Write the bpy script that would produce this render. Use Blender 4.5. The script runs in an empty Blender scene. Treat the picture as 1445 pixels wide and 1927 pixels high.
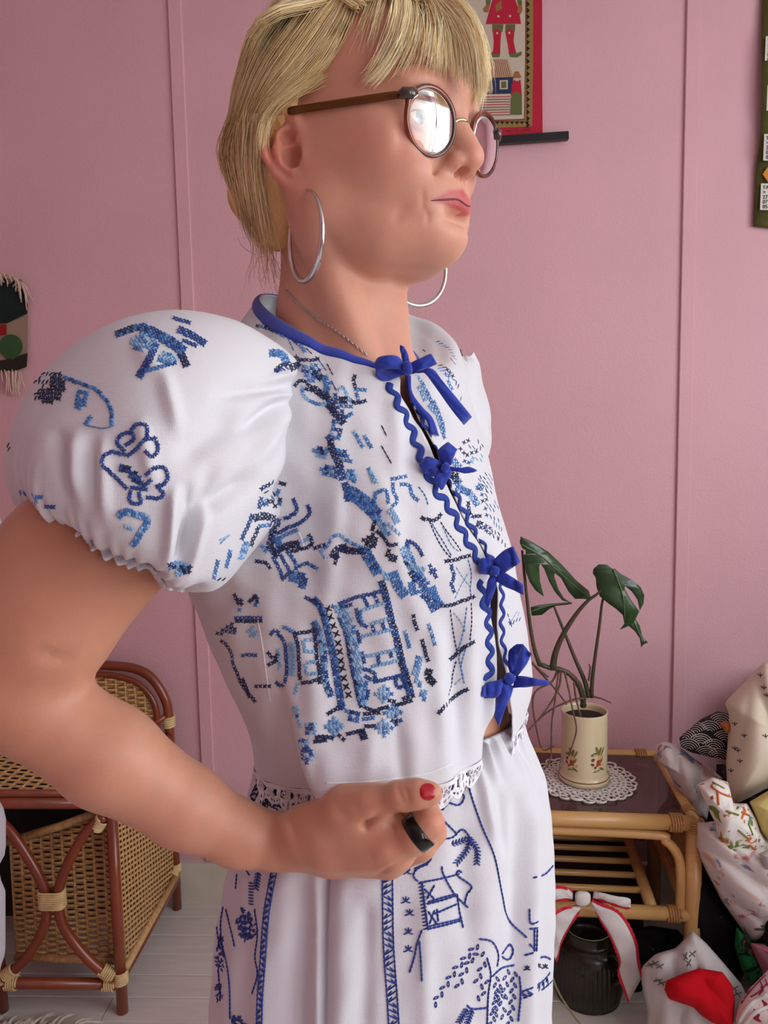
import bpy, bmesh, math, random
import numpy as np
from mathutils import Vector, Matrix
from mathutils.bvhtree import BVHTree

# ------------------------------------------------------------------ camera, sky, light, exposure
scene = bpy.context.scene
FPX, CX, CY = 1447.0, 722.5, 963.5
PITCH, YAW, ROLL, CAMZ = math.radians(5.9), math.radians(2.2), math.radians(-1.05), 1.3
FW = np.array([-math.sin(YAW)*math.cos(PITCH), math.cos(YAW)*math.cos(PITCH), -math.sin(PITCH)])
_r0 = np.array([math.cos(YAW), math.sin(YAW), 0.0]); _u0 = np.cross(_r0, FW)
RT = math.cos(ROLL)*_r0 + math.sin(ROLL)*_u0
UP = -math.sin(ROLL)*_r0 + math.cos(ROLL)*_u0
CAM = np.array([0.0, 0.0, CAMZ])
camd = bpy.data.cameras.new('camera')
camd.sensor_fit = 'VERTICAL'; camd.sensor_height = 36.0; camd.lens = FPX/1927*36.0
camd.clip_start = 0.02
cam = bpy.data.objects.new('camera', camd); scene.collection.objects.link(cam)
M = Matrix.Identity(4)
for i in range(3):
    M[i][0] = RT[i]; M[i][1] = UP[i]; M[i][2] = -FW[i]; M[i][3] = CAM[i]
cam.matrix_world = M
scene.camera = cam

world = bpy.data.worlds.new('sky'); scene.world = world; world.use_nodes = True
wn = world.node_tree.nodes; wl = world.node_tree.links
wn.clear()
wo = wn.new('ShaderNodeOutputWorld'); wb = wn.new('ShaderNodeBackground')
tc = wn.new('ShaderNodeTexCoord'); nz = wn.new('ShaderNodeTexNoise'); cr = wn.new('ShaderNodeValToRGB')
nz.inputs['Scale'].default_value = 3.2; nz.inputs['Detail'].default_value = 6.0; nz.inputs['Roughness'].default_value = .58
cr.color_ramp.elements[0].position = .42; cr.color_ramp.elements[0].color = (.66, .76, .92, 1)
cr.color_ramp.elements[1].position = .58; cr.color_ramp.elements[1].color = (1.0, .985, .955, 1)
wl.new(tc.outputs['Generated'], nz.inputs['Vector']); wl.new(nz.outputs['Fac'], cr.inputs['Fac'])
wl.new(cr.outputs['Color'], wb.inputs['Color']); wb.inputs['Strength'].default_value = 4.0
wl.new(wb.outputs[0], wo.inputs[0])
scene.view_settings.view_transform = 'Standard'; scene.view_settings.look = 'None'
scene.view_settings.gamma = 1.0; scene.view_settings.use_curve_mapping = False
scene.view_settings.exposure = 0.52
scene.cycles.use_denoising = True
scene.cycles.max_bounces = 10; scene.cycles.diffuse_bounces = 6

# daylight enters through two windows; portals only steer the sampling of the sky
def portal(name, loc, rot, sx, sy):
    l = bpy.data.lights.new(name, 'AREA'); l.shape = 'RECTANGLE'; l.size = sx; l.size_y = sy
    l.cycles.is_portal = True
    o = bpy.data.objects.new(name, l); o.location = loc; o.rotation_euler = rot
    scene.collection.objects.link(o)
WIN_R = dict(x=2.3, y0=-1.45, y1=1.15, z0=.8, z1=2.42)      # in the right wall
WIN_B = dict(y=-1.6, x0=1.25, x1=2.1, z0=.8, z1=2.42)        # behind the camera
portal('window_portal', (WIN_R['x'], (WIN_R['y0']+WIN_R['y1'])/2, (WIN_R['z0']+WIN_R['z1'])/2), (0, math.radians(90), 0), WIN_R['z1']-WIN_R['z0'], WIN_R['y1']-WIN_R['y0'])
portal('rear_window_portal', ((WIN_B['x0']+WIN_B['x1'])/2, WIN_B['y'], (WIN_B['z0']+WIN_B['z1'])/2), (math.radians(90), 0, 0), WIN_B['x1']-WIN_B['x0'], WIN_B['z1']-WIN_B['z0'])
# ------------------------------------------------------------------ helpers
COL = scene.collection
rng = np.random.default_rng(7); random.seed(7)
def ray(x, y): return FW + RT*(x-CX)/FPX - UP*(y-CY)/FPX
def W(x, y, Y):
    d = ray(x, y); return CAM + d*(Y/d[1])
def Zp(x, y, z):
    d = ray(x, y); return CAM + d*((z-CAMZ)/d[2])
def PX(P):
    v = np.asarray(P, float) - CAM; d = v@FW
    return np.stack([CX + FPX*(v@RT)/d, CY - FPX*(v@UP)/d], -1)
def srgb(r, g, b):
    f = lambda c: (c/255/12.92) if c/255 <= .04045 else ((c/255+.055)/1.055)**2.4
    return (f(r), f(g), f(b), 1.0)
MATS = {}
def mat(name, col, rough=.6, metal=0.0, var=0.0, vscale=20.0, bump=0.0, bscale=60.0, spec=.5, sss=0.0, trans=0.0, ior=1.45, col2=None, sheen=0.0, coat=0.0, stretch=None, attr=None, weave=0.0):
    m = bpy.data.materials.new(name); m.use_nodes = True
    nt = m.node_tree; b = nt.nodes['Principled BSDF']
    b.inputs['Base Color'].default_value = col
    b.inputs['Roughness'].default_value = rough; b.inputs['Metallic'].default_value = metal
    b.inputs['Specular IOR Level'].default_value = spec; b.inputs['IOR'].default_value = ior
    if trans: b.inputs['Transmission Weight'].default_value = trans
    if coat: b.inputs['Coat Weight'].default_value = coat
    if sheen: b.inputs['Sheen Weight'].default_value = sheen
    if sss:
        b.inputs['Subsurface Weight'].default_value = 1.0; b.inputs['Subsurface Radius'].default_value = (1.0, .38, .22)
        b.inputs['Subsurface Scale'].default_value = sss
    tcn = nt.nodes.new('ShaderNodeTexCoord'); vec = tcn.outputs['Object']
    if stretch:
        mp = nt.nodes.new('ShaderNodeMapping'); mp.inputs['Scale'].default_value = stretch
        nt.links.new(vec, mp.inputs['Vector']); vec = mp.outputs['Vector']
    src = None
    if attr:
        a = nt.nodes.new('ShaderNodeAttribute'); a.attribute_name = attr; src = a.outputs['Color']
    if var or col2:
        n = nt.nodes.new('ShaderNodeTexNoise'); n.inputs['Scale'].default_value = vscale; n.inputs['Detail'].default_value = 4
        nt.links.new(vec, n.inputs['Vector'])
        mx = nt.nodes.new('ShaderNodeMix'); mx.data_type = 'RGBA'
        if src is not None and not col2:
            mx.blend_type = 'MULTIPLY'; mx.inputs['Factor'].default_value = 1.0
            r = nt.nodes.new('ShaderNodeMapRange'); r.inputs['To Min'].default_value = 1-var; r.inputs['To Max'].default_value = 1+var
            nt.links.new(n.outputs['Fac'], r.inputs['Value'])
            nt.links.new(src, mx.inputs[6]); nt.links.new(r.outputs[0], mx.inputs[7])
        else:
            c2 = col2 or tuple(min(1, c*(1+var)) for c in col[:3])+(1,)
            c1 = col if col2 else tuple(c*(1-var) for c in col[:3])+(1,)
            mx.inputs[6].default_value = c1; mx.inputs[7].default_value = c2
            r = nt.nodes.new('ShaderNodeMapRange'); r.inputs['From Min'].default_value = .35; r.inputs['From Max'].default_value = .65
            nt.links.new(n.outputs['Fac'], r.inputs['Value']); nt.links.new(r.outputs[0], mx.inputs['Factor'])
        src = mx.outputs[2]
    if src is not None: nt.links.new(src, b.inputs['Base Color'])
    hgt = None
    if bump:
        n2 = nt.nodes.new('ShaderNodeTexNoise'); n2.inputs['Scale'].default_value = bscale; n2.inputs['Detail'].default_value = 3
        nt.links.new(vec, n2.inputs['Vector']); hgt = n2.outputs['Fac']
    if weave:
        w1 = nt.nodes.new('ShaderNodeTexNoise'); w1.inputs['Scale'].default_value = 1; w1.inputs['Detail'].default_value = 2
        m1 = nt.nodes.new('ShaderNodeMapping'); m1.inputs['Scale'].default_value = (180, 180, 1500)
        w2 = nt.nodes.new('ShaderNodeTexNoise'); w2.inputs['Scale'].default_value = 1; w2.inputs['Detail'].default_value = 2
        m2 = nt.nodes.new('ShaderNodeMapping'); m2.inputs['Scale'].default_value = (1300, 1300, 160)
        for mm, ww in ((m1, w1), (m2, w2)):
            nt.links.new(tcn.outputs['Object'], mm.inputs['Vector']); nt.links.new(mm.outputs[0], ww.inputs['Vector'])
        ad = nt.nodes.new('ShaderNodeMath'); ad.operation = 'ADD'
        nt.links.new(w1.outputs['Fac'], ad.inputs[0]); nt.links.new(w2.outputs['Fac'], ad.inputs[1]); hgt = ad.outputs[0]
        bump = weave
    if hgt is not None:
        bp = nt.nodes.new('ShaderNodeBump'); bp.inputs['Strength'].default_value = bump; bp.inputs['Distance'].default_value = .002
        nt.links.new(hgt, bp.inputs['Height']); nt.links.new(bp.outputs['Normal'], b.inputs['Normal'])
    MATS[name] = m
    return m
def obj(name, verts, faces, m=None, parent=None, smooth=True, mats=None, midx=None):
    me = bpy.data.meshes.new(name)
    me.from_pydata([tuple(map(float, v)) for v in verts], [], [tuple(int(i) for i in f) for f in faces])
    me.update()
    if mats:
        for q in mats: me.materials.append(q)
        if midx is not None: me.polygons.foreach_set('material_index', np.asarray(midx, np.int32))
    elif m is not None: me.materials.append(m)
    if smooth: me.polygons.foreach_set('use_smooth', [True]*len(me.polygons))
    o = bpy.data.objects.new(name, me); COL.objects.link(o)
    if parent is not None:
        o.parent = parent
        o.matrix_parent_inverse = root_matrix(parent).inverted()
    return o
def root_matrix(o):
    m = o.matrix_basis.copy()
    return m if o.parent is None else root_matrix(o.parent) @ o.matrix_parent_inverse @ m
def tag(o, label=None, cat=None, group=None, kind=None):
    if label: o['label'] = label
    if cat: o['category'] = cat
    if group: o['group'] = group
    if kind: o['kind'] = kind
    return o
def empty(name, loc, label=None, cat=None, group=None):
    o = bpy.data.objects.new(name, None); COL.objects.link(o); o.location = tuple(map(float, loc)); o.empty_display_size = .05
    return tag(o, label, cat, group)
class MB:
    def __init__(s): s.v = []; s.f = []; s.mi = []
    def add(s, v, f, mi=0):
        o = len(s.v); s.v += [tuple(map(float, q)) for q in v]; s.f += [tuple(int(i)+o for i in q) for q in f]; s.mi += [mi]*len(f); return s
    def box(s, c, d, R=None, mi=0):
        d = np.asarray(d)/2; v = []
        for k in range(8):
            q = np.array([(-1, 1)[k & 1], (-1, 1)[k >> 1 & 1], (-1, 1)[k >> 2 & 1]])*d
            v.append(np.asarray(c) + (q if R is None else R@q))
        return s.add(v, [(0, 2, 3, 1), (4, 5, 7, 6), (0, 1, 5, 4), (2, 6, 7, 3), (0, 4, 6, 2), (1, 3, 7, 5)], mi)
    def tube(s, pts, r, n=10, mi=0, cap=True, flat=None):
        v, f = tube(pts, r, n, cap, flat); return s.add(v, f, mi)
    def build(s, name, m=None, parent=None, smooth=True, mats=None):
        return obj(name, s.v, s.f, m, parent, smooth, mats, s.mi if mats else None)
def unit(v):
    v = np.asarray(v, float); return v/(np.linalg.norm(v)+1e-12)
def tube(pts, r, n=10, cap=True, flat=None, up=None):
    """tube along pts; flat=(sx, sy) squashes the section; radius may be a list"""
    P = np.asarray(pts, float); k = len(P); r = np.full(k, r) if np.isscalar(r) else np.asarray(r, float)
    T = np.gradient(P, axis=0); T /= np.linalg.norm(T, axis=1)[:, None]+1e-12
    a = np.array(up, float) if up is not None else np.array([0, 0, 1.0])
    if abs(T[0]@a) > .95: a = np.array([1.0, 0, 0])
    u = unit(a - T[0]*(a@T[0])); V = []; F = []
    sx, sy = flat or (1, 1)
    for i in range(k):
        u = unit(u - T[i]*(u@T[i])); w = np.cross(T[i], u)
        for j in range(n):
            t = 2*math.pi*j/n
            V.append(P[i] + r[i]*(sx*math.cos(t)*u + sy*math.sin(t)*w))
    for i in range(k-1):
        for j in range(n):
            a0 = i*n+j; b0 = i*n+(j+1) % n
            F.append((a0, b0, b0+n, a0+n))
    if cap:
        F.append(tuple(range(n))[::-1]); F.append(tuple(range((k-1)*n, k*n)))
    return V, F
def cr_interp(P, m):
    """Catmull-Rom resample of control rows P (k, ...) at m evenly spaced parameters"""
    P = np.asarray(P, float); k = len(P); q = np.linspace(0, k-1, m); out = []
    for x in q:
        i = min(int(x), k-2); t = x-i
        p0 = P[max(i-1, 0)]; p1 = P[i]; p2 = P[i+1]; p3 = P[min(i+2, k-1)]
        if i == 0: p0 = 2*p1-p2
        if i == k-2: p3 = 2*p2-p1
        out.append(.5*((2*p1) + (-p0+p2)*t + (2*p0-5*p1+4*p2-p3)*t*t + (-p0+3*p1-3*p2+p3)*t**3))
    return np.array(out)
def grid_faces(nr, nc, wrap=False):
    F = []
    for i in range(nr-1):
        for j in range(nc if wrap else nc-1):
            a = i*nc+j; b = i*nc+(j+1) % nc
            F.append((a, b, b+nc, a+nc))
    return F
def vnoise(P, seed=0):
    """smooth pseudo-noise in about [-1,1] from summed sines"""
    P = np.asarray(P, float); r = np.random.default_rng(seed); o = np.zeros(P.shape[:-1])
    for i in range(6):
        k = r.normal(size=P.shape[-1]); o += np.sin(P@k*1.6 + r.uniform(0, 6.28))
    return o/3.2
def cast(px, py, *bvhs, dflt=.62):
    d = ray(px, py); d = d/np.linalg.norm(d); best = None
    for b in bvhs:
        h = b.ray_cast(Vector(CAM), Vector(d))
        if h[0] is not None and (best is None or h[3] < best[1]): best = (np.array(h[0]), h[3], np.array(h[1]))
    return best
def bvh_of(*objs):
    vs, fs = [], []
    for o in objs:
        k = len(vs); vs += [v.co.copy() for v in o.data.vertices]; fs += [tuple(i+k for i in p.vertices) for p in o.data.polygons]
    return BVHTree.FromPolygons(vs, fs)
def sm(x, a, b):
    x = np.clip((x-a)/(b-a), 0, 1); return x*x*(3-2*x)
def crop(x0, y0, sc): return lambda *pts: [(x0+a/sc, y0+b/sc) for a, b in pts]
def smooth_path(P, it=2):
    for _ in range(it): P[1:-1] = .5*P[1:-1]+.25*(P[:-2]+P[2:])
    return P
# ------------------------------------------------------------------ the room
YW = 2.03
m_wall = mat('pink wall paint', srgb(210, 165, 171), .55, var=.03, vscale=3, bump=.45, bscale=190, spec=.4)
m_floor = mat('white painted boards', srgb(212, 208, 198), .5, var=.05, vscale=6, bump=.15, bscale=40, stretch=(1, 8, 1))
m_base = mat('cream painted skirting', srgb(205, 198, 180), .5, var=.06, vscale=14, bump=.2, bscale=50)
m_ceil = mat('white ceiling paint', srgb(225, 222, 218), .8)
m_winf = mat('white window frame paint', srgb(225, 225, 225), .4)
def struct(o): o['kind'] = 'structure'; return o
def boxo(name, c, d, m, parent=None):
    return MB().box(c, d).build(name, m, parent, smooth=False)
XL, XR, YB, ZC = -2.0, 2.3, -1.6, 2.5
struct(boxo('wall_back', ((XL+XR)/2, YW+.05, ZC/2-.05), (XR-XL+.2, .1, ZC+.1), m_wall))
struct(boxo('wall_left', (XL-.05, (YW+YB)/2, ZC/2-.05), (.1, YW-YB+.2, ZC+.1), m_wall))
w = WIN_R; mb = MB()
mb.box((XR+.05, (YB+w['y0'])/2, ZC/2-.05), (.1, w['y0']-YB, ZC+.1)); mb.box((XR+.05, (w['y1']+YW)/2, ZC/2-.05), (.1, YW-w['y1'], ZC+.1))
mb.box((XR+.05, (w['y0']+w['y1'])/2, w['z0']/2-.05), (.1, w['y1']-w['y0'], w['z0']+.1)); mb.box((XR+.05, (w['y0']+w['y1'])/2, (w['z1']+ZC)/2), (.1, w['y1']-w['y0'], ZC-w['z1']))
struct(mb.build('wall_right', m_wall, smooth=False))
w = WIN_B; mb = MB()
mb.box(((XL+w['x0'])/2, YB-.05, ZC/2-.05), (w['x0']-XL+.1, .1, ZC+.1)); mb.box(((XR+w['x1'])/2, YB-.05, ZC/2-.05), (XR-w['x1']+.1, .1, ZC+.1))
mb.box(((w['x0']+w['x1'])/2, YB-.05, w['z0']/2-.05), (w['x1']-w['x0'], .1, w['z0']+.1)); mb.box(((w['x0']+w['x1'])/2, YB-.05, (w['z1']+ZC)/2), (w['x1']-w['x0'], .1, ZC-w['z1']))
struct(mb.build('wall_rear', m_wall, smooth=False))
struct(boxo('ceiling', ((XL+XR)/2, (YW+YB)/2, ZC+.05), (XR-XL, YW-YB, .1), m_ceil))
fl = struct(boxo('floor', ((XL+XR)/2, (YW+YB)/2, -.035), (XR-XL, YW-YB, .05), m_floor))
# painted boards: one mesh shared by all, laid along the back wall
def bevel_board(L, wd, h):
    b = .0016; v = []
    for x in (-L/2, L/2):
        for (y, z) in ((-wd/2, -h), (wd/2, -h), (wd/2, -b), (wd/2-b, 0), (-wd/2+b, 0), (-wd/2, -b)): v.append((x, y, z))
    f = [(i, (i+1) % 6, 6+(i+1) % 6, 6+i) for i in range(6)] + [(5, 4, 3, 2, 1, 0), (6, 7, 8, 9, 10, 11)]
    return v, f
bw = .0745
v, f = bevel_board(1.433-.002, bw-.0018, .0095)
board0 = None
for r in range(26):
    for k in range(3):
        y = YW-.012-bw*(r+.5); x = XL+1.433*(k+.5) + (.31*(r % 4)-.46)
        if board0 is None:
            board0 = obj('plank', v, f, m_floor, fl, smooth=False); o = board0
        else:
            o = board0.copy(); COL.objects.link(o)
        o.location = (x, y, -.0004*((r*7+k*3) % 3))
def struct_trim(name, x, z0, z1, wd=.034):
    v, f = bevel_board(z1-z0, wd, .008)
    q = [(x+b, YW-c-.008, (z0+z1)/2+a) for a, b, c in v]
    return struct(obj(name, q, f, m_wall, smooth=False))
struct_trim('trim_1', -.579, .115, ZC); struct_trim('trim_2', .703, .115, ZC); struct_trim('trim_3', -1.861, .115, ZC); struct_trim('trim_4', 1.985, .115, ZC)
bb = struct(boxo('baseboard_back', ((XL+XR)/2, YW-.009, .0565), (XR-XL, .018, .113), m_base))
# windows: frame, mullions, sill (open casements)
def window_right():
    w = WIN_R; root = empty('window_1', (XR+.05, (w['y0']+w['y1'])/2, w['z0'])); struct(root)
    yc = (w['y0']+w['y1'])/2; zc = (w['z0']+w['z1'])/2; mb = MB()
    for y in (w['y0']+.03, w['y1']-.03): mb.box((XR+.04, y, zc), (.06, .06, w['z1']-w['z0']))
    for z in (w['z0']+.03, w['z1']-.03): mb.box((XR+.04, yc, z), (.06, w['y1']-w['y0'], .06))
    mb.build('window_frame', m_winf, root, smooth=False)
    for y in (w['y0']+.67, w['y1']-.67): boxo('mullion', (XR+.04, y, zc), (.05, .05, w['z1']-w['z0']-.12), m_winf, root)
    boxo('window_sill', (XR-.06, yc, w['z0']-.015), (.16, w['y1']-w['y0']+.1, .03), m_winf, root)
window_right()
def window_rear():
    w = WIN_B; root = empty('window_2', ((w['x0']+w['x1'])/2, YB-.05, w['z0'])); struct(root)
    xc = (w['x0']+w['x1'])/2; zc = (w['z0']+w['z1'])/2; mb = MB()
    for x in (w['x0']+.03, w['x1']-.03): mb.box((x, YB-.04, zc), (.06, .06, w['z1']-w['z0']))
    for z in (w['z0']+.03, w['z1']-.03): mb.box((xc, YB-.04, z), (w['x1']-w['x0'], .06, .06))
    mb.build('window_frame', m_winf, root, smooth=False)
    for x in (xc,): boxo('mullion', (x, YB-.04, zc), (.05, .05, w['z1']-w['z0']-.12), m_winf, root)
    boxo('window_sill', (xc, YB+.06, w['z0']-.015), (w['x1']-w['x0']+.1, .16, .03), m_winf, root)
window_rear()
# ------------------------------------------------------------------ rattan bench on the left
m_rat = mat('red brown rattan', srgb(128, 58, 34), .32, var=.22, vscale=9, coat=.3, bump=.08, bscale=60, stretch=(1, 1, .3))
m_wick = mat('honey wicker', srgb(196, 158, 104), .55, var=.2, vscale=120)
m_cane = mat('pale cane binding', srgb(216, 190, 136), .5, var=.12, vscale=80)
m_dark = mat('interior shade dark', srgb(30, 22, 20), .9)  # near-black colour standing in for the shade inside the bench
def binding(parent, c, ax, r, wd, turns=6, th=.0024, name='cane_binding'):
    ax = unit(ax); mb = MB(); a = np.array([0, 0, 1.0]) if abs(ax[2]) < .9 else np.array([1.0, 0, 0]); u = unit(np.cross(ax, a)); w_ = np.cross(ax, u); P = []
    for k in range(turns*16+1):
        t = k/16*2*math.pi; P.append(np.asarray(c)+ax*(wd*(k/(turns*16)-.5))+(u*math.cos(t)+w_*math.sin(t))*(r+th*.5))
    mb.tube(P, max(th, wd/turns*.52), 6, flat=(1, 1)); return mb.build(name, m_cane, parent)
def wicker(name, o, u, v, lu, lv, parent, stake=.03, row=.0068, th=.0026, amp=.0035, top=None, m=None):
    """woven panel spanned by unit vectors u (along the weavers) and v; top(s) trims rows"""
    o = np.asarray(o, float); u = unit(u); v = unit(v); n = np.cross(u, v); mb = MB(); ns = max(2, int(round(lu/stake))); st = lu/ns; nrow = int(lv/row)
    V_, F_ = [], []
    for r in range(nrow):
        y = (r+.5)*row; k = ns*6+1; xs_ = np.linspace(0, lu, k); ph = math.pi*(r % 2)
        if top is not None: xs_ = xs_[[y < top(x) for x in xs_]]
        if len(xs_) < 3: continue
        off = amp*np.sin(xs_/st*math.pi+ph); P = o+np.outer(xs_, u)+np.outer(np.full(len(xs_), y)+.0006*np.sin(xs_*90+r*1.7), v)+np.outer(off, n); b = len(V_)
        for p in P:
            V_ += [p+v*row*.60, p+n*th*1.15, p-v*row*.60, p-n*th]
        for i in range(len(P)-1):
            for j in range(4): a0 = b+i*4+j; b0 = b+i*4+(j+1) % 4; F_.append((a0, b0, b0+4, a0+4))
    w_ = obj(name, V_, F_, m or m_wick, parent); w_['kind'] = 'stuff'
    sb = MB()
    for i in range(ns+1):
        x = lu*i/ns; hgt_ = lv if top is None else min(lv, top(x)); sb.tube([o+u*x, o+u*x+v*hgt_], .0032, 6)
    ss = sb.build('stakes', m or m_wick, w_); ss['kind'] = 'stuff'
    return w_
XR_, XM, XL_ = -.677, -.955, -1.62; YF, YBk = 1.60, 1.982; ZS = .505
bench = empty('rattan_bench', ((XR_+XL_)/2, (YF+YBk)/2, 0), 'red brown rattan bench with woven wicker panels against the pink wall', 'bench')
def part_tube(name, pts, r, m, parent, n=14, smooth_n=None):
    P = np.array(pts, float); P = cr_interp(P, smooth_n) if smooth_n else P
    v, f = tube(P, r, n); return obj(name, v, f, m, parent)
for x in (XR_, XM, XL_): part_tube('leg', [(x, YF, 0), (x, YF, ZS)], .0125, m_rat, bench)
for x in (XR_+.008, XL_): part_tube('leg', [(x, YBk, 0), (x, YBk, ZS)], .0125, m_rat, bench)
part_tube('back_rail', [(XR_+.010, YBk, .42), (XR_+.010, YBk, .545), (XR_+.002, YBk, .60), (XR_-.03, YBk, .655), (XR_-.075, YBk, .682), (XR_-.15, YBk, .692), (XR_-.30, YBk, .698), (-1.2, YBk, .70), (XL_+.12, YBk, .69), (XL_+.03, YBk, .65), (XL_, YBk, .56), (XL_, YBk, .42)], .0125, m_rat, bench, smooth_n=70)
part_tube('inner_back_rail', [(XR_-.018, YBk-.012, .50), (XR_-.02, YBk-.012, .58), (XR_-.05, YBk-.012, .632), (XR_-.10, YBk-.012, .660), (XR_-.20, YBk-.012, .672), (-1.2, YBk-.012, .676), (XL_+.1, YBk-.012, .655), (XL_+.02, YBk-.012, .58), (XL_+.02, YBk-.012, .5)], .008, m_rat, bench, smooth_n=60)
arch = lambda x: .155*(max(0., 1-max(0., (.13-x)/.13)**2.6))**.5 if x < .13 else .155
wicker('wicker_back', (XR_-.022, YBk-.012, ZS+.012), (-1, 0, 0), (0, 0, 1), XR_-XL_-.04, .158, bench, .026, .0072, top=arch)
for z, nm in ((ZS-.008, 'seat_rail'), (.068, 'bottom_rail')):
    part_tube(nm, [(XR_, YF, z), (XL_, YF, z)], .0125, m_rat, bench)
    part_tube(nm, [(XR_+.004, YF, z+(.02 if z < .2 else 0)), (XR_+.010, YBk, z+(.02 if z < .2 else 0))], .0115, m_rat, bench)
    part_tube(nm, [(XL_, YF, z), (XL_, YBk, z)], .0115, m_rat, bench)
part_tube('seat_trim', [(XR_, YF+.004, ZS+.013), (XL_, YF+.004, ZS+.013)], .008, m_rat, bench)
wicker('wicker_seat', (XR_, YF+.01, ZS+.006), (-1, 0, 0), (0, 1, 0), XR_-XL_, YBk-YF-.02, bench, .028, .0105, th=.0022, amp=.0022)
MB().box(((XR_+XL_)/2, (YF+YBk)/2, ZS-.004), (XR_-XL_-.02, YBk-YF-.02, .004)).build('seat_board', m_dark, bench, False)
wicker('wicker_side', (XR_+.006, YF+.014, .105), (0, 1, 0), (0, 0, 1), YBk-YF-.03, ZS-.13, bench, .020, .0064)
part_tube('side_cane_rail', [(XR_+.012, YF, .108), (XR_+.016, YBk, .108)], .009, m_wick, bench)
# tilting wicker bin behind the crossed bows
binT = lambda x: .355-.085*min(1., x/.25)
wicker('wicker_bin', (XR_-.012, YF+.03, .112), (-1, .06, 0), (0, .02, 1), .25, .36, bench, .024, .0068, top=binT)
part_tube('bin_rail', [(XR_-.015, YF+.030, .112+.355+.004), (XR_-.13, YF+.030, .112+.316), (XR_-.262, YF+.040, .112+.272)], .0095, m_wick, bench)
part_tube('bin_rail', [(XR_-.012, YF+.03, .103), (XR_-.262, YF+.04, .103)], .0095, m_wick, bench)
MB().box((XR_-.32, YF+.20, .29), (.60, .01, .38)).build('bin_shade_panel', m_dark, bench, False)  # panel added so the opening above the bin looks dark
xc = (XR_+XM)/2
for s_ in (-1, 1):
    xe = XR_ if s_ > 0 else XM
    part_tube('front_bow', [(xe-s_*.012, YF-.006, ZS-.035), (xe-s_*.055, YF-.012, .435), (xc+s_*.040, YF-.014, .362), (xc+s_*.0165, YF-.014, .305), (xc+s_*.0135, YF-.014, .262), (xc+s_*.022, YF-.014, .215), (xc+s_*.055, YF-.012, .158), (xe-s_*.045, YF-.010, .112), (xe-s_*.012, YF-.006, .085)], .0112, m_rat, bench, smooth_n=48)
    binding(bench, (xe-s_*.028, YF-.008, .100), (s_*.8, 0, -.6), .0125, .030, 6)
    binding(bench, (xe-s_*.026, YF-.006, ZS-.052), (s_*.6, 0, .8), .0125, .026, 6)
    binding(bench, (xe-s_*.026, YF, .068), (1, 0, 0), .0132, .026, 5)
    binding(bench, (xe, YF, .085), (0, 0, 1), .0135, .030, 6)
    binding(bench, (xe, YF, ZS-.018), (0, 0, 1), .0135, .026, 5)
mbb = MB()
for k in range(8):
    z = .282+(k-3.5)*.0052; P_ = [(xc+.0275*np.sign(math.cos(t))*abs(math.cos(t))**.45, YF-.014+.0145*np.sign(math.sin(t))*abs(math.sin(t))**.6, z) for t in np.linspace(0, 2*math.pi, 33)]
    mbb.tube(P_, .0027, 6, cap=False)
mbb.build('cane_binding', m_cane, bench)
binding(bench, (XR_+.008, YBk, .115), (0, 0, 1), .0135, .035, 6); binding(bench, (XR_+.008, YBk-.02, .108), (0, 1, 0), .0125, .03, 5); binding(bench, (XR_+.010, YBk, ZS+.03), (0, 0, 1), .0135, .03, 5)
part_tube('brace', [(XR_+.005, YBk-.012, ZS+.05), (XR_-.055, YBk-.02, ZS+.012)], .008, m_rat, bench)
# shaggy rug in front of it
m_rug = mat('cream wool', srgb(206, 198, 180), .95, var=.15, vscale=60, bump=.6, bscale=300, sheen=.3)
rug = empty('rug', (-1.1, 1.25, 0), 'cream wool rug with a shaggy fringe lying on the white floor', 'rug')
MB().box((-1.15, 1.24, .006), (.80, .54, .012)).build('rug_base', m_rug, rug, False)
mb = MB()
for i in range(420):
    x = rng.uniform(-1.55, -.735); y = 1.50+rng.uniform(-.03, .03); L = rng.uniform(.035, .07); a = rng.normal()*.5+1.2
    if x > -.80: a = rng.normal()*.5+.5
    p0 = np.array([x, y, .010]); d = np.array([math.cos(a), math.sin(a), 0]); side_ = np.array([-d[1], d[0], 0])*rng.normal()*.015
    mb.tube(cr_interp(np.array([p0, p0+d*L*.4+np.array([0, 0, .012])+side_*.4, p0+d*L+np.array([0, 0, -.004])+side_]), 6), [.0022, .0034, .0034, .0032, .0028, .0012], 5)
fr_ = mb.build('fringe', m_rug, rug); fr_['kind'] = 'stuff'
# ------------------------------------------------------------------ bamboo side table on the right
m_bam = mat('pale bamboo', srgb(206, 160, 98), .35, var=.16, vscale=8, coat=.25, bump=.06, bscale=40, stretch=(.3, 1, 1))
m_bind = mat('bamboo cane wrap', srgb(176, 128, 76), .5, var=.15, vscale=100)
m_smoke = mat('smoked glass', srgb(150, 118, 112), .03, trans=.85, ior=1.45)
ta = math.radians(4.0); Tu = np.array([math.cos(ta), math.sin(ta)*-1, 0]); Tv = np.array([math.sin(ta), math.cos(ta), 0]); T0 = np.array([.603, 1.622, 0])
def tp(a, b, z): return T0 - Tu*a + Tv*b + np.array([0, 0, z])      # a leftwards, b towards the wall
TWd, TDp, TZ = .62, .345, .440
table = empty('side_table', tp(TWd/2, TDp/2, 0), 'bamboo side table with a smoked glass top and slatted shelf', 'table')
for a, b in ((0, 0), (TWd, 0), (0, TDp), (TWd, TDp)): part_tube('leg', [tp(a, b, 0), tp(a, b, TZ+.004)], .0175, m_bam, table)
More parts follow.
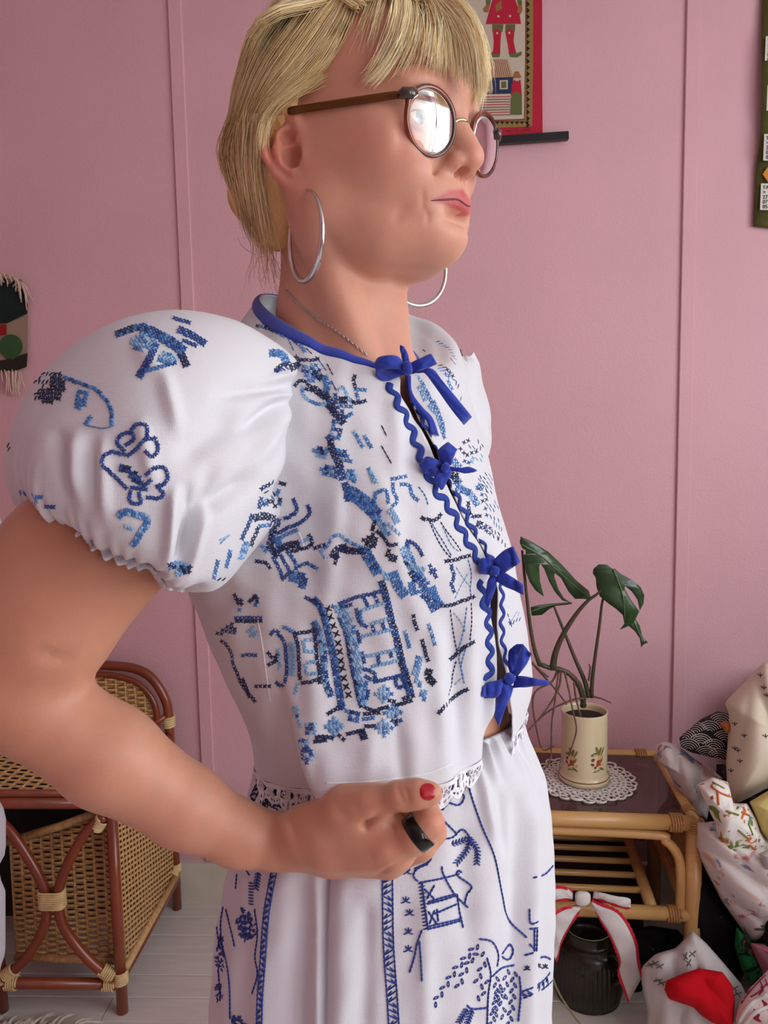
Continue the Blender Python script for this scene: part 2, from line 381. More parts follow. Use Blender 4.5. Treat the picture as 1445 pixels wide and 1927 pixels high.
for p, q in (((0, 0), (TWd, 0)), ((0, TDp), (TWd, TDp)), ((0, 0), (0, TDp)), ((TWd, 0), (TWd, TDp))):
    part_tube('top_rail', [tp(*p, TZ), tp(*q, TZ)], .0165 if p[1] == q[1] else .0145, m_bam, table)
    part_tube('shelf_rail', [tp(*p, .228), tp(*q, .228)], .0155, m_bam, table)
for b in (.002, TDp-.002):
    part_tube('apron_bow', [tp(.026, b, .235), tp(.026, b, .32), tp(.034, b, .365), tp(.060, b, .396), tp(.105, b, .410), tp(TWd-.105, b, .410), tp(TWd-.06, b, .396), tp(TWd-.034, b, .365), tp(TWd-.026, b, .32), tp(TWd-.026, b, .235)], .0105, m_bam, table, smooth_n=60)
part_tube('shelf_brace', [tp(.085, .012, .232), tp(.075, TDp-.01, .232)], .0135, m_bam, table)
part_tube('shelf_brace', [tp(TWd-.085, .012, .232), tp(TWd-.075, TDp-.01, .232)], .0135, m_bam, table)
for b in (.075, .135, .195, .25, .30): part_tube('shelf_slat', [tp(.08, b, .234), tp(TWd-.08, b, .234)], .0075, m_bam, table)
for a in (.0, TWd):
    for b in (0, TDp):
        sa = 1 if a == 0 else -1; sb_ = 1 if b == 0 else -1
        for z, r_ in ((TZ, .0170), (.228, .0160)):
            binding(table, tp(a+sa*.040, b, z), Tu, r_, .028, 5, .0018, 'cane_wrap').data.materials[0] = m_bind
            binding(table, tp(a, b+sb_*.040, z), Tv, r_-.0015, .024, 5, .0018, 'cane_wrap').data.materials[0] = m_bind
        binding(table, tp(a, b, TZ-.004), (0, 0, 1), .018, .020, 4, .0018, 'cane_wrap').data.materials[0] = m_bind
for a0, b0, a1, b1 in ((.02, .085, .10, .02), (.02, TDp-.085, .10, TDp-.02), (TWd-.02, .085, TWd-.10, .02), (TWd-.02, TDp-.085, TWd-.10, TDp-.02)):
    part_tube('corner_brace', [tp(a0, b0, TZ-.012), tp(a1, b1, TZ-.012)], .009, m_bam, table)
v = [tp(a, b, z) for z in (TZ+.004, TZ+.009) for a, b in ((.013, .013), (TWd-.013, .013), (TWd-.013, TDp-.013), (.013, TDp-.013))]
obj('glass_top', v, [(0, 1, 2, 3), (4, 7, 6, 5), (0, 4, 5, 1), (1, 5, 6, 2), (2, 6, 7, 3), (3, 7, 4, 0)], m_smoke, table, False)
wicker('cane_side', tp(-.001, .03, .25), Tv, (0, 0, 1), TDp-.06, .17, table, .012, .006, th=.0012, amp=.0014, m=m_bind)
ZG = TZ+.0092
# doily
m_doily = mat('white crochet cotton', srgb(226, 222, 214), .9, bump=.4, bscale=500)
dc = np.array([.405, 1.81, ZG]); mb = MB(); RD = .115
for rr in (.02, .035, .05, .062): mb.tube([dc+np.array([rr*math.cos(t), rr*math.sin(t), .0016]) for t in np.linspace(0, 2*math.pi, 40)], .0016, 5, cap=False)
for k in range(36):
    a = 2*math.pi*k/36; mb.tube([dc+np.array([r_*math.cos(a+.12*math.sin(r_*90)), r_*math.sin(a+.12*math.sin(r_*90)), .0016]) for r_ in np.linspace(.015, RD-.012, 10)], .0013, 4)
for ringr, nl, lr in ((.070, 30, .0075), (.080, 34, .0078), (.091, 38, .0080), (.102, 40, .0085)):
    for k in range(nl):
        a = 2*math.pi*(k+.5*(ringr > .08))/nl; c_ = dc+np.array([ringr*math.cos(a), ringr*math.sin(a), .0022+.0012*(k % 2)])
        mb.tube([c_+np.array([lr*math.cos(t), lr*math.sin(t), 0.0012*math.sin(2*t)]) for t in np.linspace(0, 2*math.pi, 11)], .0024, 4, cap=False)
for k in range(26):
    a = 2*math.pi*k/26; c_ = dc+np.array([(RD-.004)*math.cos(a), (RD-.004)*math.sin(a), .003+.003*(k % 3 == 0)]); e1 = np.array([math.cos(a), math.sin(a), .1]); e2 = np.array([-math.sin(a), math.cos(a), 0])
    mb.tube([c_+e1*.011*math.cos(t)+e2*.013*math.sin(t) for t in np.linspace(-1.9, 1.9, 11)], .0026, 5)
vv = [dc+np.array([.066*math.cos(t), .066*math.sin(t), .0006]) for t in np.linspace(0, 2*math.pi, 40, endpoint=False)]
mb.add(vv, [tuple(range(40))])
do = mb.build('doily', m_doily); tag(do, 'round white crochet doily under the cream flower pot', 'doily')
# pot
m_pot = mat('cream glazed ceramic', srgb(226, 212, 172), .22, var=.03, vscale=10, coat=.4); m_brn = mat('brown glaze line', srgb(120, 72, 40), .3); m_soil = mat('dark potting soil', srgb(44, 32, 26), .95, var=.5, vscale=90, bump=1.0, bscale=160)
pot = empty('plant_pot', dc+np.array([0, 0, .004]), 'cylindrical cream pot painted with red flowers on the doily', 'pot')
def lathe(name, prof, c, m, parent, n=56):
    v = []; 
    for r_, z in prof:
        for k in range(n): a = 2*math.pi*k/n; v.append((c[0]+r_*math.cos(a), c[1]+r_*math.sin(a), c[2]+z))
    f = grid_faces(len(prof), n, wrap=True); return obj(name, v, f, m, parent)
pc = dc+np.array([0, 0, .0045])
lathe('pot_body', [(.001, 0), (.052, 0), (.0585, .002), (.0605, .008), (.059, .0145), (.0555, .0185), (.0545, .022), (.0545, .100), (.0542, .168), (.0548, .172), (.0538, .1735), (.0515, .172), (.0505, .166), (.050, .12), (.001, .12)], pc, m_pot, pot)
lathe('glaze_line', [(.0600, .0128), (.0602, .0138), (.0594, .0152), (.0588, .0148)], pc, m_brn, pot)
lathe('soil', [(.001, .160), (.02, .162), (.035, .158), (.0503, .155)], pc, m_soil, pot)
m_gl = mat('painted olive leaf', srgb(122, 120, 66), .4); m_rd = mat('painted red petal', srgb(186, 66, 40), .4); m_pk = mat('painted peach petal', srgb(222, 172, 130), .4); m_bd = mat('painted brown bud', srgb(126, 72, 58), .4)
def decal(kind, a, z, L, wd, rot, m):
    v = []; n_ = 12
    for k in range(n_):
        t = 2*math.pi*k/n_; x = L*.5*math.cos(t); y = wd*.5*math.sin(t)*(1 if kind == 'o' else abs(math.sin(t))**.3*(1-.4*math.cos(t)))
        X = x*math.cos(rot)-y*math.sin(rot); Z_ = x*math.sin(rot)+y*math.cos(rot); aa = a+X/.0545; v.append((pc[0]+.0549*math.cos(aa), pc[1]+.0549*math.sin(aa), pc[2]+z+Z_))
    return v, [tuple(range(n_))]
groups = {'painted_leaf': (m_gl, []), 'painted_petal': (m_rd, []), 'painted_blossom': (m_pk, []), 'painted_bud': (m_bd, [])}
for a0, z0, s_ in ((-1.15, .055, 1.0), (-2.35, .052, .9), (.3, .055, 1.0), (1.6, .055, 1.0)):
    for dx, dz, L, wd, rt, g in ((-.010, .030, .020, .008, .3, 'painted_leaf'), (.004, .036, .022, .008, 1.2, 'painted_leaf'), (.012, .034, .024, .005, 1.1, 'painted_leaf'), (-.004, .041, .018, .007, 1.9, 'painted_leaf'), (.008, .012, .018, .008, .9, 'painted_leaf'), (-.004, -.014, .020, .004, .2, 'painted_leaf'), (.010, -.010, .018, .006, -.5, 'painted_leaf'),
                                  (0, .010, .011, .010, .4, 'painted_petal'), (-.002, .002, .009, .008, 1.5, 'painted_petal'), (.004, .003, .009, .006, 2.4, 'painted_petal'), (.002, .022, .012, .009, 1.0, 'painted_blossom'), (.010, .020, .012, .009, 0, 'painted_blossom'), (-.014, .016, .010, .008, .6, 'painted_bud'), (-.015, .004, .010, .007, -.6, 'painted_bud'), (.014, .000, .009, .007, .2, 'painted_blossom'), (-.008, -.004, .008, .006, .6, 'painted_bud')):
        groups[g][1].append(decal('o', a0+dx*s_/.0545, z0+dz*s_*.95, L*s_, wd*s_, rt, None))
for g, (m_, L) in groups.items():
    mb = MB()
    for v, f in L: mb.add(v, f)
    o = mb.build(g, m_, pot); o['kind'] = 'stuff'
# ------------------------------------------------------------------ monstera
m_leaf = mat('glossy dark green leaf', srgb(40, 66, 42), .3, col2=srgb(58, 88, 52), vscale=14, coat=.35); m_rib = mat('pale leaf rib', srgb(104, 128, 82), .4); m_stem = mat('green brown stem', srgb(62, 66, 40), .45, col2=srgb(84, 66, 48), vscale=18); m_root = mat('brown aerial root', srgb(104, 76, 60), .7, var=.3, vscale=60)
plant = empty('potted_monstera', pc+np.array([0, 0, .16]), 'small monstera with split dark green leaves and trailing aerial roots', 'plant')
k7 = crop(945, 980, 2.89)
def wpts(px, Y): return [W(x, y, Yq) for (x, y), Yq in zip(px, np.interp(np.linspace(0, 1, len(px)), np.linspace(0, 1, len(Y)), Y) if not np.isscalar(Y) else [Y]*len(px))]
def leaf(outline, rib, Yc, tiltx, tilty, droop, ribs=()):
    O = k7(*outline); c = np.mean(O, 0); P2 = np.array(O); n_ = len(P2); bm = bmesh.new()
    def depth(x, y): 
        u_, v_ = (x-c[0])/80, (y-c[1])/80
        return Yc+tiltx*u_+tilty*v_+droop*(u_*u_+v_*v_)
    from mathutils.geometry import tessellate_polygon
    dense = []
    for i in range(n_):
        a, b = P2[i], P2[(i+1) % n_]
        for q in np.linspace(0, 1, 4)[:-1]: dense.append(a*(1-q)+b*q)
    tri = tessellate_polygon([[Vector((x, y, 0)) for x, y in dense]])
    V_ = [W(x, y, depth(x, y)) for x, y in dense]; o = obj('leaf', V_, [tuple(t) for t in tri], m_leaf, plant)
    s_ = o.modifiers.new('thickness', 'SOLIDIFY'); s_.thickness = .0012; s_.offset = 0
    R_ = [W(x, y, depth(x, y)-.0012) for x, y in cr_interp(np.array(k7(*rib), float), 14)]
    v, f = tube(R_, np.linspace(.0016, .0006, 14), 6); obj('midrib', v, f, m_rib, o)
    return o
leaf([(100, 85), (150, 108), (250, 168), (300, 215), (335, 250), (400, 322), (470, 380), (486, 432), (440, 424), (395, 424), (360, 385), (320, 312), (285, 284), (282, 300), (305, 370), (335, 420), (372, 446), (325, 432), (285, 385), (255, 330), (228, 262), (208, 234), (200, 246), (205, 330), (226, 412), (180, 378), (150, 335), (128, 280), (118, 210), (112, 185), (128, 182), (126, 160), (108, 150), (95, 118)], [(106, 128), (210, 190), (300, 270), (390, 350), (476, 420)], 1.77, .03, .03, .012)
leaf([(600, 262), (572, 240), (525, 236), (495, 262), (492, 286), (508, 310), (512, 360), (530, 410), (570, 445), (620, 480), (655, 512), (664, 560), (640, 592), (690, 570), (724, 535), (745, 492), (700, 430), (664, 365), (668, 355), (705, 385), (735, 430), (748, 488), (768, 450), (772, 405), (752, 360), (700, 318), (650, 292), (612, 260)], [(604, 262), (635, 340), (660, 430), (668, 555)], 1.76, -.01, .015, .012)
leaf([(724, 532), (748, 572), (760, 625), (792, 662), (768, 672), (756, 690), (748, 640), (720, 600), (685, 570), (680, 560)], [(715, 545), (745, 610), (765, 665)], 1.80, 0, .01, .005)
leaf([(154, 470), (200, 458), (270, 450), (330, 446), (376, 442), (378, 452), (340, 458), (290, 462), (255, 480), (215, 512), (160, 516)], [(160, 490), (270, 458), (374, 448)], 1.83, .02, .02, 0)
def stem(name, px, Y, r, m):
    P_ = smooth_path(cr_interp(np.array(wpts(k7(*px), Y)), 30), 2); v, f = tube(P_, np.linspace(r[0], r[1], 30)*(1+.10*np.sin(np.arange(30)*1.9)*(name == 'root' or name == 'trunk')), 8); return obj(name, v, f, m, plant)
stem('trunk', [(440, 1010), (438, 960), (420, 900), (385, 850), (330, 812), (260, 800), (205, 780)], (1.81, 1.80, 1.79, 1.79), (.0075, .0055), m_stem)
stem('stem', [(470, 960), (448, 870), (400, 760), (340, 610), (295, 500), (280, 462)], (1.81, 1.83), (.0062, .0022), m_stem)
stem('stem', [(485, 960), (490, 860), (505, 740), (530, 560), (546, 430), (590, 300)], (1.81, 1.77), (.0052, .0024), m_stem)
stem('stem', [(205, 785), (175, 700), (150, 560), (132, 400), (118, 270), (108, 160)], (1.79, 1.77), (.0058, .0028), m_stem)
stem('stem', [(275, 800), (288, 720), (330, 620), (400, 510), (470, 430), (525, 392), (590, 300)], (1.79, 1.765), (.0085, .0020), m_stem)
for px, Y in (([(318, 812), (318, 850), (300, 930), (215, 1060), (150, 1130), (108, 1192)], (1.79, 1.74)), ([(335, 812), (348, 860), (368, 950), (385, 1040), (405, 1130), (385, 1210), (362, 1282)], (1.79, 1.735, 1.735)), ([(300, 812), (270, 880), (200, 910), (165, 960), (172, 1060), (195, 1170), (215, 1245), (255, 1240), (285, 1222)], (1.79, 1.75)), ([(310, 812), (300, 870), (285, 990), (268, 1110), (265, 1290), (230, 1348)], (1.79, 1.73)), ([(440, 965), (380, 975), (260, 1030), (160, 1120), (112, 1190)], (1.80, 1.75)), ([(490, 955), (540, 968), (592, 990)], (1.80, 1.78)), ([(390, 880), (400, 960), (420, 1040), (430, 1072)], (1.79, 1.76)), ([(250, 850), (180, 790), (130, 740)], (1.79, 1.79)), ([(160, 770), (230, 850), (300, 930), (350, 1000)], (1.80, 1.80)), ([(470, 870), (478, 800), (470, 780)], (1.80, 1.80))):
    stem('root', px, Y, (.0026, .0016), m_root)
# ------------------------------------------------------------------ dark jug and ribbon at the table
m_jug = mat('dark olive glaze', srgb(20, 19, 10), .3, col2=srgb(40, 36, 18), vscale=30, coat=.2); m_rim = mat('worn rim glaze', srgb(150, 142, 96), .3)
jc = np.array([.388, 1.675, 0]); JS = .70; jug = empty('ceramic_jug', jc, 'dark green ribbed ceramic jug on the floor under the side table', 'jug')
def jug_body():
    n = 264; prof = [(.002, 0), (.066, 0), (.072, .006), (.078, .05), (.079, .11), (.077, .15), (.072, .178), (.060, .192), (.051, .200), (.0495, .225), (.052, .232), (.0485, .233), (.0455, .226), (.0455, .19), (.002, .18)]
    prof = [(r_, z*JS) for r_, z in prof]; P_ = cr_interp(np.array(prof), 70); v = []
    for r_, z in P_:
        for k in range(n):
            a = 2*math.pi*k/n; rib = .0013*math.cos(44*a) if 0.012 < z < .155*JS and r_ > .06 else 0
            v.append((jc[0]+(r_+rib)*math.cos(a), jc[1]+(r_+rib)*math.sin(a), z))
    obj('jug_body', v, grid_faces(70, n, wrap=True), m_jug, jug)
    mb = MB(); mb.tube([(jc[0]+.0505*math.cos(a), jc[1]+.0505*math.sin(a), .2325*JS) for a in np.linspace(0, 2*math.pi, 49)], .0012, 6, cap=False); mb.build('jug_rim', m_rim, jug)
    a0 = -.95; e = np.array([math.cos(a0), math.sin(a0), 0])
    v, f = tube(cr_interp(np.array([jc+e*.066+np.array([0, 0, .188*JS]), jc+e*.085+np.array([0, 0, .196*JS]), jc+e*.098+np.array([0, 0, .175*JS]), jc+e*.097+np.array([0, 0, .135*JS]), jc+e*.076+np.array([0, 0, .105*JS])]), 24), .0075, 10, flat=(1, 1.3)); obj('handle', v, f, m_jug, jug)
    fc = bpy.data.curves.new('t', 'FONT'); fc.body = 'B'; fc.size = .034; fc.extrude = .0015; fo = bpy.data.objects.new('t', fc)
    me = bpy.data.meshes.new_from_object(fo); a1 = -2.05
    for q in me.vertices:
        aa = a1+q.co.x/.079; r_ = .0775+q.co.z*.6; zz = .072+q.co.y; q.co = (jc[0]+r_*math.cos(aa), jc[1]+r_*math.sin(aa), zz)
    me.materials.append(m_jug); lo = bpy.data.objects.new('embossed_letter', me); COL.objects.link(lo); lo.parent = jug; lo.matrix_parent_inverse = root_matrix(jug).inverted(); bpy.data.objects.remove(fo)
jug_body()
# thin cord hanging beside the jug
v, f = tube(smooth_path(cr_interp(np.array([W(1032, 1820, 1.42), W(1052, 1870, 1.42), W(1075, 1905, 1.42), W(1100, 1940, 1.42), W(1120, 1990, 1.45), Zp(1110, 2040, .003)]), 30)), .0022, 8)
tag(obj('cord', v, f, mat('olive cord', srgb(118, 112, 78), .7)), 'thin olive cord crossing in front of the dark jug', 'cord')
m_rib_w = mat('white cotton ribbon', srgb(214, 208, 202), .85, weave=.3, bump=.2); m_rib_r = mat('red picot edging', srgb(190, 16, 44), .7)
def flat_strip(A, B_, Y, n=22, m_=7, wav=.002):
    A = cr_interp(np.array(A, float), n); B_ = cr_interp(np.array(B_, float), n); Yv = np.interp(np.linspace(0, 1, n), np.linspace(0, 1, len(Y)), Y); R_ = []
    for i in range(n): R_.append([W(*(A[i]*(1-j/(m_-1))+B_[i]*j/(m_-1)), Yv[i]-.0035*math.sin(j/(m_-1)*math.pi)+wav*math.sin(i*.9+j)) for j in range(m_)])
    return np.array(R_)
rb = empty('ribbon_bow', W(1094, 1715, 1.585), 'white ribbon bow with red edging tied round the table shelf rail', 'ribbon')
k8 = crop(1020, 1560, 4.516)
def ribbon(name, A, B_, Y, edges=(True, True)):
    G_ = flat_strip(k8(*A), k8(*B_), Y); o = obj(name, G_.reshape(-1, 3), grid_faces(*G_.shape[:2]), m_rib_w, rb); s_ = o.modifiers.new('thickness', 'SOLIDIFY'); s_.thickness = .0012; s_.offset = 0
    for e_, col_ in ((edges[0], 0), (edges[1], -1)):
        if e_:
            P_ = cr_interp(G_[:, col_], 60); inn = cr_interp(G_[:, 1 if col_ == 0 else -2], 60); out_ = P_-inn; out_ /= np.linalg.norm(out_, axis=1)[:, None]
            q = np.linspace(0, 1, 60)[:, None]; z_ = np.abs(np.sin(np.arange(60)*1.05))[:, None]; rows = np.stack([P_-out_*.0035-np.array([0, .0012, 0]), P_-np.array([0, .0016, 0]), P_+out_*(.002+.0022*z_)-np.array([0, .0008, 0])], 1)
            obj('ribbon_edging', rows.reshape(-1, 3), grid_faces(60, 3), m_rib_r, o)
    return o
ribbon('loop', [(440, 530), (520, 545), (620, 570), (740, 590), (752, 640)], [(430, 590), (520, 610), (600, 640), (690, 668), (750, 672)], (1.578, 1.565, 1.56, 1.57), (False, True))
ribbon('loop', [(260, 530), (180, 495), (80, 495), (0, 510), (-60, 540)], [(260, 600), (180, 600), (80, 620), (0, 640), (-60, 640)], (1.578, 1.56, 1.555, 1.57))
ribbon('tail', [(420, 610), (500, 640), (640, 700), (740, 830), (800, 980), (815, 1110), (848, 1260)], [(420, 640), (490, 770), (560, 880), (620, 1010), (660, 1130), (650, 1230), (735, 1470)], (1.575, 1.565, 1.562, 1.565, 1.56))
ribbon('tail', [(320, 650), (240, 660), (170, 680), (110, 720), (60, 800), (20, 900)], [(330, 680), (290, 740), (220, 850), (165, 960), (140, 1060), (120, 1130)], (1.575, 1.565, 1.56, 1.565))
kc = W(1020+340/4.516, 1560+590/4.516, 1.572); vv = []
for i in range(11):
    for j in range(18):
        a = math.pi*i/10; b = 2*math.pi*j/18; vv.append(kc+RT*(.0165+.002*math.cos(3*b))*np.sign(math.cos(b))*abs(math.cos(b))**.7*math.sin(a)**.6+UP*.0150*np.sign(math.cos(a))*abs(math.cos(a))**.7-FW*.009*math.sin(b)*math.sin(a)**.7*(1+.15*math.cos(4*b)))
obj('knot', vv, grid_faces(11, 18, wrap=True), m_rib_w, rb)
m_box = mat('dark maroon shade fill', srgb(44, 24, 28), .8)
sbx = empty('shade_box', (.33, 1.86, 0), 'dark maroon box added to fill the shade under the table shelf', 'box')  # box added so the gaps between the shelf slats look dark
MB().box((.31, 1.865, .09), (.46, .20, .18)).build('shade_box_body', m_box, sbx, False); MB().box((.31, 1.865, .190), (.48, .22, .022)).build('shade_box_lid', m_box, sbx, False)
# ------------------------------------------------------------------ heap of fabrics on a dark chair, lower right
def cloth(name, poly, Yc, bulge, m, label, seed, folds=.010, ring=36, back=.5, tilt=0.0, group='heaped fabrics at the right edge', fs=1.0):
    """crumpled piece of cloth: traced outline at its own distance, swelling towards the viewer and closed behind"""
    P2 = np.array(poly, float); L = np.concatenate([[0], np.cumsum(np.hypot(*np.diff(np.vstack([P2, P2[:1]]), axis=0).T))]); n_ = 90; q = np.linspace(0, L[-1], n_, endpoint=False); PP = np.vstack([P2, P2[:1]])
    O = np.stack([np.interp(q, L, PP[:, 0]), np.interp(q, L, PP[:, 1])], 1); c = O.mean(0); r = np.random.default_rng(seed); V_ = []; R_ = 26
    ang = r.uniform(0, 3.14); dirs = [(math.cos(ang+d_), math.sin(ang+d_), r.uniform(.045, .075)*fs, r.uniform(0, 6.28)) for d_ in (0, .35)]; wts = (1.0, .45)
    for i in range(R_+1):
        f = i/R_
        for k in range(n_):
            x, y = c*(1-f)+O[k]*f; h = bulge*(1-f**2.2)**.55
            w_ = sum(wt*(abs(math.sin((x*dx+y*dy)*fr_+ph+.7*math.sin(x*.018*fs-y*.012*fs+ph)))**.8-.5) for wt, (dx, dy, fr_, ph) in zip(wts, dirs))*1.1
            V_.append(W(x, y, Yc+tilt*(y-c[1])/100-h-folds*w_*(1-f**5)))
    for i in range(1, 11):
        f = 1-i/10
        for k in range(n_):
            x, y = c*(1-f)+O[k]*f; V_.append(W(x, y, Yc+tilt*(y-c[1])/100+bulge*back*(1-f**2)**.6))
    F_ = grid_faces(R_+1+10, n_, wrap=True); o = obj(name, V_, F_, m)
    tag(o, label, 'fabric', group); return o
def print_mat(name, base, spots, rough=.85, sc=9.0):
    """white ground with procedural blotches in several colours"""
    m = bpy.data.materials.new(name); m.use_nodes = True; nt = m.node_tree; b = nt.nodes['Principled BSDF']; b.inputs['Roughness'].default_value = rough; b.inputs['Specular IOR Level'].default_value = .2
    tcn = nt.nodes.new('ShaderNodeTexCoord'); src = None; prev = None
    for i, (c_, scale, lo, hi, seed) in enumerate(spots):
        mp = nt.nodes.new('ShaderNodeMapping'); mp.inputs['Location'].default_value = (seed*3.1, seed*1.7, seed*.9); nt.links.new(tcn.outputs['Object'], mp.inputs['Vector'])
        n = nt.nodes.new('ShaderNodeTexNoise'); n.inputs['Scale'].default_value = scale; n.inputs['Detail'].default_value = 2.5; n.inputs['Distortion'].default_value = .6; nt.links.new(mp.outputs[0], n.inputs['Vector'])
        r = nt.nodes.new('ShaderNodeMapRange'); r.inputs['From Min'].default_value = lo; r.inputs['From Max'].default_value = hi; nt.links.new(n.outputs['Fac'], r.inputs['Value'])
        mx = nt.nodes.new('ShaderNodeMix'); mx.data_type = 'RGBA'; nt.links.new(r.outputs[0], mx.inputs['Factor']); mx.inputs[7].default_value = srgb(*c_)
        if prev is None: mx.inputs[6].default_value = srgb(*base)
        else: nt.links.new(prev, mx.inputs[6])
        prev = mx.outputs[2]
    nt.links.new(prev, b.inputs['Base Color']); return m
pm_water = print_mat('watercolour floral cotton', (214, 206, 200), [((120, 132, 158), 26, .60, .66, 1), ((186, 110, 106), 24, .62, .68, 2), ((96, 104, 84), 30, .66, .70, 3), ((206, 160, 130), 18, .62, .7, 4)])
pm_leaf = print_mat('autumn leaf print cotton', (228, 222, 214), [((196, 108, 50), 32, .60, .62, 5), ((110, 130, 60), 30, .62, .64, 6), ((96, 132, 122), 34, .66, .68, 7), ((150, 66, 40), 40, .67, .69, 8)])
pm_cream = mat('cream linen', srgb(214, 202, 178), .85, weave=.25, var=.03, vscale=12); pm_black = mat('black cotton', srgb(26, 24, 26), .85, weave=.2); pm_yel = mat('yellow cotton', srgb(206, 188, 116), .85, weave=.2); pm_grey = mat('grey white linen', srgb(188, 182, 178), .85, weave=.25, var=.05, vscale=14)
pm_red = mat('red felt', srgb(186, 14, 26), .9, bump=.3, bscale=600, spec=.15); pm_green = print_mat('green print cotton', (30, 110, 56), [((20, 40, 30), 40, .58, .60, 9), ((180, 40, 44), 36, .66, .68, 10)]); pm_pink = mat('dusty pink cotton', srgb(172, 104, 122), .85, weave=.2); pm_toile = print_mat('rose toile cotton', (220, 200, 198), [((150, 44, 62), 50, .58, .60, 11)]); pm_or = mat('orange cotton', srgb(176, 110, 52), .85)
m_chair = print_mat('black floral upholstery', (20, 18, 19), [((70, 64, 66), 36, .68, .72, 12)])
chair = empty('upholstered_chair', (1.02, 1.70, 0), 'dark upholstered chair buried under the heap of fabrics', 'chair')
def rbox(name, c, d, r, m, parent):
    bm = bmesh.new(); bmesh.ops.create_cube(bm, size=1); bmesh.ops.scale(bm, vec=d, verts=bm.verts); bmesh.ops.bevel(bm, geom=bm.edges[:], offset=r, segments=4, affect='EDGES'); me = bpy.data.meshes.new(name); bm.to_mesh(me); bm.free()
    vs = [np.array(v.co)+np.array(c) for v in me.vertices]; fs = [tuple(p.vertices) for p in me.polygons]; bpy.data.meshes.remove(me); return obj(name, vs, fs, m, parent)
rbox('seat', (1.04, 1.72, .25), (.64, .50, .24), .05, m_chair, chair); rbox('backrest', (1.10, 1.93, .42), (.52, .12, .5), .05, m_chair, chair); rbox('armrest', (.775, 1.75, .28), (.12, .44, .32), .05, m_chair, chair); rbox('armrest', (1.33, 1.75, .30), (.12, .44, .40), .05, m_chair, chair)
for x, y in ((.79, 1.55), (1.32, 1.55), (.79, 1.92), (1.32, 1.92)): lathe('leg', [(.001, 0), (.016, 0), (.022, .06), (.024, .14), (.001, .14)], (x, y, 0), m_rat, chair, 16)
def heap(name, c, r, m, label, seed):  # out-of-view mound added to keep window light off the lower right
    V_ = []; n_ = 60; rr_ = np.random.default_rng(seed); ph = rr_.uniform(0, 6.28, 8)
    for i in range(31):
        a = math.pi/2*i/30
        for k in range(n_):
            t = 2*math.pi*k/n_; q = 1+.07*math.sin(3*t+ph[0])+.05*math.sin(7*t+ph[1]+a*3)+.03*math.sin(13*t+ph[2]-a*5)
            V_.append((c[0]+r[0]*q*math.sin(a)**.7*math.cos(t), c[1]+r[1]*q*math.sin(a)**.7*math.sin(t), c[2]+r[2]*math.cos(a)*(1+.05*math.sin(5*t+ph[3]))))
    o = obj(name, V_, grid_faces(31, n_, wrap=True), m); tag(o, label, 'fabric', 'unseen fabric mounds added for shade'); return o
heap('shade_heap', (1.22, 1.16, 0), (.36, .28, .62), pm_grey, 'unseen grey white cloth mound added to shade the floor before the chair', 3)
heap('shade_heap', (1.72, 1.60, 0), (.30, .36, 1.05), pm_cream, 'unseen tall cream cloth mound added to block light beside the chair', 4)
cl_cream = cloth('cloth', [(1437, 1246), (1417, 1266), (1390, 1295), (1363, 1322), (1372, 1345), (1370, 1382), (1366, 1430), (1368, 1483), (1379, 1516), (1445, 1483), (1560, 1470), (1580, 1330), (1520, 1250)], 1.66, .10, pm_cream, 'cream linen cloth with tiny dark motifs, topmost on the fabric heap', 31, .016)
cl_black = cloth('cloth', [(1350, 1338), (1319, 1353), (1278, 1387), (1280, 1405), (1300, 1416), (1334, 1424), (1368, 1430), (1390, 1400), (1380, 1345)], 1.74, .06, pm_black, 'black cloth with white wave pattern tucked under the cream cloth', 32, .006)
cloth('cloth', [(1354, 1362), (1366, 1356), (1380, 1362), (1384, 1378), (1366, 1380)], 1.655, .02, pm_or, 'small orange scrap between the black and cream cloths', 33, .004)
cloth('cloth', [(1233, 1404), (1247, 1395), (1272, 1400), (1305, 1425), (1330, 1440), (1360, 1465), (1340, 1490), (1330, 1545), (1306, 1541), (1283, 1505), (1254, 1447), (1233, 1429)], 1.77, .07, pm_water, 'white cloth with blue and rose watercolour flowers beside the table corner', 34, .014)
cl_leaf = cloth('cloth', [(1312, 1476), (1341, 1462), (1370, 1472), (1380, 1512), (1406, 1512), (1424, 1541), (1432, 1567), (1447, 1592), (1428, 1612), (1370, 1620), (1352, 1596), (1345, 1548), (1330, 1516)], 1.56, .06, pm_leaf, 'folded white cloth printed with orange and green autumn leaves', 35, .006)
cloth('cloth', [(1410, 1509), (1445, 1488), (1500, 1470), (1520, 1600), (1450, 1590), (1432, 1566)], 1.56, .05, pm_yel, 'yellow cloth beneath the cream linen at the picture edge', 36, .006)
cloth('cloth', [(1312, 1548), (1345, 1545), (1400, 1560), (1445, 1570), (1560, 1600), (1560, 1775), (1460, 1790), (1413, 1776), (1392, 1744), (1359, 1697), (1327, 1635), (1310, 1595)], 1.60, .09, pm_water, 'large white floral cloth draped down the front of the chair', 37, .018)
cloth('cloth', [(1428, 1606), (1445, 1598), (1480, 1600), (1480, 1640), (1440, 1636)], 1.50, .02, pm_grey, 'small white scrap beside the autumn leaf cloth', 38, .004)
cloth('cloth', [(1385, 1744), (1413, 1770), (1440, 1800), (1440, 1835), (1413, 1856), (1395, 1823), (1382, 1780)], 1.57, .03, pm_green, 'dark green printed cloth hanging below the floral cloth', 39, .006)
cloth('cloth', [(1410, 1774), (1445, 1776), (1520, 1780), (1520, 1840), (1436, 1835)], 1.54, .03, pm_pink, 'dusty pink cloth low at the picture edge', 40, .006)
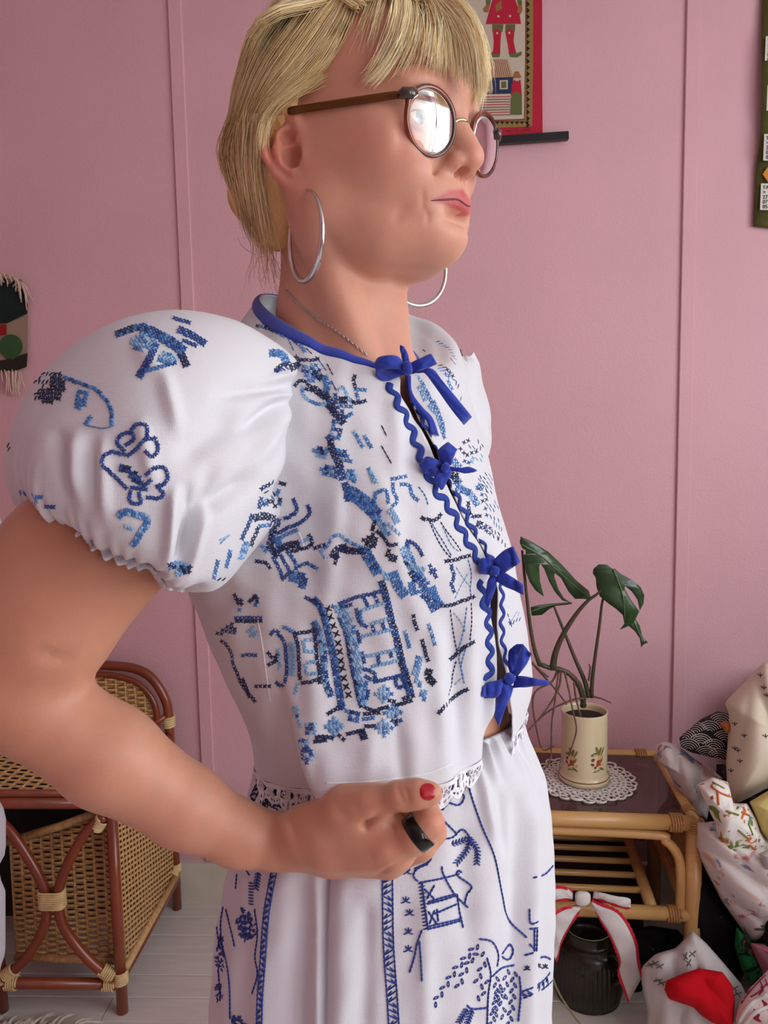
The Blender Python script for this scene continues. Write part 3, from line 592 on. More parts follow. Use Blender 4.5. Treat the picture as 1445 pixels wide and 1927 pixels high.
cloth('cloth', [(1296, 1590), (1315, 1630), (1345, 1690), (1392, 1750), (1402, 1830), (1384, 1862), (1344, 1806), (1303, 1756), (1285, 1770), (1286, 1640)], 1.64, .03, m_chair, 'black faintly flowered cloth hanging between table leg and floral cloth', 51, .010)
cloth('cloth', [(1168, 1752), (1225, 1742), (1276, 1750), (1290, 1768), (1250, 1800), (1215, 1830), (1212, 1930), (1150, 1935), (1172, 1850)], 1.72, .04, m_chair, 'black bundle added to fill the dark area right of the jug', 52, .010)  # bundle put in to darken the space under the table
cl_grey = cloth('cloth', [(1303, 1751), (1330, 1776), (1359, 1809), (1395, 1852), (1430, 1930), (1430, 2010), (1260, 2020), (1215, 1960), (1218, 1900), (1207, 1850), (1207, 1820), (1233, 1795), (1272, 1784)], 1.50, .05, pm_grey, 'grey white cloth with small embroidered sprigs crumpled on the floor', 41, .012)
cloth('cloth', [(1254, 1845), (1285, 1832), (1316, 1822), (1359, 1829), (1377, 1852), (1383, 1881), (1380, 1935), (1340, 1925), (1319, 1910), (1305, 1896), (1258, 1880), (1250, 1862)], 1.435, .035, pm_red, 'bright red felt cloth lying on the grey white cloth', 42, .012, fs=.6)
cl_toile = cloth('cloth', [(1445, 1825), (1412, 1858), (1388, 1892), (1381, 1918), (1392, 1945), (1420, 1960), (1540, 1960), (1540, 1830)], 1.43, .04, pm_toile, 'pale cloth with dark red print and lace edge at the lower corner', 43, .008)
# marks lying on the cloths
m_white = mat('white print', srgb(222, 220, 214), .8); m_ink = mat('dark ink print', srgb(44, 40, 48), .8)
def on(o, pts, r, m, name, lift=.0012):
    b = bvh_of(o); P_ = []
    for x, y in pts:
        h = cast(x, y, b)
        if h: P_.append(h[0]-unit(ray(x, y))*lift)
    return P_
def marks(o, lines, r, m, name):
    b = bvh_of(o); mb = MB()
    for pts in lines:
        P_ = []
        for x, y in cr_interp(np.array(pts, float), max(4, len(pts)*3)):
            h = cast(x, y, b)
            if h: P_.append(h[0]-unit(ray(x, y))*.0008)
        if len(P_) > 2: mb.tube(P_, r, 5)
    if mb.v: q = mb.build(name, m, o); q['kind'] = 'stuff'
arcs = []
for cx, cy in ((1295, 1412), (1318, 1402), (1342, 1412), (1362, 1396), (1308, 1380), (1335, 1378), (1355, 1364), (1288, 1392), (1328, 1425), (1352, 1430)):
    for r_ in (5, 9, 13, 17, 21): arcs.append([(cx+r_*1.1*math.cos(a), cy-r_*math.sin(a)) for a in np.linspace(.35, 2.5, 8)])
marks(cl_black, arcs, .0009, m_white, 'wave_print')
sp = []
for x, y in ((1382, 1408), (1388, 1412), (1400, 1384), (1382, 1362), (1437, 1294), (1442, 1308), (1392, 1432), (1375, 1450), (1440, 1385), (1430, 1270)): sp += [[(x-5, y-2), (x, y+1), (x+5, y-1)], [(x, y-4), (x+1, y+4)]]
marks(cl_cream, sp, .0009, m_ink, 'tiny_print')
sp = []
for x, y, a in ((1290, 1800, 1.2), (1296, 1812, 1.0), (1303, 1795, .7), (1232, 1812, .3), (1242, 1818, .5), (1224, 1816, .2), (1238, 1845, .2), (1245, 1850, .4), (1382, 1860, .6), (1388, 1870, .4)):
    sp += [[(x-8*math.cos(a), y+8*math.sin(a)), (x, y), (x+8*math.cos(a), y-8*math.sin(a))], [(x, y), (x+4, y+5)], [(x, y), (x-5, y-4)]]
marks(cl_grey, sp, .0011, mat('grey green embroidery', srgb(92, 92, 78), .8), 'sprig_embroidery')
lace_ = [[(1445, 1895), (1425, 1903), (1410, 1915), (1398, 1932), (1392, 1944)], [(1445, 1872), (1420, 1884), (1402, 1902), (1390, 1924)]]
marks(cl_toile, lace_, .004, m_white, 'lace_edge')
marks(cl_toile, [[(1440, 1835), (1420, 1856), (1400, 1880)], [(1444, 1850), (1426, 1868), (1412, 1876)], [(1430, 1846), (1436, 1862), (1428, 1872)], [(1440, 1843), (1446, 1856)]], .0014, mat('wine red print', srgb(140, 40, 58), .8), 'scroll_print')
lf = [];
for x, y, a, c_ in ((1360, 1578, .2, 0), (1392, 1600, .1, 0), (1352, 1478, .5, 1), (1378, 1530, .3, 2), (1412, 1560, 1.2, 2), (1398, 1570, .7, 0)): lf.append([(x-12*math.cos(a), y-12*math.sin(a)), (x, y), (x+12*math.cos(a), y+12*math.sin(a))])
marks(cl_leaf, lf, .0022, mat('olive print', srgb(120, 128, 58), .8), 'leaf_print'); marks(cl_leaf, [[(1338, 1480), (1356, 1492), (1376, 1500)], [(1350, 1490), (1352, 1515)], [(1395, 1528), (1410, 1535)], [(1420, 1598), (1410, 1590), (1432, 1606)]], .0022, mat('orange print', srgb(196, 104, 48), .8), 'leaf_print')
# ------------------------------------------------------------------ things on the wall
def panel(name, px_poly, m, parent, lift, Y=None):
    """flat printed shape lying on a wall textile"""
    V_ = [W(x, y, YW-lift) for x, y in px_poly]; n_ = len(V_); V2 = [v_+np.array([0, .0006, 0]) for v_ in V_]
    return obj(name, V_+V2, [tuple(range(n_))]+[tuple(range(2*n_-1, n_-1, -1))]+[(i, i+n_, (i+1) % n_+n_, (i+1) % n_) for i in range(n_)], m, parent, False)
c_red = mat('red printed linen', srgb(172, 22, 50), .85, weave=.15); c_crm = mat('oatmeal linen', srgb(190, 178, 158), .9, weave=.3); c_olv = mat('mustard print', srgb(140, 112, 60), .9); c_blk = mat('black print', srgb(28, 24, 22), .9); c_brn = mat('brown print', srgb(120, 66, 54), .9); c_grn = mat('olive green print', srgb(92, 98, 52), .9); c_nav = mat('navy print', srgb(42, 48, 80), .9); c_tan = mat('tan stripe print', srgb(178, 146, 116), .9); c_skin = mat('ochre print', srgb(150, 96, 56), .9); c_rod = mat('black painted batten', srgb(12, 12, 13), .35)
kp = crop(860, 0, 6.02)
hang = empty('wall_hanging', W(900, 262, YW-.01), 'printed linen wall hanging with red border and black batten behind the woman', 'wall hanging')
panel('red_border', [(660, -160), (1020, -160), (1020, 120), (1021, 254), (660, 279)], c_red, hang, .008)
panel('mustard_frame', kp((-1020, -900), (862, -900), (862, 600), (850, 1430), (-1020, 1530)), c_olv, hang, .009)
panel('brown_line', kp((-900, -900), (785, -900), (782, 600), (770, 1360), (-900, 1420)), c_brn, hang, .0095)
panel('oatmeal_ground', kp((-900, -900), (772, -900), (770, 600), (757, 1345), (-900, 1400)), c_crm, hang, .010)
mb_ = []
for y in range(-60, 1400, 72): panel('border_triangle', kp((788, y), (826, y+34), (788, y+68)), c_blk, hang, .0096)
for x in range(430, 790, 56): panel('border_triangle', kp((x, 1378), (x+28, 1408), (x+52, 1372)), c_blk, hang, .0096)
panel('dress', kp((395, -260), (700, -260), (660, 0), (700, 110), (725, 270), (325, 272), (365, 120), (400, 0)), c_red, hang, .0106)
panel('sleeve_cuff', kp((325, 0), (385, 0), (370, 60), (330, 55)), c_grn, hang, .0106); panel('hand', kp((330, 55), (372, 60), (350, 140), (305, 135), (295, 100)), c_skin, hang, .0107)
panel('sleeve_cuff', kp((680, 0), (735, 0), (735, 60), (695, 70)), c_grn, hang, .0106); panel('hand', kp((690, 70), (735, 60), (742, 110), (715, 165), (680, 140)), c_skin, hang, .0107)
panel('belt_pattern', kp((430, 60), (500, 0), (510, 100), (440, 140)), c_skin, hang, .0110)
for x, y in ((468, 185), (600, 182)): panel('button', [(860+(x+14*math.cos(t))/6.02, (y+14*math.sin(t))/6.02) for t in np.linspace(0, 6.28, 10)[:-1]], c_crm, hang, .0112)
panel('stocking', kp((400, 275), (525, 275), (515, 360), (400, 360)), c_grn, hang, .0105); panel('stocking', kp((550, 275), (660, 275), (655, 360), (545, 360)), c_grn, hang, .0105)
panel('boot', kp((405, 350), (455, 320), (502, 360), (492, 470), (488, 610), (370, 615), (410, 580), (418, 470)), c_red, hang, .0107); panel('boot', kp((548, 360), (595, 320), (650, 350), (640, 470), (670, 605), (590, 612), (575, 500)), c_red, hang, .0107)
panel('boot_sole', kp((368, 612), (490, 608), (480, 645), (375, 650)), c_grn, hang, .0108); panel('boot_sole', kp((590, 612), (680, 600), (733, 582), (730, 620), (680, 650), (605, 645)), c_grn, hang, .0108)
for x, y in ((455, 375), (592, 372)): panel('button', [(860+(x+12*math.cos(t))/6.02, (y+14*math.sin(t))/6.02) for t in np.linspace(0, 6.28, 10)[:-1]], c_crm, hang, .0112)
panel('house_roof', kp((290, 675), (570, 668), (640, 870), (250, 885)), c_tan, hang, .0105)
for i in range(13): panel('roof_line', kp((300+i*21, 676), (304+i*21, 676), (322+i*24, 872), (316+i*24, 872)), c_brn, hang, .0108)
panel('house_wall', kp((260, 885), (635, 872), (630, 1060), (260, 1070)), c_nav, hang, .0105); panel('house_window', kp((483, 910), (575, 906), (575, 1010), (483, 1012)), c_crm, hang, .0108); panel('window_pane', kp((500, 925), (558, 922), (558, 995), (500, 998)), c_grn, hang, .0111)
for i in range(8): panel('fence_rail', kp((260, 1095+i*30), (605, 1090+i*29), (605, 1098+i*29), (260, 1104+i*30)), c_brn if i % 3 else c_red, hang, .0108)
panel('man_coat', kp((640, 910), (720, 905), (735, 1080), (610, 1085), (620, 950)), c_red, hang, .0109); panel('man_trousers', kp((640, 1040), (690, 1040), (735, 1090), (735, 1300), (605, 1300), (612, 1110)), c_grn, hang, .0110); panel('man_face', kp((645, 880), (710, 878), (700, 915), (665, 918)), c_crm, hang, .0110); panel('man_hat', kp((635, 870), (655, 810), (700, 808), (715, 850), (730, 870), (720, 884), (640, 884)), c_skin, hang, .0112)
for i, x in enumerate((555, 570, 588, 606, 622, 660, 674, 690, 740, 756, 772, 790, 806, 824)): panel('caption_stroke', kp((x, 1470-(x-555)*.06), (x+9, 1470-(x-555)*.06), (x+(11 if i % 2 else 7), 1492-(x-555)*.06), (x+(3 if i % 3 else 0), 1492-(x-555)*.06)), c_brn, hang, .0092)
rp = [W(620, 287, YW-.018), W(1069, 256, YW-.018)]; d_ = unit(rp[1]-rp[0]); MB().box((rp[0]+rp[1])/2, (np.linalg.norm(rp[1]-rp[0]), .016, .0185), np.stack([d_, [0, 1, 0], np.cross(d_, [0, 1, 0])], 1)).build('batten', c_rod, hang, False)
# green calendar cloth at the right edge
cal = empty('fabric_calendar', W(1440, 428, YW-.01), 'green fabric calendar with white printed date labels at the right edge', 'calendar')
c_felt = mat('moss green felt', srgb(84, 82, 36), .95, var=.2, vscale=16, bump=.3, bscale=400); c_lab = mat('white label cloth', srgb(206, 204, 196), .8); c_amb = mat('amber print', srgb(196, 130, 40), .8)
def felt():
    L = [(1436, -60), (1434, 60), (1435, 160), (1432, 250), (1424, 310), (1420, 380), (1418, 426)]; L = cr_interp(np.array(L, float), 30); R_ = []
    for i, (x, y) in enumerate(L):
        b_ = .006+.018*math.exp(-((y-170)/110)**2); R_.append([W(x+j*26, y+(3*j if i > 26 else j*.5), YW-b_*(1-j/6)-.004) for j in range(7)])
    o = obj('calendar_cloth', np.array(R_).reshape(-1, 3), grid_faces(30, 7), c_felt, cal); s_ = o.modifiers.new('thickness', 'SOLIDIFY'); s_.thickness = .003; s_.offset = 0; return o
felt()
for x, y, h_ in ((1441, 68, 46), (1444, 160, 48), (1438, 252, 50), (1432, 345, 50)):
    panel('date_label', [(x, y), (x+90, y+2), (x+88, y+h_+2), (x-2, y+h_)], c_lab, cal, .030 if y < 300 else .020)
    for li, s_ in enumerate(('TAG', '>', '27', '07', '05')):
        fc = bpy.data.curves.new('t', 'FONT'); fc.body = s_; fc.size = .0125; fc.extrude = .0002; fo = bpy.data.objects.new('t', fc); me = bpy.data.meshes.new_from_object(fo); p0 = W(x+3, y+11+li*9, YW-(.031 if y < 300 else .021))
        for q in me.vertices: q.co = Vector(p0)+Vector((q.co.x, -q.co.z, q.co.y))
        me.materials.append(c_blk); lo = bpy.data.objects.new('date_text', me); COL.objects.link(lo); lo.parent = cal; lo.matrix_parent_inverse = root_matrix(cal).inverted(); bpy.data.objects.remove(fo)
panel('amber_diamond', [(1435, 328), (1447, 310), (1465, 328), (1447, 345)], c_amb, cal, .022)
# woven tapestry at the left edge
tap = empty('woven_tapestry', W(0, 700, YW-.01), 'small woven tapestry with green trees and cream fringe at the left edge', 'tapestry')
t_tan = mat('tan weft', srgb(150, 128, 108), .95, bump=.6, bscale=260, stretch=(.3, 1, 3)); t_dk = mat('bottle green weft', srgb(16, 32, 30), .95, bump=.5, bscale=260, stretch=(.3, 1, 3)); t_gr = mat('leaf green weft', srgb(50, 84, 44), .95, bump=.5, bscale=260, stretch=(.3, 1, 3)); t_br = mat('dark brown weft', srgb(38, 32, 22), .95, bump=.5, bscale=260); t_rd = mat('red weft', srgb(140, 20, 26), .95); t_fr = mat('cream wool fringe', srgb(206, 184, 164), .95)
panel('tapestry_ground', [(-130, 525), (40, 525), (52, 560), (52, 655), (48, 692), (-130, 700)], t_tan, tap, .008)
panel('dark_crown', [(-130, 520), (30, 525), (52, 560), (51, 590), (14, 608), (-40, 612), (-130, 600)], t_dk, tap, .011)
panel('red_trunk', [(-4, 611), (12, 610), (12, 630), (-4, 632)], t_rd, tap, .010); panel('round_tree', [(20+22*math.cos(t), 652+23*math.sin(t)) for t in np.linspace(0, 6.28, 25)[:-1]], t_gr, tap, .012); panel('brown_hill', [(-130, 690), (-130, 676), (0, 678), (24, 676), (40, 668), (52, 664), (50, 690), (30, 698), (-130, 702)], t_br, tap, .0115); panel('tree_trunk', [(12, 672), (22, 672), (22, 682), (12, 682)], t_br, tap, .0118)
mb = MB()
for i in range(46):
    x = rng.uniform(-125, 40); y0 = 697+rng.uniform(-2, 3); L = rng.uniform(18, 52); P_ = [W(x, y0, YW-.012), W(x+rng.normal()*2, y0+L*.5, YW-.016), W(x+rng.normal()*4, y0+L, YW-.012)]; mb.tube(cr_interp(np.array(P_), 6), [.0016, .0016, .0016, .0016, .0014, .0006], 5)
for i in range(60):
    x = rng.uniform(-120, 46); y0 = 520+(max(0, x-20)*.9)+rng.uniform(-3, 3); P_ = [W(x-12, y0+4, YW-.012), W(x, y0-5, YW-.022), W(x+9+rng.normal()*3, y0+8, YW-.022), W(x+10+rng.normal()*3, y0+rng.uniform(14, 44)*(1 if x > 15 else .4), YW-.016)]; mb.tube(cr_interp(np.array(P_), 8), .0014, 5)
q = mb.build('fringe', t_fr, tap); q['kind'] = 'stuff'
# white garment on a rail, only its edge in view
rail = empty('clothes_rail', (-1.15, 1.05, 0), 'metal clothes rail holding a white garment beyond the left edge', 'clothes rail'); m_chr = mat('grey metal', srgb(150, 150, 152), .3, metal=.9)
part_tube('rail_bar', [(-1.75, 1.05, 1.72), (-.66, 1.05, 1.72)], .011, m_chr, rail)
for x in (-1.74, -.67): part_tube('upright', [(x, 1.05, .02), (x, 1.05, 1.72)], .011, m_chr, rail); part_tube('foot', [(x, .85, .012), (x, 1.25, .012)], .011, m_chr, rail)
def garment():
    rows = []; n_ = 60; ed = np.array([(420, -150), (560, -70), (900, -25), (985, 0), (1040, 24), (1052, 28), (1100, 26), (1250, 12), (1380, -8), (1505, -8), (1535, 8), (1610, 8), (1628, -4), (1660, -4), (1678, 7), (1800, 7), (1830, -4), (1960, -10)], float); ys_ = np.linspace(420, 1960, 90)
    for i, y in enumerate(ys_):
        p = W(np.interp(y, ed[:, 0], ed[:, 1]), y, 1.05); f = i/89; hw = .05+.14*sm(f, 0, .2); cx_ = p[0]-hw; z = p[2]; row = []
        for k in range(n_):
            t = 2*math.pi*k/n_; row.append((cx_+hw*math.cos(t), 1.05+(.035+.03*f)*math.sin(t)+.010*math.sin(9*t+f*2)*abs(math.sin(t)), z))
        rows.append(row)
    z1 = rows[-1][0][2]
    g = empty('hanging_garment', (-.742, 1.05, z1), 'white garment with blue trim hanging at the left edge behind the arm', 'garment')
    o = obj('garment_cloth', np.array(rows).reshape(-1, 3), grid_faces(90, n_, wrap=True), mat('white garment cotton', srgb(210, 212, 220), .85, weave=.2), g)
    b = np.array(rows)[35:38]; c_ = b.mean(axis=(1,), keepdims=True); o2 = obj('blue_trim', (c_+(b-c_)*1.012).reshape(-1, 3), grid_faces(3, n_, wrap=True), print_mat('blue printed trim', (196, 204, 218), [((40, 62, 130), 60, .45, .5, 21)]), g)
    part_tube('hanger', [(-.742, 1.05, 1.60), (-.742, 1.05, 1.70), (-.742, 1.062, 1.735), (-.742, 1.05, 1.745), (-.742, 1.038, 1.73)], .0022, m_chr, g, 8, 20)
garment()
# ------------------------------------------------------------------ the person: signed-distance sculpt of one continuous body
def rot3(a, b, c):
    ca, sa, cb, sb, cc, sc = math.cos(a), math.sin(a), math.cos(b), math.sin(b), math.cos(c), math.sin(c)
    return np.array([[ca, -sa, 0], [sa, ca, 0], [0, 0, 1]])@np.array([[cb, 0, sb], [0, 1, 0], [-sb, 0, cb]])@np.array([[1, 0, 0], [0, cc, -sc], [0, sc, cc]])
HO = np.array([-.047, .6587, 1.526]); HR = rot3(math.radians(-30), math.radians(-2.4), math.radians(.8))
def Hd(x, y, z): return HO + HR@np.array([x, y, z])
def HdA(A): return np.asarray(A)@HR.T + HO
def axis_pts(segs):
    out = [segs[0][0]]
    for a, b, h in segs:
        n = max(1, int(round((b-a)/h))); out += list(a + (b-a)*np.arange(1, n+1)/n)
    return np.array(out, np.float32)
class Sculpt:
    def __init__(s, xs, ys, zs):
        s.x, s.y, s.z = xs, ys, zs; s.F = np.full((len(xs), len(ys), len(zs)), .5, np.float32)
    def apply(s, fn, lo, hi, k, op='u'):
        m = k+.012; i = [np.searchsorted(a, (l-m, h+m)) for a, l, h in zip((s.x, s.y, s.z), lo, hi)]
        sl = tuple(slice(max(a-1, 0), b+1) for a, b in i)
        P = (s.x[sl[0]][:, None, None], s.y[sl[1]][None, :, None], s.z[sl[2]][None, None, :])
        d = fn(*P).astype(np.float32); A = s.F[sl]
        if d.size == 0 or A.size == 0: return
        if op == 'u':
            h = np.maximum(k-np.abs(A-d), 0)/k; s.F[sl] = np.minimum(A, d)-h*h*k*.25
        else:
            d = -d; h = np.maximum(k-np.abs(A-d), 0)/k; s.F[sl] = np.maximum(A, d)+h*h*k*.25
    def cone(s, a, b, r1, r2, k=.01, op='u'):
        a = np.asarray(a, float); b = np.asarray(b, float); ba = b-a; L = ba@ba+1e-12; R = max(r1, r2)
        def fn(X, Y, Z):
            px, py, pz = X-a[0], Y-a[1], Z-a[2]
            h = np.clip((px*ba[0]+py*ba[1]+pz*ba[2])/L, 0, 1)
            return np.sqrt((px-h*ba[0])**2+(py-h*ba[1])**2+(pz-h*ba[2])**2)-(r1+(r2-r1)*h)
        s.apply(fn, np.minimum(a, b)-R, np.maximum(a, b)+R, k, op)
    def chain(s, pts, rs, k=.01, op='u'):
        for i in range(len(pts)-1): s.cone(pts[i], pts[i+1], rs[i], rs[i+1], k, op)
    def ell(s, c, r, R=None, k=.01, op='u'):
        c = np.asarray(c, float); r = np.asarray(r, float); R = np.eye(3) if R is None else R
        ext = np.sqrt((R**2)@(r**2))
        def fn(X, Y, Z):
            p = [X-c[0], Y-c[1], Z-c[2]]
            q = [R[0, j]*p[0]+R[1, j]*p[1]+R[2, j]*p[2] for j in range(3)]
            k0 = np.sqrt((q[0]/r[0])**2+(q[1]/r[1])**2+(q[2]/r[2])**2)
            k1 = np.sqrt((q[0]/r[0]**2)**2+(q[1]/r[1]**2)**2+(q[2]/r[2]**2)**2)+1e-9
            return k0*(k0-1)/k1
        s.apply(fn, c-ext, c+ext, k, op)
    # head-space versions
    def hell(s, c, r, k=.01, op='u', R=None): s.ell(Hd(*c), r, HR if R is None else HR@R, k, op)
    def hchain(s, pts, rs, k=.01, op='u'): s.chain([Hd(*p) for p in pts], rs, k, op)
    def mesh(s):
        F = s.F; S = F < 0; nx, ny, nz = F.shape
        idx = -np.ones((nx-1, ny-1, nz-1), np.int32); acc = {}
        C = (s.x, s.y, s.z); keys = []; pos = []; edges = []
        for ax in range(3):
            a = [slice(None)]*3; b = [slice(None)]*3; a[ax] = slice(0, -1); b[ax] = slice(1, None)
            ii = np.argwhere(S[tuple(a)] != S[tuple(b)]); jj = ii.copy(); jj[:, ax] += 1
            f0 = F[ii[:, 0], ii[:, 1], ii[:, 2]]; f1 = F[jj[:, 0], jj[:, 1], jj[:, 2]]; t = f0/(f0-f1)
            p = np.stack([C[d][ii[:, d]] for d in range(3)], 1).astype(float)
            p[:, ax] += t*(C[ax][jj[:, ax]]-C[ax][ii[:, ax]])
            o = [d for d in range(3) if d != ax]; cells = []
            for da, db in ((0, 0), (1, 0), (1, 1), (0, 1)):
                c = ii.copy(); c[:, o[0]] -= da; c[:, o[1]] -= db; cells.append(c)
            ok = np.all([np.all((c >= 0) & (c < np.array(idx.shape)), 1) for c in cells], 0)
            ids = [np.ravel_multi_index(c[ok].T, idx.shape) for c in cells]
            for q in ids: keys.append(q); pos.append(p[ok])
            edges.append((np.stack(ids, 1), S[ii[ok, 0], ii[ok, 1], ii[ok, 2]], ax))
        K = np.concatenate(keys); Pp = np.concatenate(pos); u, inv = np.unique(K, return_inverse=True)
        n = np.bincount(inv); V = np.stack([np.bincount(inv, Pp[:, d])/n for d in range(3)], 1)
        Q = []
        for ids, sg, ax in edges:
            q = np.searchsorted(u, ids); flip = sg if ax != 1 else ~sg
            q[flip] = q[flip][:, ::-1]; Q.append(q)
        return V, np.concatenate(Q)
def relax(V, Q, it=2, lam=.5):
    E = np.concatenate([Q[:, [0, 1]], Q[:, [1, 2]], Q[:, [2, 3]], Q[:, [3, 0]]])
    for _ in range(it):
        s = np.zeros_like(V); n = np.zeros(len(V))
        for a, b in ((0, 1), (1, 0)):
            for d in range(3): s[:, d] += np.bincount(E[:, a], V[E[:, b], d], len(V))
            n += np.bincount(E[:, a], minlength=len(V))
        V = V + lam*(s/np.maximum(n, 1)[:, None]-V)
    return V
xs = axis_pts([(-.44, -.16, .0045), (-.16, .16, .00175), (.16, .34, .006)])
ys = axis_pts([(.38, .50, .0025), (.50, .75, .0019), (.75, .95, .006)])
zs = axis_pts([(-.01, .70, .012), (.70, .93, .004), (.93, 1.12, .00175), (1.12, 1.38, .0045), (1.38, 1.53, .00175), (1.53, 1.70, .003)])
B = Sculpt(xs, ys, zs)
# --- trunk, pelvis, legs (inside the clothes)
TC = lambda px, py, Y=.665: W(px, py, Y)
Rt = rot3(math.radians(-38), 0, 0)
B.ell(TC(650, 930, .68), (.088, .120, .145), Rt, k=.03)
B.ell(TC(690, 1180, .69), (.085, .110, .14), Rt, k=.04)
B.ell(TC(775, 1370, .675), (.088, .088, .10), k=.04)
pel = TC(715, 1560, .68); B.ell(pel, (.10, .135, .12), Rt, k=.05)
for sd in (-1, 1):
    hip = pel + Rt@np.array([0, sd*.075, -.05]); knee = np.array([hip[0], hip[1], .46]); ank = np.array([hip[0]-.01, hip[1]+.01, .08])
    B.chain([hip, knee, ank], [.075, .052, .036], k=.03)
    B.cone(ank + Rt@np.array([-.02, 0, -.045]), ank + Rt@np.array([.13, 0, -.055]), .032, .026, k=.02)
# --- neck and shoulders
nb = W(642, 625, .675)
B.cone(Hd(-.018, 0, -.035), nb, .048, .0495, k=.02)
B.cone(nb, W(664, 760, .665), .0485, .048, k=.03)
sh_r = W(470, 785, .60); sh_l = W(815, 780, .765)
B.cone(nb + np.array([0, 0, -.035]), sh_r, .034, .036, k=.025); B.cone(nb + np.array([0, 0, -.035]), sh_l, .034, .034, k=.025)
pit = W(718, 700, .618)
B.cone(Hd(-.008, -.052, -.055), pit + np.array([-.012, 0, 0]), .014, .009, k=.022)
B.cone(Hd(-.008, .052, -.055), pit + np.array([.008, .02, 0]), .013, .008, k=.022)
B.cone(pit + np.array([-.012, 0, -.012]), sh_r + np.array([.03, 0, .02]), .008, .008, k=.02)
# --- head
B.hell((.002, 0, .032), (.098, .074, .088), k=.02)
B.hell((.046, 0, .036), (.052, .060, .060), k=.03)
B.hell((.036, 0, -.030), (.058, .060, .062), k=.02)
for sd in (-1, 1):
    B.hchain([(.004, sd*.054, -.032), (.010, sd*.050, -.058), (.044, sd*.032, -.076), (.072, sd*.009, -.078)], [.014, .015, .0140, .0120], k=.030)
    B.hell((.062, sd*.042, -.022), (.024, .020, .022), k=.022)
    B.hell((.022, sd*.058, -.018), (.040, .010, .016), k=.03)
    B.hell((.081, sd*.028, .020), (.015, .026, .009), k=.016)
B.hell((.063, 0, -.066), (.026, .030, .024), k=.02)
B.hell((.0755, 0, -.0780), (.0140, .017, .0125), k=.014)
B.hell((.072, 0, -.052), (.024, .034, .024), k=.018)
B.hell((.036, 0, -.074), (.045, .034, .016), k=.025)
for sd in (-1, 1):
    B.hell((.099, sd*.032, -.001), (.017, .0165, .0115), k=.012, op='s')
    B.hell((.0735, sd*.0315, -.001), (.0134, .0140, .0132), k=.004)
    B.hell((.0870, sd*.0315, -.0008), (.0095, .0125, .0045), k=.0025, op='s')
    B.hchain([(.0865, sd*.019, .0062), (.0880, sd*.031, .0090), (.0800, sd*.046, .0048)], [.0008, .0011, .0008], k=.004, op='s')
# nose
B.hchain([(.088, 0, .012), (.0955, 0, -.003), (.1025, 0, -.017), (.1065, 0, -.0245)], [.0095, .0078, .0082, .0088], k=.010)
B.hell((.1078, 0, -.0268), (.0085, .0095, .0080), k=.006)
for sd in (-1, 1):
    B.hell((.0960, sd*.0118, -.0300), (.0105, .0062, .0075), k=.005)
B.hchain([(.092, 0, -.039), (.104, 0, -.0338)], [.0045, .0042], k=.006)
for sd in (-1, 1):
    B.hell((.1000, sd*.0064, -.0365), (.0060, .0032, .0042), k=.003, op='s')
    B.hchain([(.0935, sd*.0205, -.027), (.0865, sd*.0255, -.040)], [.0014, .001], k=.009, op='s')
# mouth
for sd in (-1, 1):
    B.hchain([(.0770, sd*.0300, -.0582), (.0885, sd*.016, -.0550), (.0925, sd*.0045, -.0530), (.0918, 0, -.0536)], [.0016, .0030, .0036, .0034], k=.004)
    B.hchain([(.0770, sd*.0300, -.0584), (.0880, sd*.015, -.0598), (.0912, 0, -.0604)], [.0016, .0036, .0042], k=.004)
    B.hchain([(.0795, sd*.0315, -.0588), (.0932, sd*.015, -.0572), (.0975, sd*.004, -.0571)], [.0010, .0007, .0004], k=.0025, op='s')
B.hell((.0930, 0, -.0680), (.006, .016, .0040), k=.012, op='s')
B.hchain([(.098, 0, -.043), (.0995, 0, -.049)], [.0016, .0018], k=.006, op='s')
# ears
for sd in (-1, 1):
    e = lambda u, v, w=0: (.004+.95*u-(.20 if v > 0 else .02)*v, sd*(.0700 + .9*w + .20*max(0, -u)), .93*v-.0165)      # u forward, v up, w out of the head
    B.hell(e(-.010, .000, -.001), (.0170, .0050, .0285), k=.006, R=rot3(0, 0, 0))
    hel = [(.006, .012, .004), (.004, .024, .005), (-.006, .0325, .006), (-.018, .030, .007), (-.0255, .018, .008), (-.0265, .002, .008), (-.021, -.014, .006), (-.012, -.024, .004)]
    B.hchain([e(*q) for q in hel], [.0032, .0038, .0042, .0046, .0046, .0042, .0040, .0045], k=.003)
    B.hell(e(-.0055, -.0275, .002), (.0075, .0050, .0085), k=.006)
    ant = [(-.004, .022, .004), (-.012, .016, .006), (-.0175, .004, .007), (-.0145, -.008, .007), (-.006, -.0155, .006)]
    B.hchain([e(*q) for q in ant], [.0028, .0034, .0038, .0036, .0042], k=.003)
    B.hell(e(.004, -.004, .004), (.0048, .0045, .0068), k=.005)
    B.hell(e(-.0055, -.003, .007), (.0085, .0105, .0095), k=.002, op='s')
    B.hell(e(-.006, .012, .008), (.0070, .0075, .0052), k=.002, op='s')
    B.hchain([e(*q) for q in [(-.006, .027, .008), (-.016, .023, .009), (-.0215, .010, .010), (-.0215, -.004, .010)]], [.0020, .0026, .0026, .0018], k=.002, op='s')
# --- right arm
EL = W(-28, 1272, .50); CU = W(185, 1025, .525); WR = W(515, 1583, .545)
B.chain([sh_r, CU, EL], [.036, .0480, .0405], k=.02)
B.ell((CU+EL)/2 + np.array([.006, -.004, .004]), (.042, .042, .060), k=.03)
fa = [EL, W(55, 1322, .505), W(205, 1424, .515), W(350, 1518, .53), W(450, 1570, .54), WR]
B.chain(fa, [.0385, .0340, .0345, .0280, .0222, .0195], k=.010)
B.ell(EL + np.array([-.014, .006, -.012]), (.024, .024, .024), k=.025)
B.cone(W(92, 1262, .492), W(118, 1240, .492), .0010, .0008, k=.008, op='s')
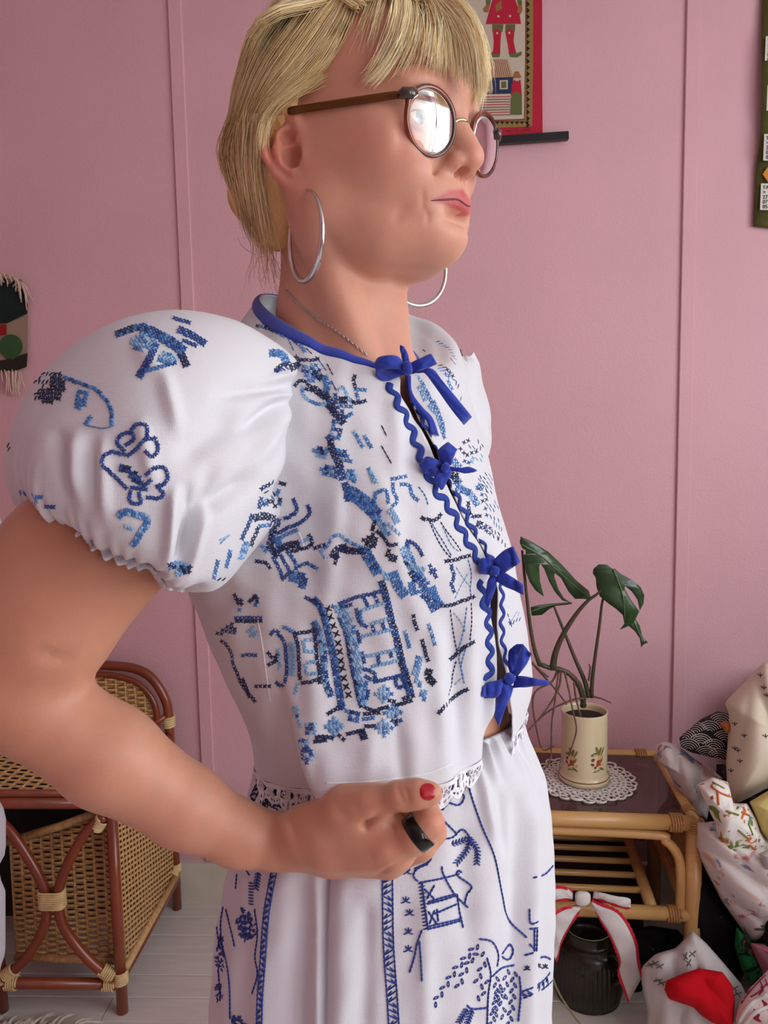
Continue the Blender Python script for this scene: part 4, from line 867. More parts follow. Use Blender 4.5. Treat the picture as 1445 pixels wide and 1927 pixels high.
# --- right hand: palm block, thumb on top, index curled to the thumb, the rest tucked behind
imc = W(735, 1592, .516); mmc = W(730, 1612, .536); rmc = W(718, 1616, .558); pmc = W(698, 1606, .578)
B.chain([WR, W(620, 1583, .527), imc], [.0175, .0200, .0190], k=.007)
B.chain([WR, W(625, 1598, .538), mmc], [.0170, .0185, .0155], k=.007)
B.chain([WR, W(615, 1598, .553), rmc], [.0165, .0170, .0150], k=.007)
B.chain([WR, W(600, 1590, .566), pmc], [.0160, .0160, .0140], k=.007)
B.chain([W(575, 1560, .535), W(655, 1524, .520), W(700, 1514, .512)], [.0175, .0150, .0118], k=.012)
B.chain([W(650, 1518, .521), W(700, 1509, .512), W(752, 1499, .505), W(785, 1494, .5025), W(811, 1493, .502)], [.0140, .0108, .0098, .0092, .0078], k=.006)
B.ell(W(700, 1560, .527), (.024, .016, .018), k=.016)
fing = [
 ([imc, W(778, 1573, .508), W(806, 1550, .510), W(800, 1524, .518), W(782, 1514, .524), W(762, 1510, .528)], [.0150, .0118, .0108, .0090, .0085, .0075]),
 ([mmc, W(790, 1590, .532), W(812, 1565, .540), W(795, 1540, .548), W(770, 1532, .552)], [.0140, .0110, .0105, .0090, .0078]),
 ([rmc, W(765, 1600, .560), W(790, 1575, .566), W(770, 1550, .572), W(745, 1545, .574)], [.0135, .0105, .0100, .0088, .0075]),
 ([pmc, W(735, 1600, .582), W(755, 1580, .586), W(740, 1560, .590), W(722, 1556, .590)], [.0120, .0092, .0088, .0076, .0066])]
for q, r in fing: B.chain(q, r, k=.004)
for q in (747, 762):
    B.cone(W(q, 1474, .4955), W(q+8, 1506, .4925), .0008, .0008, k=.0025, op='s')
B.chain([W(688, 1552, .504), W(712, 1541, .500), W(745, 1530, .500)], [.0010, .0016, .0020], k=.006, op='s')
# --- left arm, hanging behind the body
el_l = W(905, 1100, .86); B.chain([sh_l, el_l, W(880, 1420, .83)], [.034, .036, .026], k=.02)
B.cone(W(880, 1420, .83), W(872, 1490, .82), .026, .018, k=.02)
V, Q = B.mesh(); V = relax(V, Q, 1, .4)
# creases pressed into the near skin
vp0 = PX(V); Vn = np.zeros_like(V); qn = np.cross(V[Q[:, 2]]-V[Q[:, 0]], V[Q[:, 3]]-V[Q[:, 1]])
for c_ in range(4): np.add.at(Vn, Q[:, c_], qn)
Vn /= np.linalg.norm(Vn, axis=1)[:, None]+1e-12
if np.sum(Vn*(V-V.mean(0))) < 0: Vn = -Vn
facing = Vn@(-FW) > .05
def groove(pts, wd, dep, lo=0, hi=9):
    global V
    P_ = np.array(pts, float); dm = np.full(len(V), 1e9); tv = np.zeros(len(V)); n_ = len(P_)-1
    for i in range(n_):
        a, b = P_[i], P_[i+1]; ab = b-a; t_ = np.clip(((vp0-a)@ab)/(ab@ab), 0, 1); d_ = np.hypot(*(vp0-a-t_[:, None]*ab).T); m_ = d_ < dm; dm[m_] = d_[m_]; tv[m_] = ((i+t_)/n_)[m_]
    w_ = dep*np.exp(-(dm/wd)**2)*np.clip(4*tv*(1-tv)+.15, 0, 1)*facing*(V[:, 2] > lo)*(V[:, 2] < hi)*(V[:, 1] < .68)
    V = V-Vn*w_[:, None]
groove([(66, 1222), (105, 1238), (142, 1240)], 5, .0030, 1.0, 1.25); groove([(60, 1236), (95, 1245), (125, 1250)], 6, .0016, 1.0, 1.25); groove([(80, 1228), (115, 1226), (140, 1232)], 5, .0012, 1.0, 1.25)
groove([(746, 1478), (756, 1500), (764, 1520)], 3.6, .0009, .9, 1.15); groove([(759, 1478), (768, 1498), (770, 1514)], 3.6, .0008, .9, 1.15)
groove([(676, 1556), (694, 1549), (714, 1538)], 4.5, .0022, .9, 1.15); groove([(690, 1568), (688, 1552), (700, 1541)], 4.5, .0012, .9, 1.15); groove([(728, 1542), (740, 1556), (744, 1570)], 4.5, .0014, .9, 1.15)
groove([(538, 1530), (552, 1556), (556, 1590)], 7, .0010, .9, 1.15); groove([(500, 1530), (535, 1556), (560, 1600)], 14, -.0018, .9, 1.15); groove([(620, 1500), (640, 1530), (660, 1545)], 12, .0012, .9, 1.15); groove([(650, 1495), (690, 1500)], 16, -.0010, .9, 1.15); groove([(700, 1610), (735, 1600)], 14, -.0012, .9, 1.15); groove([(705, 1650), (740, 1630), (768, 1616)], 4, .0014, .9, 1.15)
groove([(793, 352), (797, 378), (792, 402)], 6, .0006, 1.3); groove([(800, 392), (806, 408), (803, 425)], 5, .0007, 1.3); groove([(742, 425), (752, 398), (770, 385)], 9, .0006, 1.3); groove([(770, 303), (800, 312), (835, 306)], 6, .0003, 1.3); groove([(600, 420), (640, 480), (700, 540)], 14, .0012, 1.3); groove([(880, 318), (862, 306), (848, 318)], 3.6, .0009, 1.3)
# skin colour: lips, blush, brows laid on as an attribute
Lh = (V-HO)@HR
col = np.tile(np.array(srgb(207, 155, 131)[:3]), (len(V), 1))
def blend(mask, c, amt):
    global col
    w = np.clip(mask, 0, 1)[:, None]*amt; col = col*(1-w) + np.array(srgb(*c)[:3])*w
def gz(c, r): return np.exp(-np.sum(((Lh-np.array(c))/np.array(r))**2, 1))
for sd in (-1, 1):
    blend(gz((.070, sd*.044, -.028), (.03, .03, .018)), (214, 140, 122), .45)
    blend(gz((-.012, sd*.085, -.016), (.022, .014, .036)), (214, 128, 112), .55)
blend(gz((.112, 0, -.030), (.014, .016, .012)), (210, 140, 122), .4)
lipw = (.0305-np.abs(Lh[:, 1]))
ztop = -.0568 + .0078*np.clip(1-(np.abs(Lh[:, 1])/.0305)**1.6, 0, 1) - .0016*np.exp(-(Lh[:, 1]/.003)**2)
zbot = -.0572 - .0074*np.clip(1-(np.abs(Lh[:, 1])/.0305)**2.0, 0, 1)
lip = np.clip((ztop-Lh[:, 2])/.0012+.5, 0, 1)*np.clip((Lh[:, 2]-zbot)/.0012+.5, 0, 1)*(Lh[:, 0] > .078)*(lipw > 0)
lp = np.array([(811, 377), (823, 371), (844, 359), (865, 356), (876, 358), (892, 360), (892, 404), (877, 401), (856, 394), (829, 382)], float); vp = PX(V)
def poly_mask(P, q, soft):
    ins = np.zeros(len(q), bool); dmin = np.full(len(q), 1e9)
    for i in range(len(P)):
        a, b = P[i-1], P[i]; ab = b-a; t_ = np.clip(((q-a)@ab)/(ab@ab), 0, 1); dmin = np.minimum(dmin, np.hypot(*(q-a-t_[:, None]*ab).T))
        c_ = (a[1] > q[:, 1]) != (b[1] > q[:, 1]); ins ^= c_ & (q[:, 0] < (b[0]-a[0])*(q[:, 1]-a[1])/(b[1]-a[1]+1e-9)+a[0])
    return np.clip(np.where(ins, dmin, -dmin)/soft+.5, 0, 1)
lipn = np.where(Lh[:, 1] < .004, poly_mask(lp, vp, 5.0)*(Lh[:, 0] > .07), lip)
blend(lipn, (190, 92, 96), .9)
hand = PX(V)
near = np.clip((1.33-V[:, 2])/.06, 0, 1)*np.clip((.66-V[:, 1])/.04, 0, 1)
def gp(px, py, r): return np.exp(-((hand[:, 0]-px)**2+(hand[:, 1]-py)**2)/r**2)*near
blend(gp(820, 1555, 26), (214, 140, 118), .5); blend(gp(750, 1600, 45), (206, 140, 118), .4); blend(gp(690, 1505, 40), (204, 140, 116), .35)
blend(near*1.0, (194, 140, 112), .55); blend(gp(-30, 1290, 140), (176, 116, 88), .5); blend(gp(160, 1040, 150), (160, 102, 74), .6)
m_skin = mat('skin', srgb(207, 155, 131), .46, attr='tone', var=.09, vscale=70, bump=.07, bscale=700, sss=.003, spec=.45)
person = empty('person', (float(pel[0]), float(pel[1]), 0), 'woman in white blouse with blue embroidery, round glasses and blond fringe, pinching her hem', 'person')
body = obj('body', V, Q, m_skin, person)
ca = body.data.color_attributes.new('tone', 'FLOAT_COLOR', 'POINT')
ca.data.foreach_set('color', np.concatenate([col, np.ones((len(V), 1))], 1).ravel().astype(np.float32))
# ------------------------------------------------------------------ clothes
m_linen = mat('white linen', srgb(212, 213, 217), .85, weave=.18, sheen=.15, spec=.25)
m_inside = MATS['white linen']
m_lace = mat('white cotton lace', srgb(232, 232, 236), .9, bump=.3, bscale=700, spec=.2)
m_blue = mat('royal blue cotton', srgb(44, 64, 168), .75, weave=.25, sheen=.2, spec=.3, var=.06, vscale=60)
m_rick = mat('navy rickrack braid', srgb(32, 58, 140), .8, bump=.3, bscale=900)
def ring_rows(ctrl, nrows, nt, e=.9, far=1.0, exps=None):
    """ctrl rows: ((Lx,Ly,LY),(Rx,Ry,RY),(Nx,Ny,NY)) -> points (nrows, nt, 3)"""
    K = np.array([[W(*a) for a in row] for row in ctrl])
    K = cr_interp(K, nrows); t = np.linspace(0, 2*math.pi, nt, endpoint=False)
    c = np.sign(np.cos(t))*np.abs(np.cos(t))**e; s = np.sign(np.sin(t))*np.abs(np.sin(t))**e
    s = np.where(s < 0, s*far, s)
    C = (K[:, 0]+K[:, 1])/2; A = (K[:, 1]-K[:, 0])/2; Bv = K[:, 2]-C
    return C[:, None]+A[:, None]*c[None, :, None]+Bv[:, None]*s[None, :, None], t
CT = [((488, 560, .705), (775, 688, .672), (640, 662, .595)),
      ((462, 596, .71), (822, 668, .70), (612, 702, .573)),
      ((440, 650, .71), (864, 672, .715), (590, 768, .553)),
      ((420, 770, .71), (892, 768, .71), (585, 850, .545)),
      ((392, 920, .70), (922, 900, .70), (600, 950, .54)),
      ((370, 1075, .70), (957, 1030, .70), (615, 1070, .54)),
      ((410, 1180, .695), (981, 1130, .70), (640, 1180, .545)),
      ((464, 1280, .695), (994, 1210, .705), (665, 1290, .552)),
      ((490, 1342, .70), (1000, 1275, .71), (685, 1390, .556)),
      ((502, 1396, .705), (988, 1325, .71), (695, 1478, .553))]
NR, NT = 220, 720
RG, TT = ring_rows(CT, NR, NT)
near_e = np.array([(600, 720), (690, 744), (719, 752), (748, 750), (785, 780), (802, 791), (831, 799), (856, 806), (917, 834), (963, 858), (1021, 896), (1048, 911), (1104, 926), (1150, 926), (1197, 935), (1271, 938), (1340, 930), (1380, 908), (1500, 890)], float)
far_e = np.array([(600, 745), (690, 766), (719, 768), (752, 772), (775, 786), (802, 795), (831, 806), (862, 822), (931, 846), (963, 861), (1021, 899), (1048, 914), (1104, 939), (1176, 940), (1216, 941), (1262, 952), (1340, 962), (1500, 950)], float)
def edge_t(poly):
    out = []
    for r in RG:
        q = PX(r[:NT//2]); f = q[:, 0]-np.interp(q[:, 1], poly[:, 0], poly[:, 1])
        k = np.nonzero(f < 0)[0]
        out.append(TT[k[0]] if len(k) else .6)
    out = np.array(out); ker = np.ones(5)/5
    return np.convolve(np.pad(out, 2, 'edge'), ker, 'valid')
t_near = edge_t(near_e); t_far = edge_t(far_e)
t_far = np.minimum(t_far, t_near-.012)
NC = 340
def sample(row, t):
    q = (t/(2*math.pi)*NT) % NT; i = q.astype(int); f = (q-i)[:, None]
    return RG[row][i % NT]*(1-f)+RG[row][(i+1) % NT]*f
BL = np.array([sample(i, np.linspace(t_near[i], t_far[i]+2*math.pi, NC)) for i in range(NR)])
TB = np.array([np.linspace(t_near[i], t_far[i]+2*math.pi, NC) for i in range(NR)])
def drape_normals(G):
    du = np.gradient(G, axis=1); dv = np.gradient(G, axis=0); n = np.cross(du, dv)
    return n/(np.linalg.norm(n, axis=2, keepdims=True)+1e-12)
def blouse_displace(G):
    px = PX(G.reshape(-1, 3)).reshape(G.shape[:2]+(2,)); X, Yp = px[..., 0], px[..., 1]
    n = drape_normals(G)
    ctr = G.mean(axis=1, keepdims=True); sgn = np.sign(np.sum(n*(G-ctr), 2).mean()); n = n*sgn
    nearside = sm(np.sum(n*(-FW), 2), -.15, .25)
    d = np.zeros(X.shape)
    # bust
    d += .010*np.exp(-((X-720)/120)**2-((Yp-940)/130)**2)*nearside
    d -= .006*np.exp(-((X-560)/60)**2-((Yp-1000)/120)**2)*nearside
    # diagonal drag folds from the armhole and from the pinched hem
    a = ((X-430)*.25+(Yp-1080)*.97)
    d += .0045*np.exp(-(a/22)**2)*sm(X, 360, 420)*(1-sm(X, 520, 680))*nearside
    d -= .0040*np.exp(-((a-45)/30)**2)*sm(X, 360, 430)*(1-sm(X, 560, 720))*nearside
    for (fx, fy, gx, gy, wd, am) in ((640, 900, 610, 1130, 16, .0016), (700, 880, 770, 1130, 14, .0018), (560, 1180, 640, 1430, 20, .003), (700, 1350, 690, 1480, 14, .0022),
                                     (745, 1330, 760, 1480, 12, -.002), (850, 1150, 862, 1420, 20, -.003), (815, 1180, 838, 1440, 18, .003), (885, 1170, 880, 1390, 16, .0025), (620, 1380, 630, 1480, 12, -.002), (790, 760, 760, 900, 16, -.002), (735, 740, 745, 860, 14, .0016)):
        L = math.hypot(gx-fx, gy-fy); ux, uy = (gx-fx)/L, (gy-fy)/L
        al = (X-fx)*ux+(Yp-fy)*uy; pe = -(X-fx)*uy+(Yp-fy)*ux
        d += 1.5*am*np.exp(-(pe/wd)**2)*sm(al, -30, 50)*(1-sm(al, L-40, L+50))*nearside
    d += +.0015*vnoise(np.stack([X/48, Yp/75], -1), 3)*nearside + .00012*vnoise(np.stack([X/14, Yp/17], -1), 5)
    G = G + n*d[..., None]
    # the front panel is lifted towards the pinching hand, folding over at its side
    fold = 525+(Yp-1290)*.40
    lift = sm(Yp, 1200, 1470)*sm(X, 0, 1)*nearside
    bump = sm(X-fold, -6, 40)*(1-.75*sm(X, 800, 930))
    over = sm(X-fold, -4, 26)*(1-sm(X-fold, 30, 130))
    G = G + (-FW)[None, None]*(.030*lift*bump)[..., None] - RT[None, None]*(.013*lift*over)[..., None]
    return G
BL = blouse_displace(BL)
blouse = obj('blouse', BL.reshape(-1, 3), grid_faces(NR, NC), m_linen, person)
blouse['label'] = 'short white linen blouse with blue cross stitch, tied with blue bows'
sol = blouse.modifiers.new('thickness', 'SOLIDIFY'); sol.thickness = .0008; sol.offset = 0
# neck binding
def band(name, G, i0, i1, off, m, parent, j0=0, j1=None):
    S = G[i0:i1, j0:j1]; n = drape_normals(G)[i0:i1, j0:j1]
    c = G.mean(axis=(0, 1)); n = n*np.sign(np.sum(n*(S-c), 2).mean())
    prof = np.sin(np.linspace(0, math.pi, i1-i0))**.4
    S2 = S + n*(off*prof)[:, None, None]
    return obj(name, S2.reshape(-1, 3), grid_faces(*S.shape[:2]), m, parent)
bind = band('neck_binding', BL, 0, 9, .0016, m_blue, blouse)
sol = bind.modifiers.new('thickness', 'SOLIDIFY'); sol.thickness = .0016; sol.offset = 0
# lace edging along the hem: scalloped strip with raised cords
def hem_lace():
    e = BL[-1]; up = BL[-1]-BL[-8]; up /= np.linalg.norm(up, axis=1)[:, None]
    seg = np.concatenate([[0], np.cumsum(np.linalg.norm(np.diff(e, axis=0), axis=1))]); n = int(seg[-1]/.0014); sv = np.linspace(0, seg[-1], n)
    E = np.stack([np.interp(sv, seg, e[:, k]) for k in range(3)], 1); U = np.stack([np.interp(sv, seg, up[:, k]) for k in range(3)], 1)
    U = U*.75 + np.array([0, 0, -.35]); U /= np.linalg.norm(U, axis=1)[:, None]
    per = .020; ph = (sv % per)/per; sc = np.abs(np.sin(ph*math.pi))
    base = .015+.004*np.sin(sv*9); rows = 12; P = []
    out = np.cross(np.gradient(E, axis=0), U); out /= np.linalg.norm(out, axis=1)[:, None]+1e-9
    out = out*np.sign(np.sum(out*(E-E.mean(0)), 1))[:, None]
    for r in range(rows):
        q = r/(rows-1); P.append(E + U*((base*.7+.006*sc*(q**2))*q)[:, None] + out*(.0012*np.sin(sv/.006+q*4))[:, None])
    P = np.array(P); F = []
    for i in range(rows-1):
        for j in range(n-1):
            hx = (sv[j] % .0095)/.0095-.5; hy = (i-4.5)/3.2
            hole = (hx*2.4)**2+hy**2 < .55 or (i >= 8 and ((sv[j] % .005)/.005-.5)**2*9+((i-9)/1.3)**2 < .6)
            if not hole: a = i*n+j; F.append((a, a+1, a+1+n, a+n))
    lace = obj('lace_trim', P.reshape(-1, 3), F, m_lace, blouse)
    s = lace.modifiers.new('thickness', 'SOLIDIFY'); s.thickness = .0008; s.offset = 0
    mb = MB()
    mb.tube(P[-1][::2], .0008, 5); mb.tube(P[0][::3]+out[::3]*.0006, .0006, 5)
    for k in range(int(seg[-1]/per)):
        j = int((k+.5)*per/.0014)
        if j >= n: break
        c = P[5, j]; t = unit(P[5, min(j+1, n-1)]-P[5, j-1]); u = U[j]
        for a in range(5):
            an = 2*math.pi*a/5; q = c+(t*math.cos(an)+u*math.sin(an))*.0032+out[j]*.001
            loop = [q+(t*math.cos(b)+u*math.sin(b))*.0017 for b in np.linspace(0, 2*math.pi, 9)]
            mb.tube(loop, .0006, 4, cap=False)
    mb.build('lace_cord', m_lace, lace); lace.parent = blouse
    return lace
lace = hem_lace()
# ---- sleeves
def puff(name, pairs, parent, fl_cap, fl_cuff, seed, nr=150, nt=420, gather=44):
    ctrl = []
    for A_, B_, dep, (ox, oy) in pairs:
        ctrl.append((B_, A_, ((A_[0]+B_[0])/2+ox, (A_[1]+B_[1])/2+oy, (A_[2]+B_[2])/2-dep)))
    G, t = ring_rows(ctrl, nr, nt, .88); C = G.mean(1)
    n = drape_normals(G); n = n*np.sign(np.sum(n*(G-C[:, None]), 2).mean())
    q = np.linspace(0, 1, nr)[:, None]; tt = t[None, :]
    r = np.random.default_rng(seed); d = np.zeros((nr, nt))
    wob = lambda k, p: sum(r.uniform(.4, 1)*np.sin(int(m_)*tt+r.uniform(0, 6.28)+p*q*r.uniform(-1, 1)) for m_ in r.integers(k*.55, k*1.3, 5))/2.5
    d += .0045*wob(11, 3)*sm(q, .45, .85) + .0030*wob(gather, 1.5)*sm(q, .72, .97)*fl_cuff + .0016*wob(gather*1.6, 1)*sm(q, .9, 1.0)*fl_cuff
    d += .0035*wob(9, 4)*(1-sm(q, .03, .4))*fl_cap + .0016*wob(30, 2)*(1-sm(q, .0, .16))*fl_cap
    d += .0030*vnoise(np.stack(np.broadcast_arrays(np.cos(tt)*2.2+q*5, np.sin(tt)*2.2-q*3), -1), seed)
    return G, n, d, t, q, C
pr = [((600, 690, .65), (560, 930, .63), .030, (0, 0)),
      ((558, 680, .600), (530, 945, .580), .030, (0, 0)),
      ((508, 645, .585), (520, 975, .565), .055, (0, 0)),
      ((430, 603, .575), (492, 1012, .555), .075, (0, 0)),
      ((325, 586, .565), (452, 1055, .545), .088, (0, 0)),
      ((215, 612, .555), (425, 1080, .54), .094, (0, 0)),
      ((115, 680, .550), (402, 1096, .535), .095, (-5, 10)),
      ((46, 770, .545), (385, 1104, .53), .092, (-10, 10)),
      ((20, 860, .540), (372, 1106, .528), .084, (-10, 10)),
      ((30, 925, .535), (358, 1102, .526), .072, (-5, 8)),
      ((58, 958, .532), (336, 1088, .525), .056, (0, 6))]
G, n, d, t, q, C = puff('sleeve', pr, blouse, 1, 1, 21)
px = PX(G.reshape(-1, 3)).reshape(G.shape[:2]+(2,)); X, Yp = px[..., 0], px[..., 1]; ns = sm(np.sum(n*(-FW), 2), -.1, .3)
for (fx, fy, gx, gy, wd, am) in ((262, 660, 300, 705, 16, .003), (310, 720, 330, 800, 13, .0045), (270, 800, 290, 900, 14, .003), (150, 820, 150, 920, 16, .005), (110, 820, 125, 930, 14, -.005), (178, 850, 175, 940, 12, -.0035), (200, 830, 205, 960, 12, .003),
                                 (330, 930, 318, 1050, 13, .007), (352, 920, 345, 1060, 14, -.005), (400, 880, 330, 1060, 16, -.003), (390, 950, 360, 1060, 12, .004), (545, 745, 470, 800, 13, -.006), (545, 720, 420, 742, 15, -.004), (548, 770, 480, 860, 16, .004), (545, 705, 495, 722, 10, .005), (548, 745, 500, 748, 9, .0045), (470, 900, 380, 960, 20, -.006), (440, 780, 340, 860, 30, -.005)):
    L = math.hypot(gx-fx, gy-fy); ux, uy = (gx-fx)/L, (gy-fy)/L
    al = (X-fx)*ux+(Yp-fy)*uy; pe = -(X-fx)*uy+(Yp-fy)*ux
    d = d + 1.3*am*np.exp(-(pe/wd)**2)*sm(al, -25, 30)*(1-sm(al, L-30, L+40))*ns
SL = G + n*d[..., None]
def close_sleeve(S, flare=.0):
    # elastic edge: a short frill past the gathers, then turned back inside
    c = S[-1].mean(0); ax = unit(S[-1].mean(0)-S[-14].mean(0)); rows = [S]
    ph = np.linspace(0, 2*math.pi, S.shape[1], endpoint=False)
    rad = S[-1]-c
    for k, (g, o) in enumerate(((.002, -.02), (.004, .0), (.0065, .02), (.0075, .0), (.0055, -.06), (.001, -.12))):
        w_ = (.0012*np.sin(58*ph)+.0009*np.sin(41*ph+1))[:, None]*(1 if k < 4 else .3)
        rows.append((c + rad*(1+o) + ax*g + unit(rad.mean(0)+1e-6)*0 + rad/np.linalg.norm(rad, axis=1)[:, None]*w_)[None])
    return np.concatenate(rows)
SL2 = close_sleeve(SL)
sleeve = obj('sleeve', SL2.reshape(-1, 3), grid_faces(*SL2.shape[:2], wrap=True), m_linen, blouse)
# far sleeve, mostly hidden behind the chest
prl = [((884, 672, .775), (835, 660, .77), .040, (0, 0)), ((900, 692, .785), (815, 672, .78), .060, (0, 0)), ((914, 735, .79), (800, 715, .785), .075, (0, 0)),
       ((921, 795, .79), (800, 780, .79), .078, (0, 0)), ((919, 845, .79), (812, 840, .79), .068, (0, 0)), ((900, 880, .795), (830, 885, .795), .048, (0, 0))]
G, n, d, t, q, C = puff('sleeve', prl, blouse, 1.6, 1, 5)
prn = close_sleeve(G+n*d[..., None])
obj('sleeve', prn.reshape(-1, 3), grid_faces(*prn.shape[:2], wrap=True), m_linen, blouse)
# ---- trousers
TR = [((496, 1412, .71), (962, 1345, .715), (735, 1432, .572)),
      ((486, 1458, .71), (985, 1390, .715), (730, 1470, .560)),
      ((462, 1545, .71), (1015, 1460, .715), (722, 1540, .548)),
      ((446, 1640, .705), (1030, 1590, .715), (705, 1650, .540)),
      ((434, 1750, .70), (1036, 1720, .715), (690, 1770, .535)),
      ((428, 1850, .70), (1032, 1850, .715), (680, 1880, .532)),
      ((426, 1960, .70), (1032, 1985, .715), (676, 2010, .530)),
      ((426, 2120, .70), (1024, 2150, .715), (676, 2180, .530))]
NRt, NTt = 170, 620
TG, tt = ring_rows(TR, NRt, NTt)
px = PX(TG.reshape(-1, 3)).reshape(NRt, NTt, 2); X, Yp = px[..., 0], px[..., 1]
n = drape_normals(TG); n = n*np.sign(np.sum(n*(TG-TG.mean(1, keepdims=True)), 2).mean()); ns = sm(np.sum(n*(-FW), 2), -.1, .3)
q = np.linspace(0, 1, NRt)[:, None]; r = np.random.default_rng(4); d = np.zeros(X.shape)
wob = lambda ks, p: sum(r.uniform(.5, 1)*np.sin(k*tt[None]+r.uniform(0, 6.28)+p*q*r.uniform(-1, 1)) for k in ks)/2.2
d += .0052*wob((38, 47, 55, 63), 3)*(1-sm(q, .02, .34))*sm(q, -.02, .05) + .0012*wob((90, 110), 2)*(1-sm(q, .05, .14)) + .004*wob((7, 11, 15, 19), 2)*sm(q, .05, .5)
def dent(fx, fy, gx, gy, wd, am):
    L = math.hypot(gx-fx, gy-fy); ux, uy = (gx-fx)/L, (gy-fy)/L
    al = (X-fx)*ux+(Yp-fy)*uy; pe = -(X-fx)*uy+(Yp-fy)*ux
    return am*np.exp(-(pe/wd)**2)*sm(al, -25, 30)*(1-sm(al, L-30, L+40))*ns
for a in ((612, 1640, 612, 2050, 7, -.008), (596, 1640, 598, 2050, 16, .006), (640, 1650, 640, 2000, 22, .004), (560, 1650, 555, 2000, 18, -.004), (690, 1700, 684, 2000, 16, -.004), (1005, 1520, 990, 1950, 12, .006), (980, 1500, 970, 1950, 14, -.005), (870, 1560, 900, 1950, 22, -.003), (800, 1700, 800, 2000, 18, .003), (500, 1650, 490, 2000, 16, .003), (940, 1480, 955, 1600, 10, -.004), (905, 1460, 925, 1570, 9, .004)):
    d = d + dent(*a)
d += .0006*vnoise(np.stack([X/26, Yp/40], -1), 8)
TG = TG+n*d[..., None]
# waist turned in
top = TG[0]; cin = top.mean(0); ins = np.stack([cin+(top-cin)*.97+np.array([0, 0, -.004]), cin+(top-cin)*.985+np.array([0, 0, .0015])])
TG2 = np.concatenate([ins, TG])
trousers = obj('trousers', TG2.reshape(-1, 3), grid_faces(*TG2.shape[:2], wrap=True), m_linen, person)
trousers['label'] = 'high waisted white linen trousers with blue line embroidery'
# the two trouser legs carry on below the picture
for sd in (-1, 1):
    c0 = pel + Rt@np.array([0, sd*.07, 0]); rows = []
    for z, rx in ((.72, .115), (.6, .12), (.4, .115), (.2, .112), (.12, .11)):
        th = np.linspace(0, 2*math.pi, 48, endpoint=False)
        loc = np.stack([rx*.95*np.cos(th), rx*.62*np.sin(th)+sd*.03, np.zeros(48)], 1)+.003*np.sin(9*th)[:, None]
        rows.append(np.array([c0[0], c0[1], z])+loc@Rt.T)
    rows = np.array(rows); obj('trouser_leg', rows.reshape(-1, 3), grid_faces(5, 48, wrap=True), m_linen, trousers)
# ------------------------------------------------------------------ hair, eyes, glasses, jewellery
HS = Sculpt(axis_pts([(-.20, .08, .0035)]), axis_pts([(.54, .80, .0035)]), axis_pts([(1.38, 1.68, .0035)]))
HS.hell((.000, 0, .034), (.106, .083, .096), k=.01)
HS.hell((.052, 0, .048), (.056, .064, .062), k=.02)
HS.hell((.092, 0, -.030), (.096, .4, .132), k=.006, op='s')
HS.hell((-.074, 0, -.012), (.034, .048, .036), k=.03)
HS.hell((-.088, -.012, -.022), (.021, .034, .019), k=.015)
HS.hchain([(-.054, 0, -.030), (-.036, 0, -.058), (-.028, 0, -.080)], [.024, .019, .010], k=.012)
HS.hchain([(-.040, -.052, -.02), (-.050, -.040, -.06)], [.020, .014], k=.02); HS.hchain([(-.040, .052, -.02), (-.050, .040, -.06)], [.020, .014], k=.02)
for sd in (-1, 1):
    HS.hell((.004, sd*.100, -.030), (.034, .045, .040), k=.008, op='s')
hV, hQ = HS.mesh(); hV = relax(hV, hQ, 3, .5)
m_hair = mat('blond hair', srgb(205, 172, 116), .5, attr='tone', spec=.6)
m_cap = mat('ash blond hair', srgb(222, 186, 122), .6, var=.2, vscale=60, bump=.6, bscale=300, stretch=(1, 1, .2))
hair = obj('hair', hV, hQ, m_cap, person); hair['label'] = 'blond hair with a wispy fringe, pinned back behind the ear'
hbvh = BVHTree.FromPolygons([Vector(v) for v in hV], [tuple(map(int, q)) for q in hQ])
bbvh = BVHTree.FromPolygons([Vector(v) for v in V], [tuple(map(int, q)) for q in Q])
def guide(pts, lift, mass=True):
    """pixel polyline -> world points on the hair or head surface, lifted; points off the surface keep the last distance"""
    out = []; dist = None
    for k, (x, y) in enumerate(cr_interp(np.array(pts, float), 12)):
        h = cast(x, y, hbvh, bbvh) if mass else cast(x, y, bbvh)
        l = np.interp(k/11, np.linspace(0, 1, len(lift)), lift) if not np.isscalar(lift) else lift
        d = ray(x, y); d = d/np.linalg.norm(d)
        if h is None or y < 0:
            p = CAM + d*((dist if dist else .64))
            if y < 0: q_ = hbvh.find_nearest(Vector(p if h is None else h[0])); p = np.array(q_[0])+np.array(q_[1])*np.sign(np.dot(np.array(q_[1]), np.array(q_[0])-HO))*.002
        else:
            p = h[0]; dist = h[1]
            p = p - d*l
        out.append(p)
    return np.array(out)
strands = []      # (points, radius, shade)
def family(guides, n, spread, r, shades, jit=.0015, cut=(.75, 1.0), mirror=True, lift=(0, .004)):
    G = [smooth_path(g.copy()) for g in guides]
    for i in range(n):
        q = rng.uniform(0, len(G)-1); a = int(q); f = q-a
        p = G[a]*(1-f)+G[min(a+1, len(G)-1)]*f
        off = rng.normal(size=3)*spread; wv = rng.normal(size=3)*jit; k = rng.uniform(1.5, 5)
        tt_ = np.linspace(0, 1, 12)[:, None]
        p = p + off*(.4+.6*tt_) + wv*np.sin(tt_*k+rng.uniform(0, 6)) - FW*rng.uniform(*lift)
        c = rng.uniform(*cut); m_ = max(4, int(12*c)); p = p[:m_]
        strands.append((p, r*rng.uniform(.6, 1.25), shades[rng.integers(len(shades))]))
        if mirror:
            L = (p-HO)@HR; L[:, 1] *= -1; strands.append((HdA(L), r, shades[rng.integers(len(shades))]))
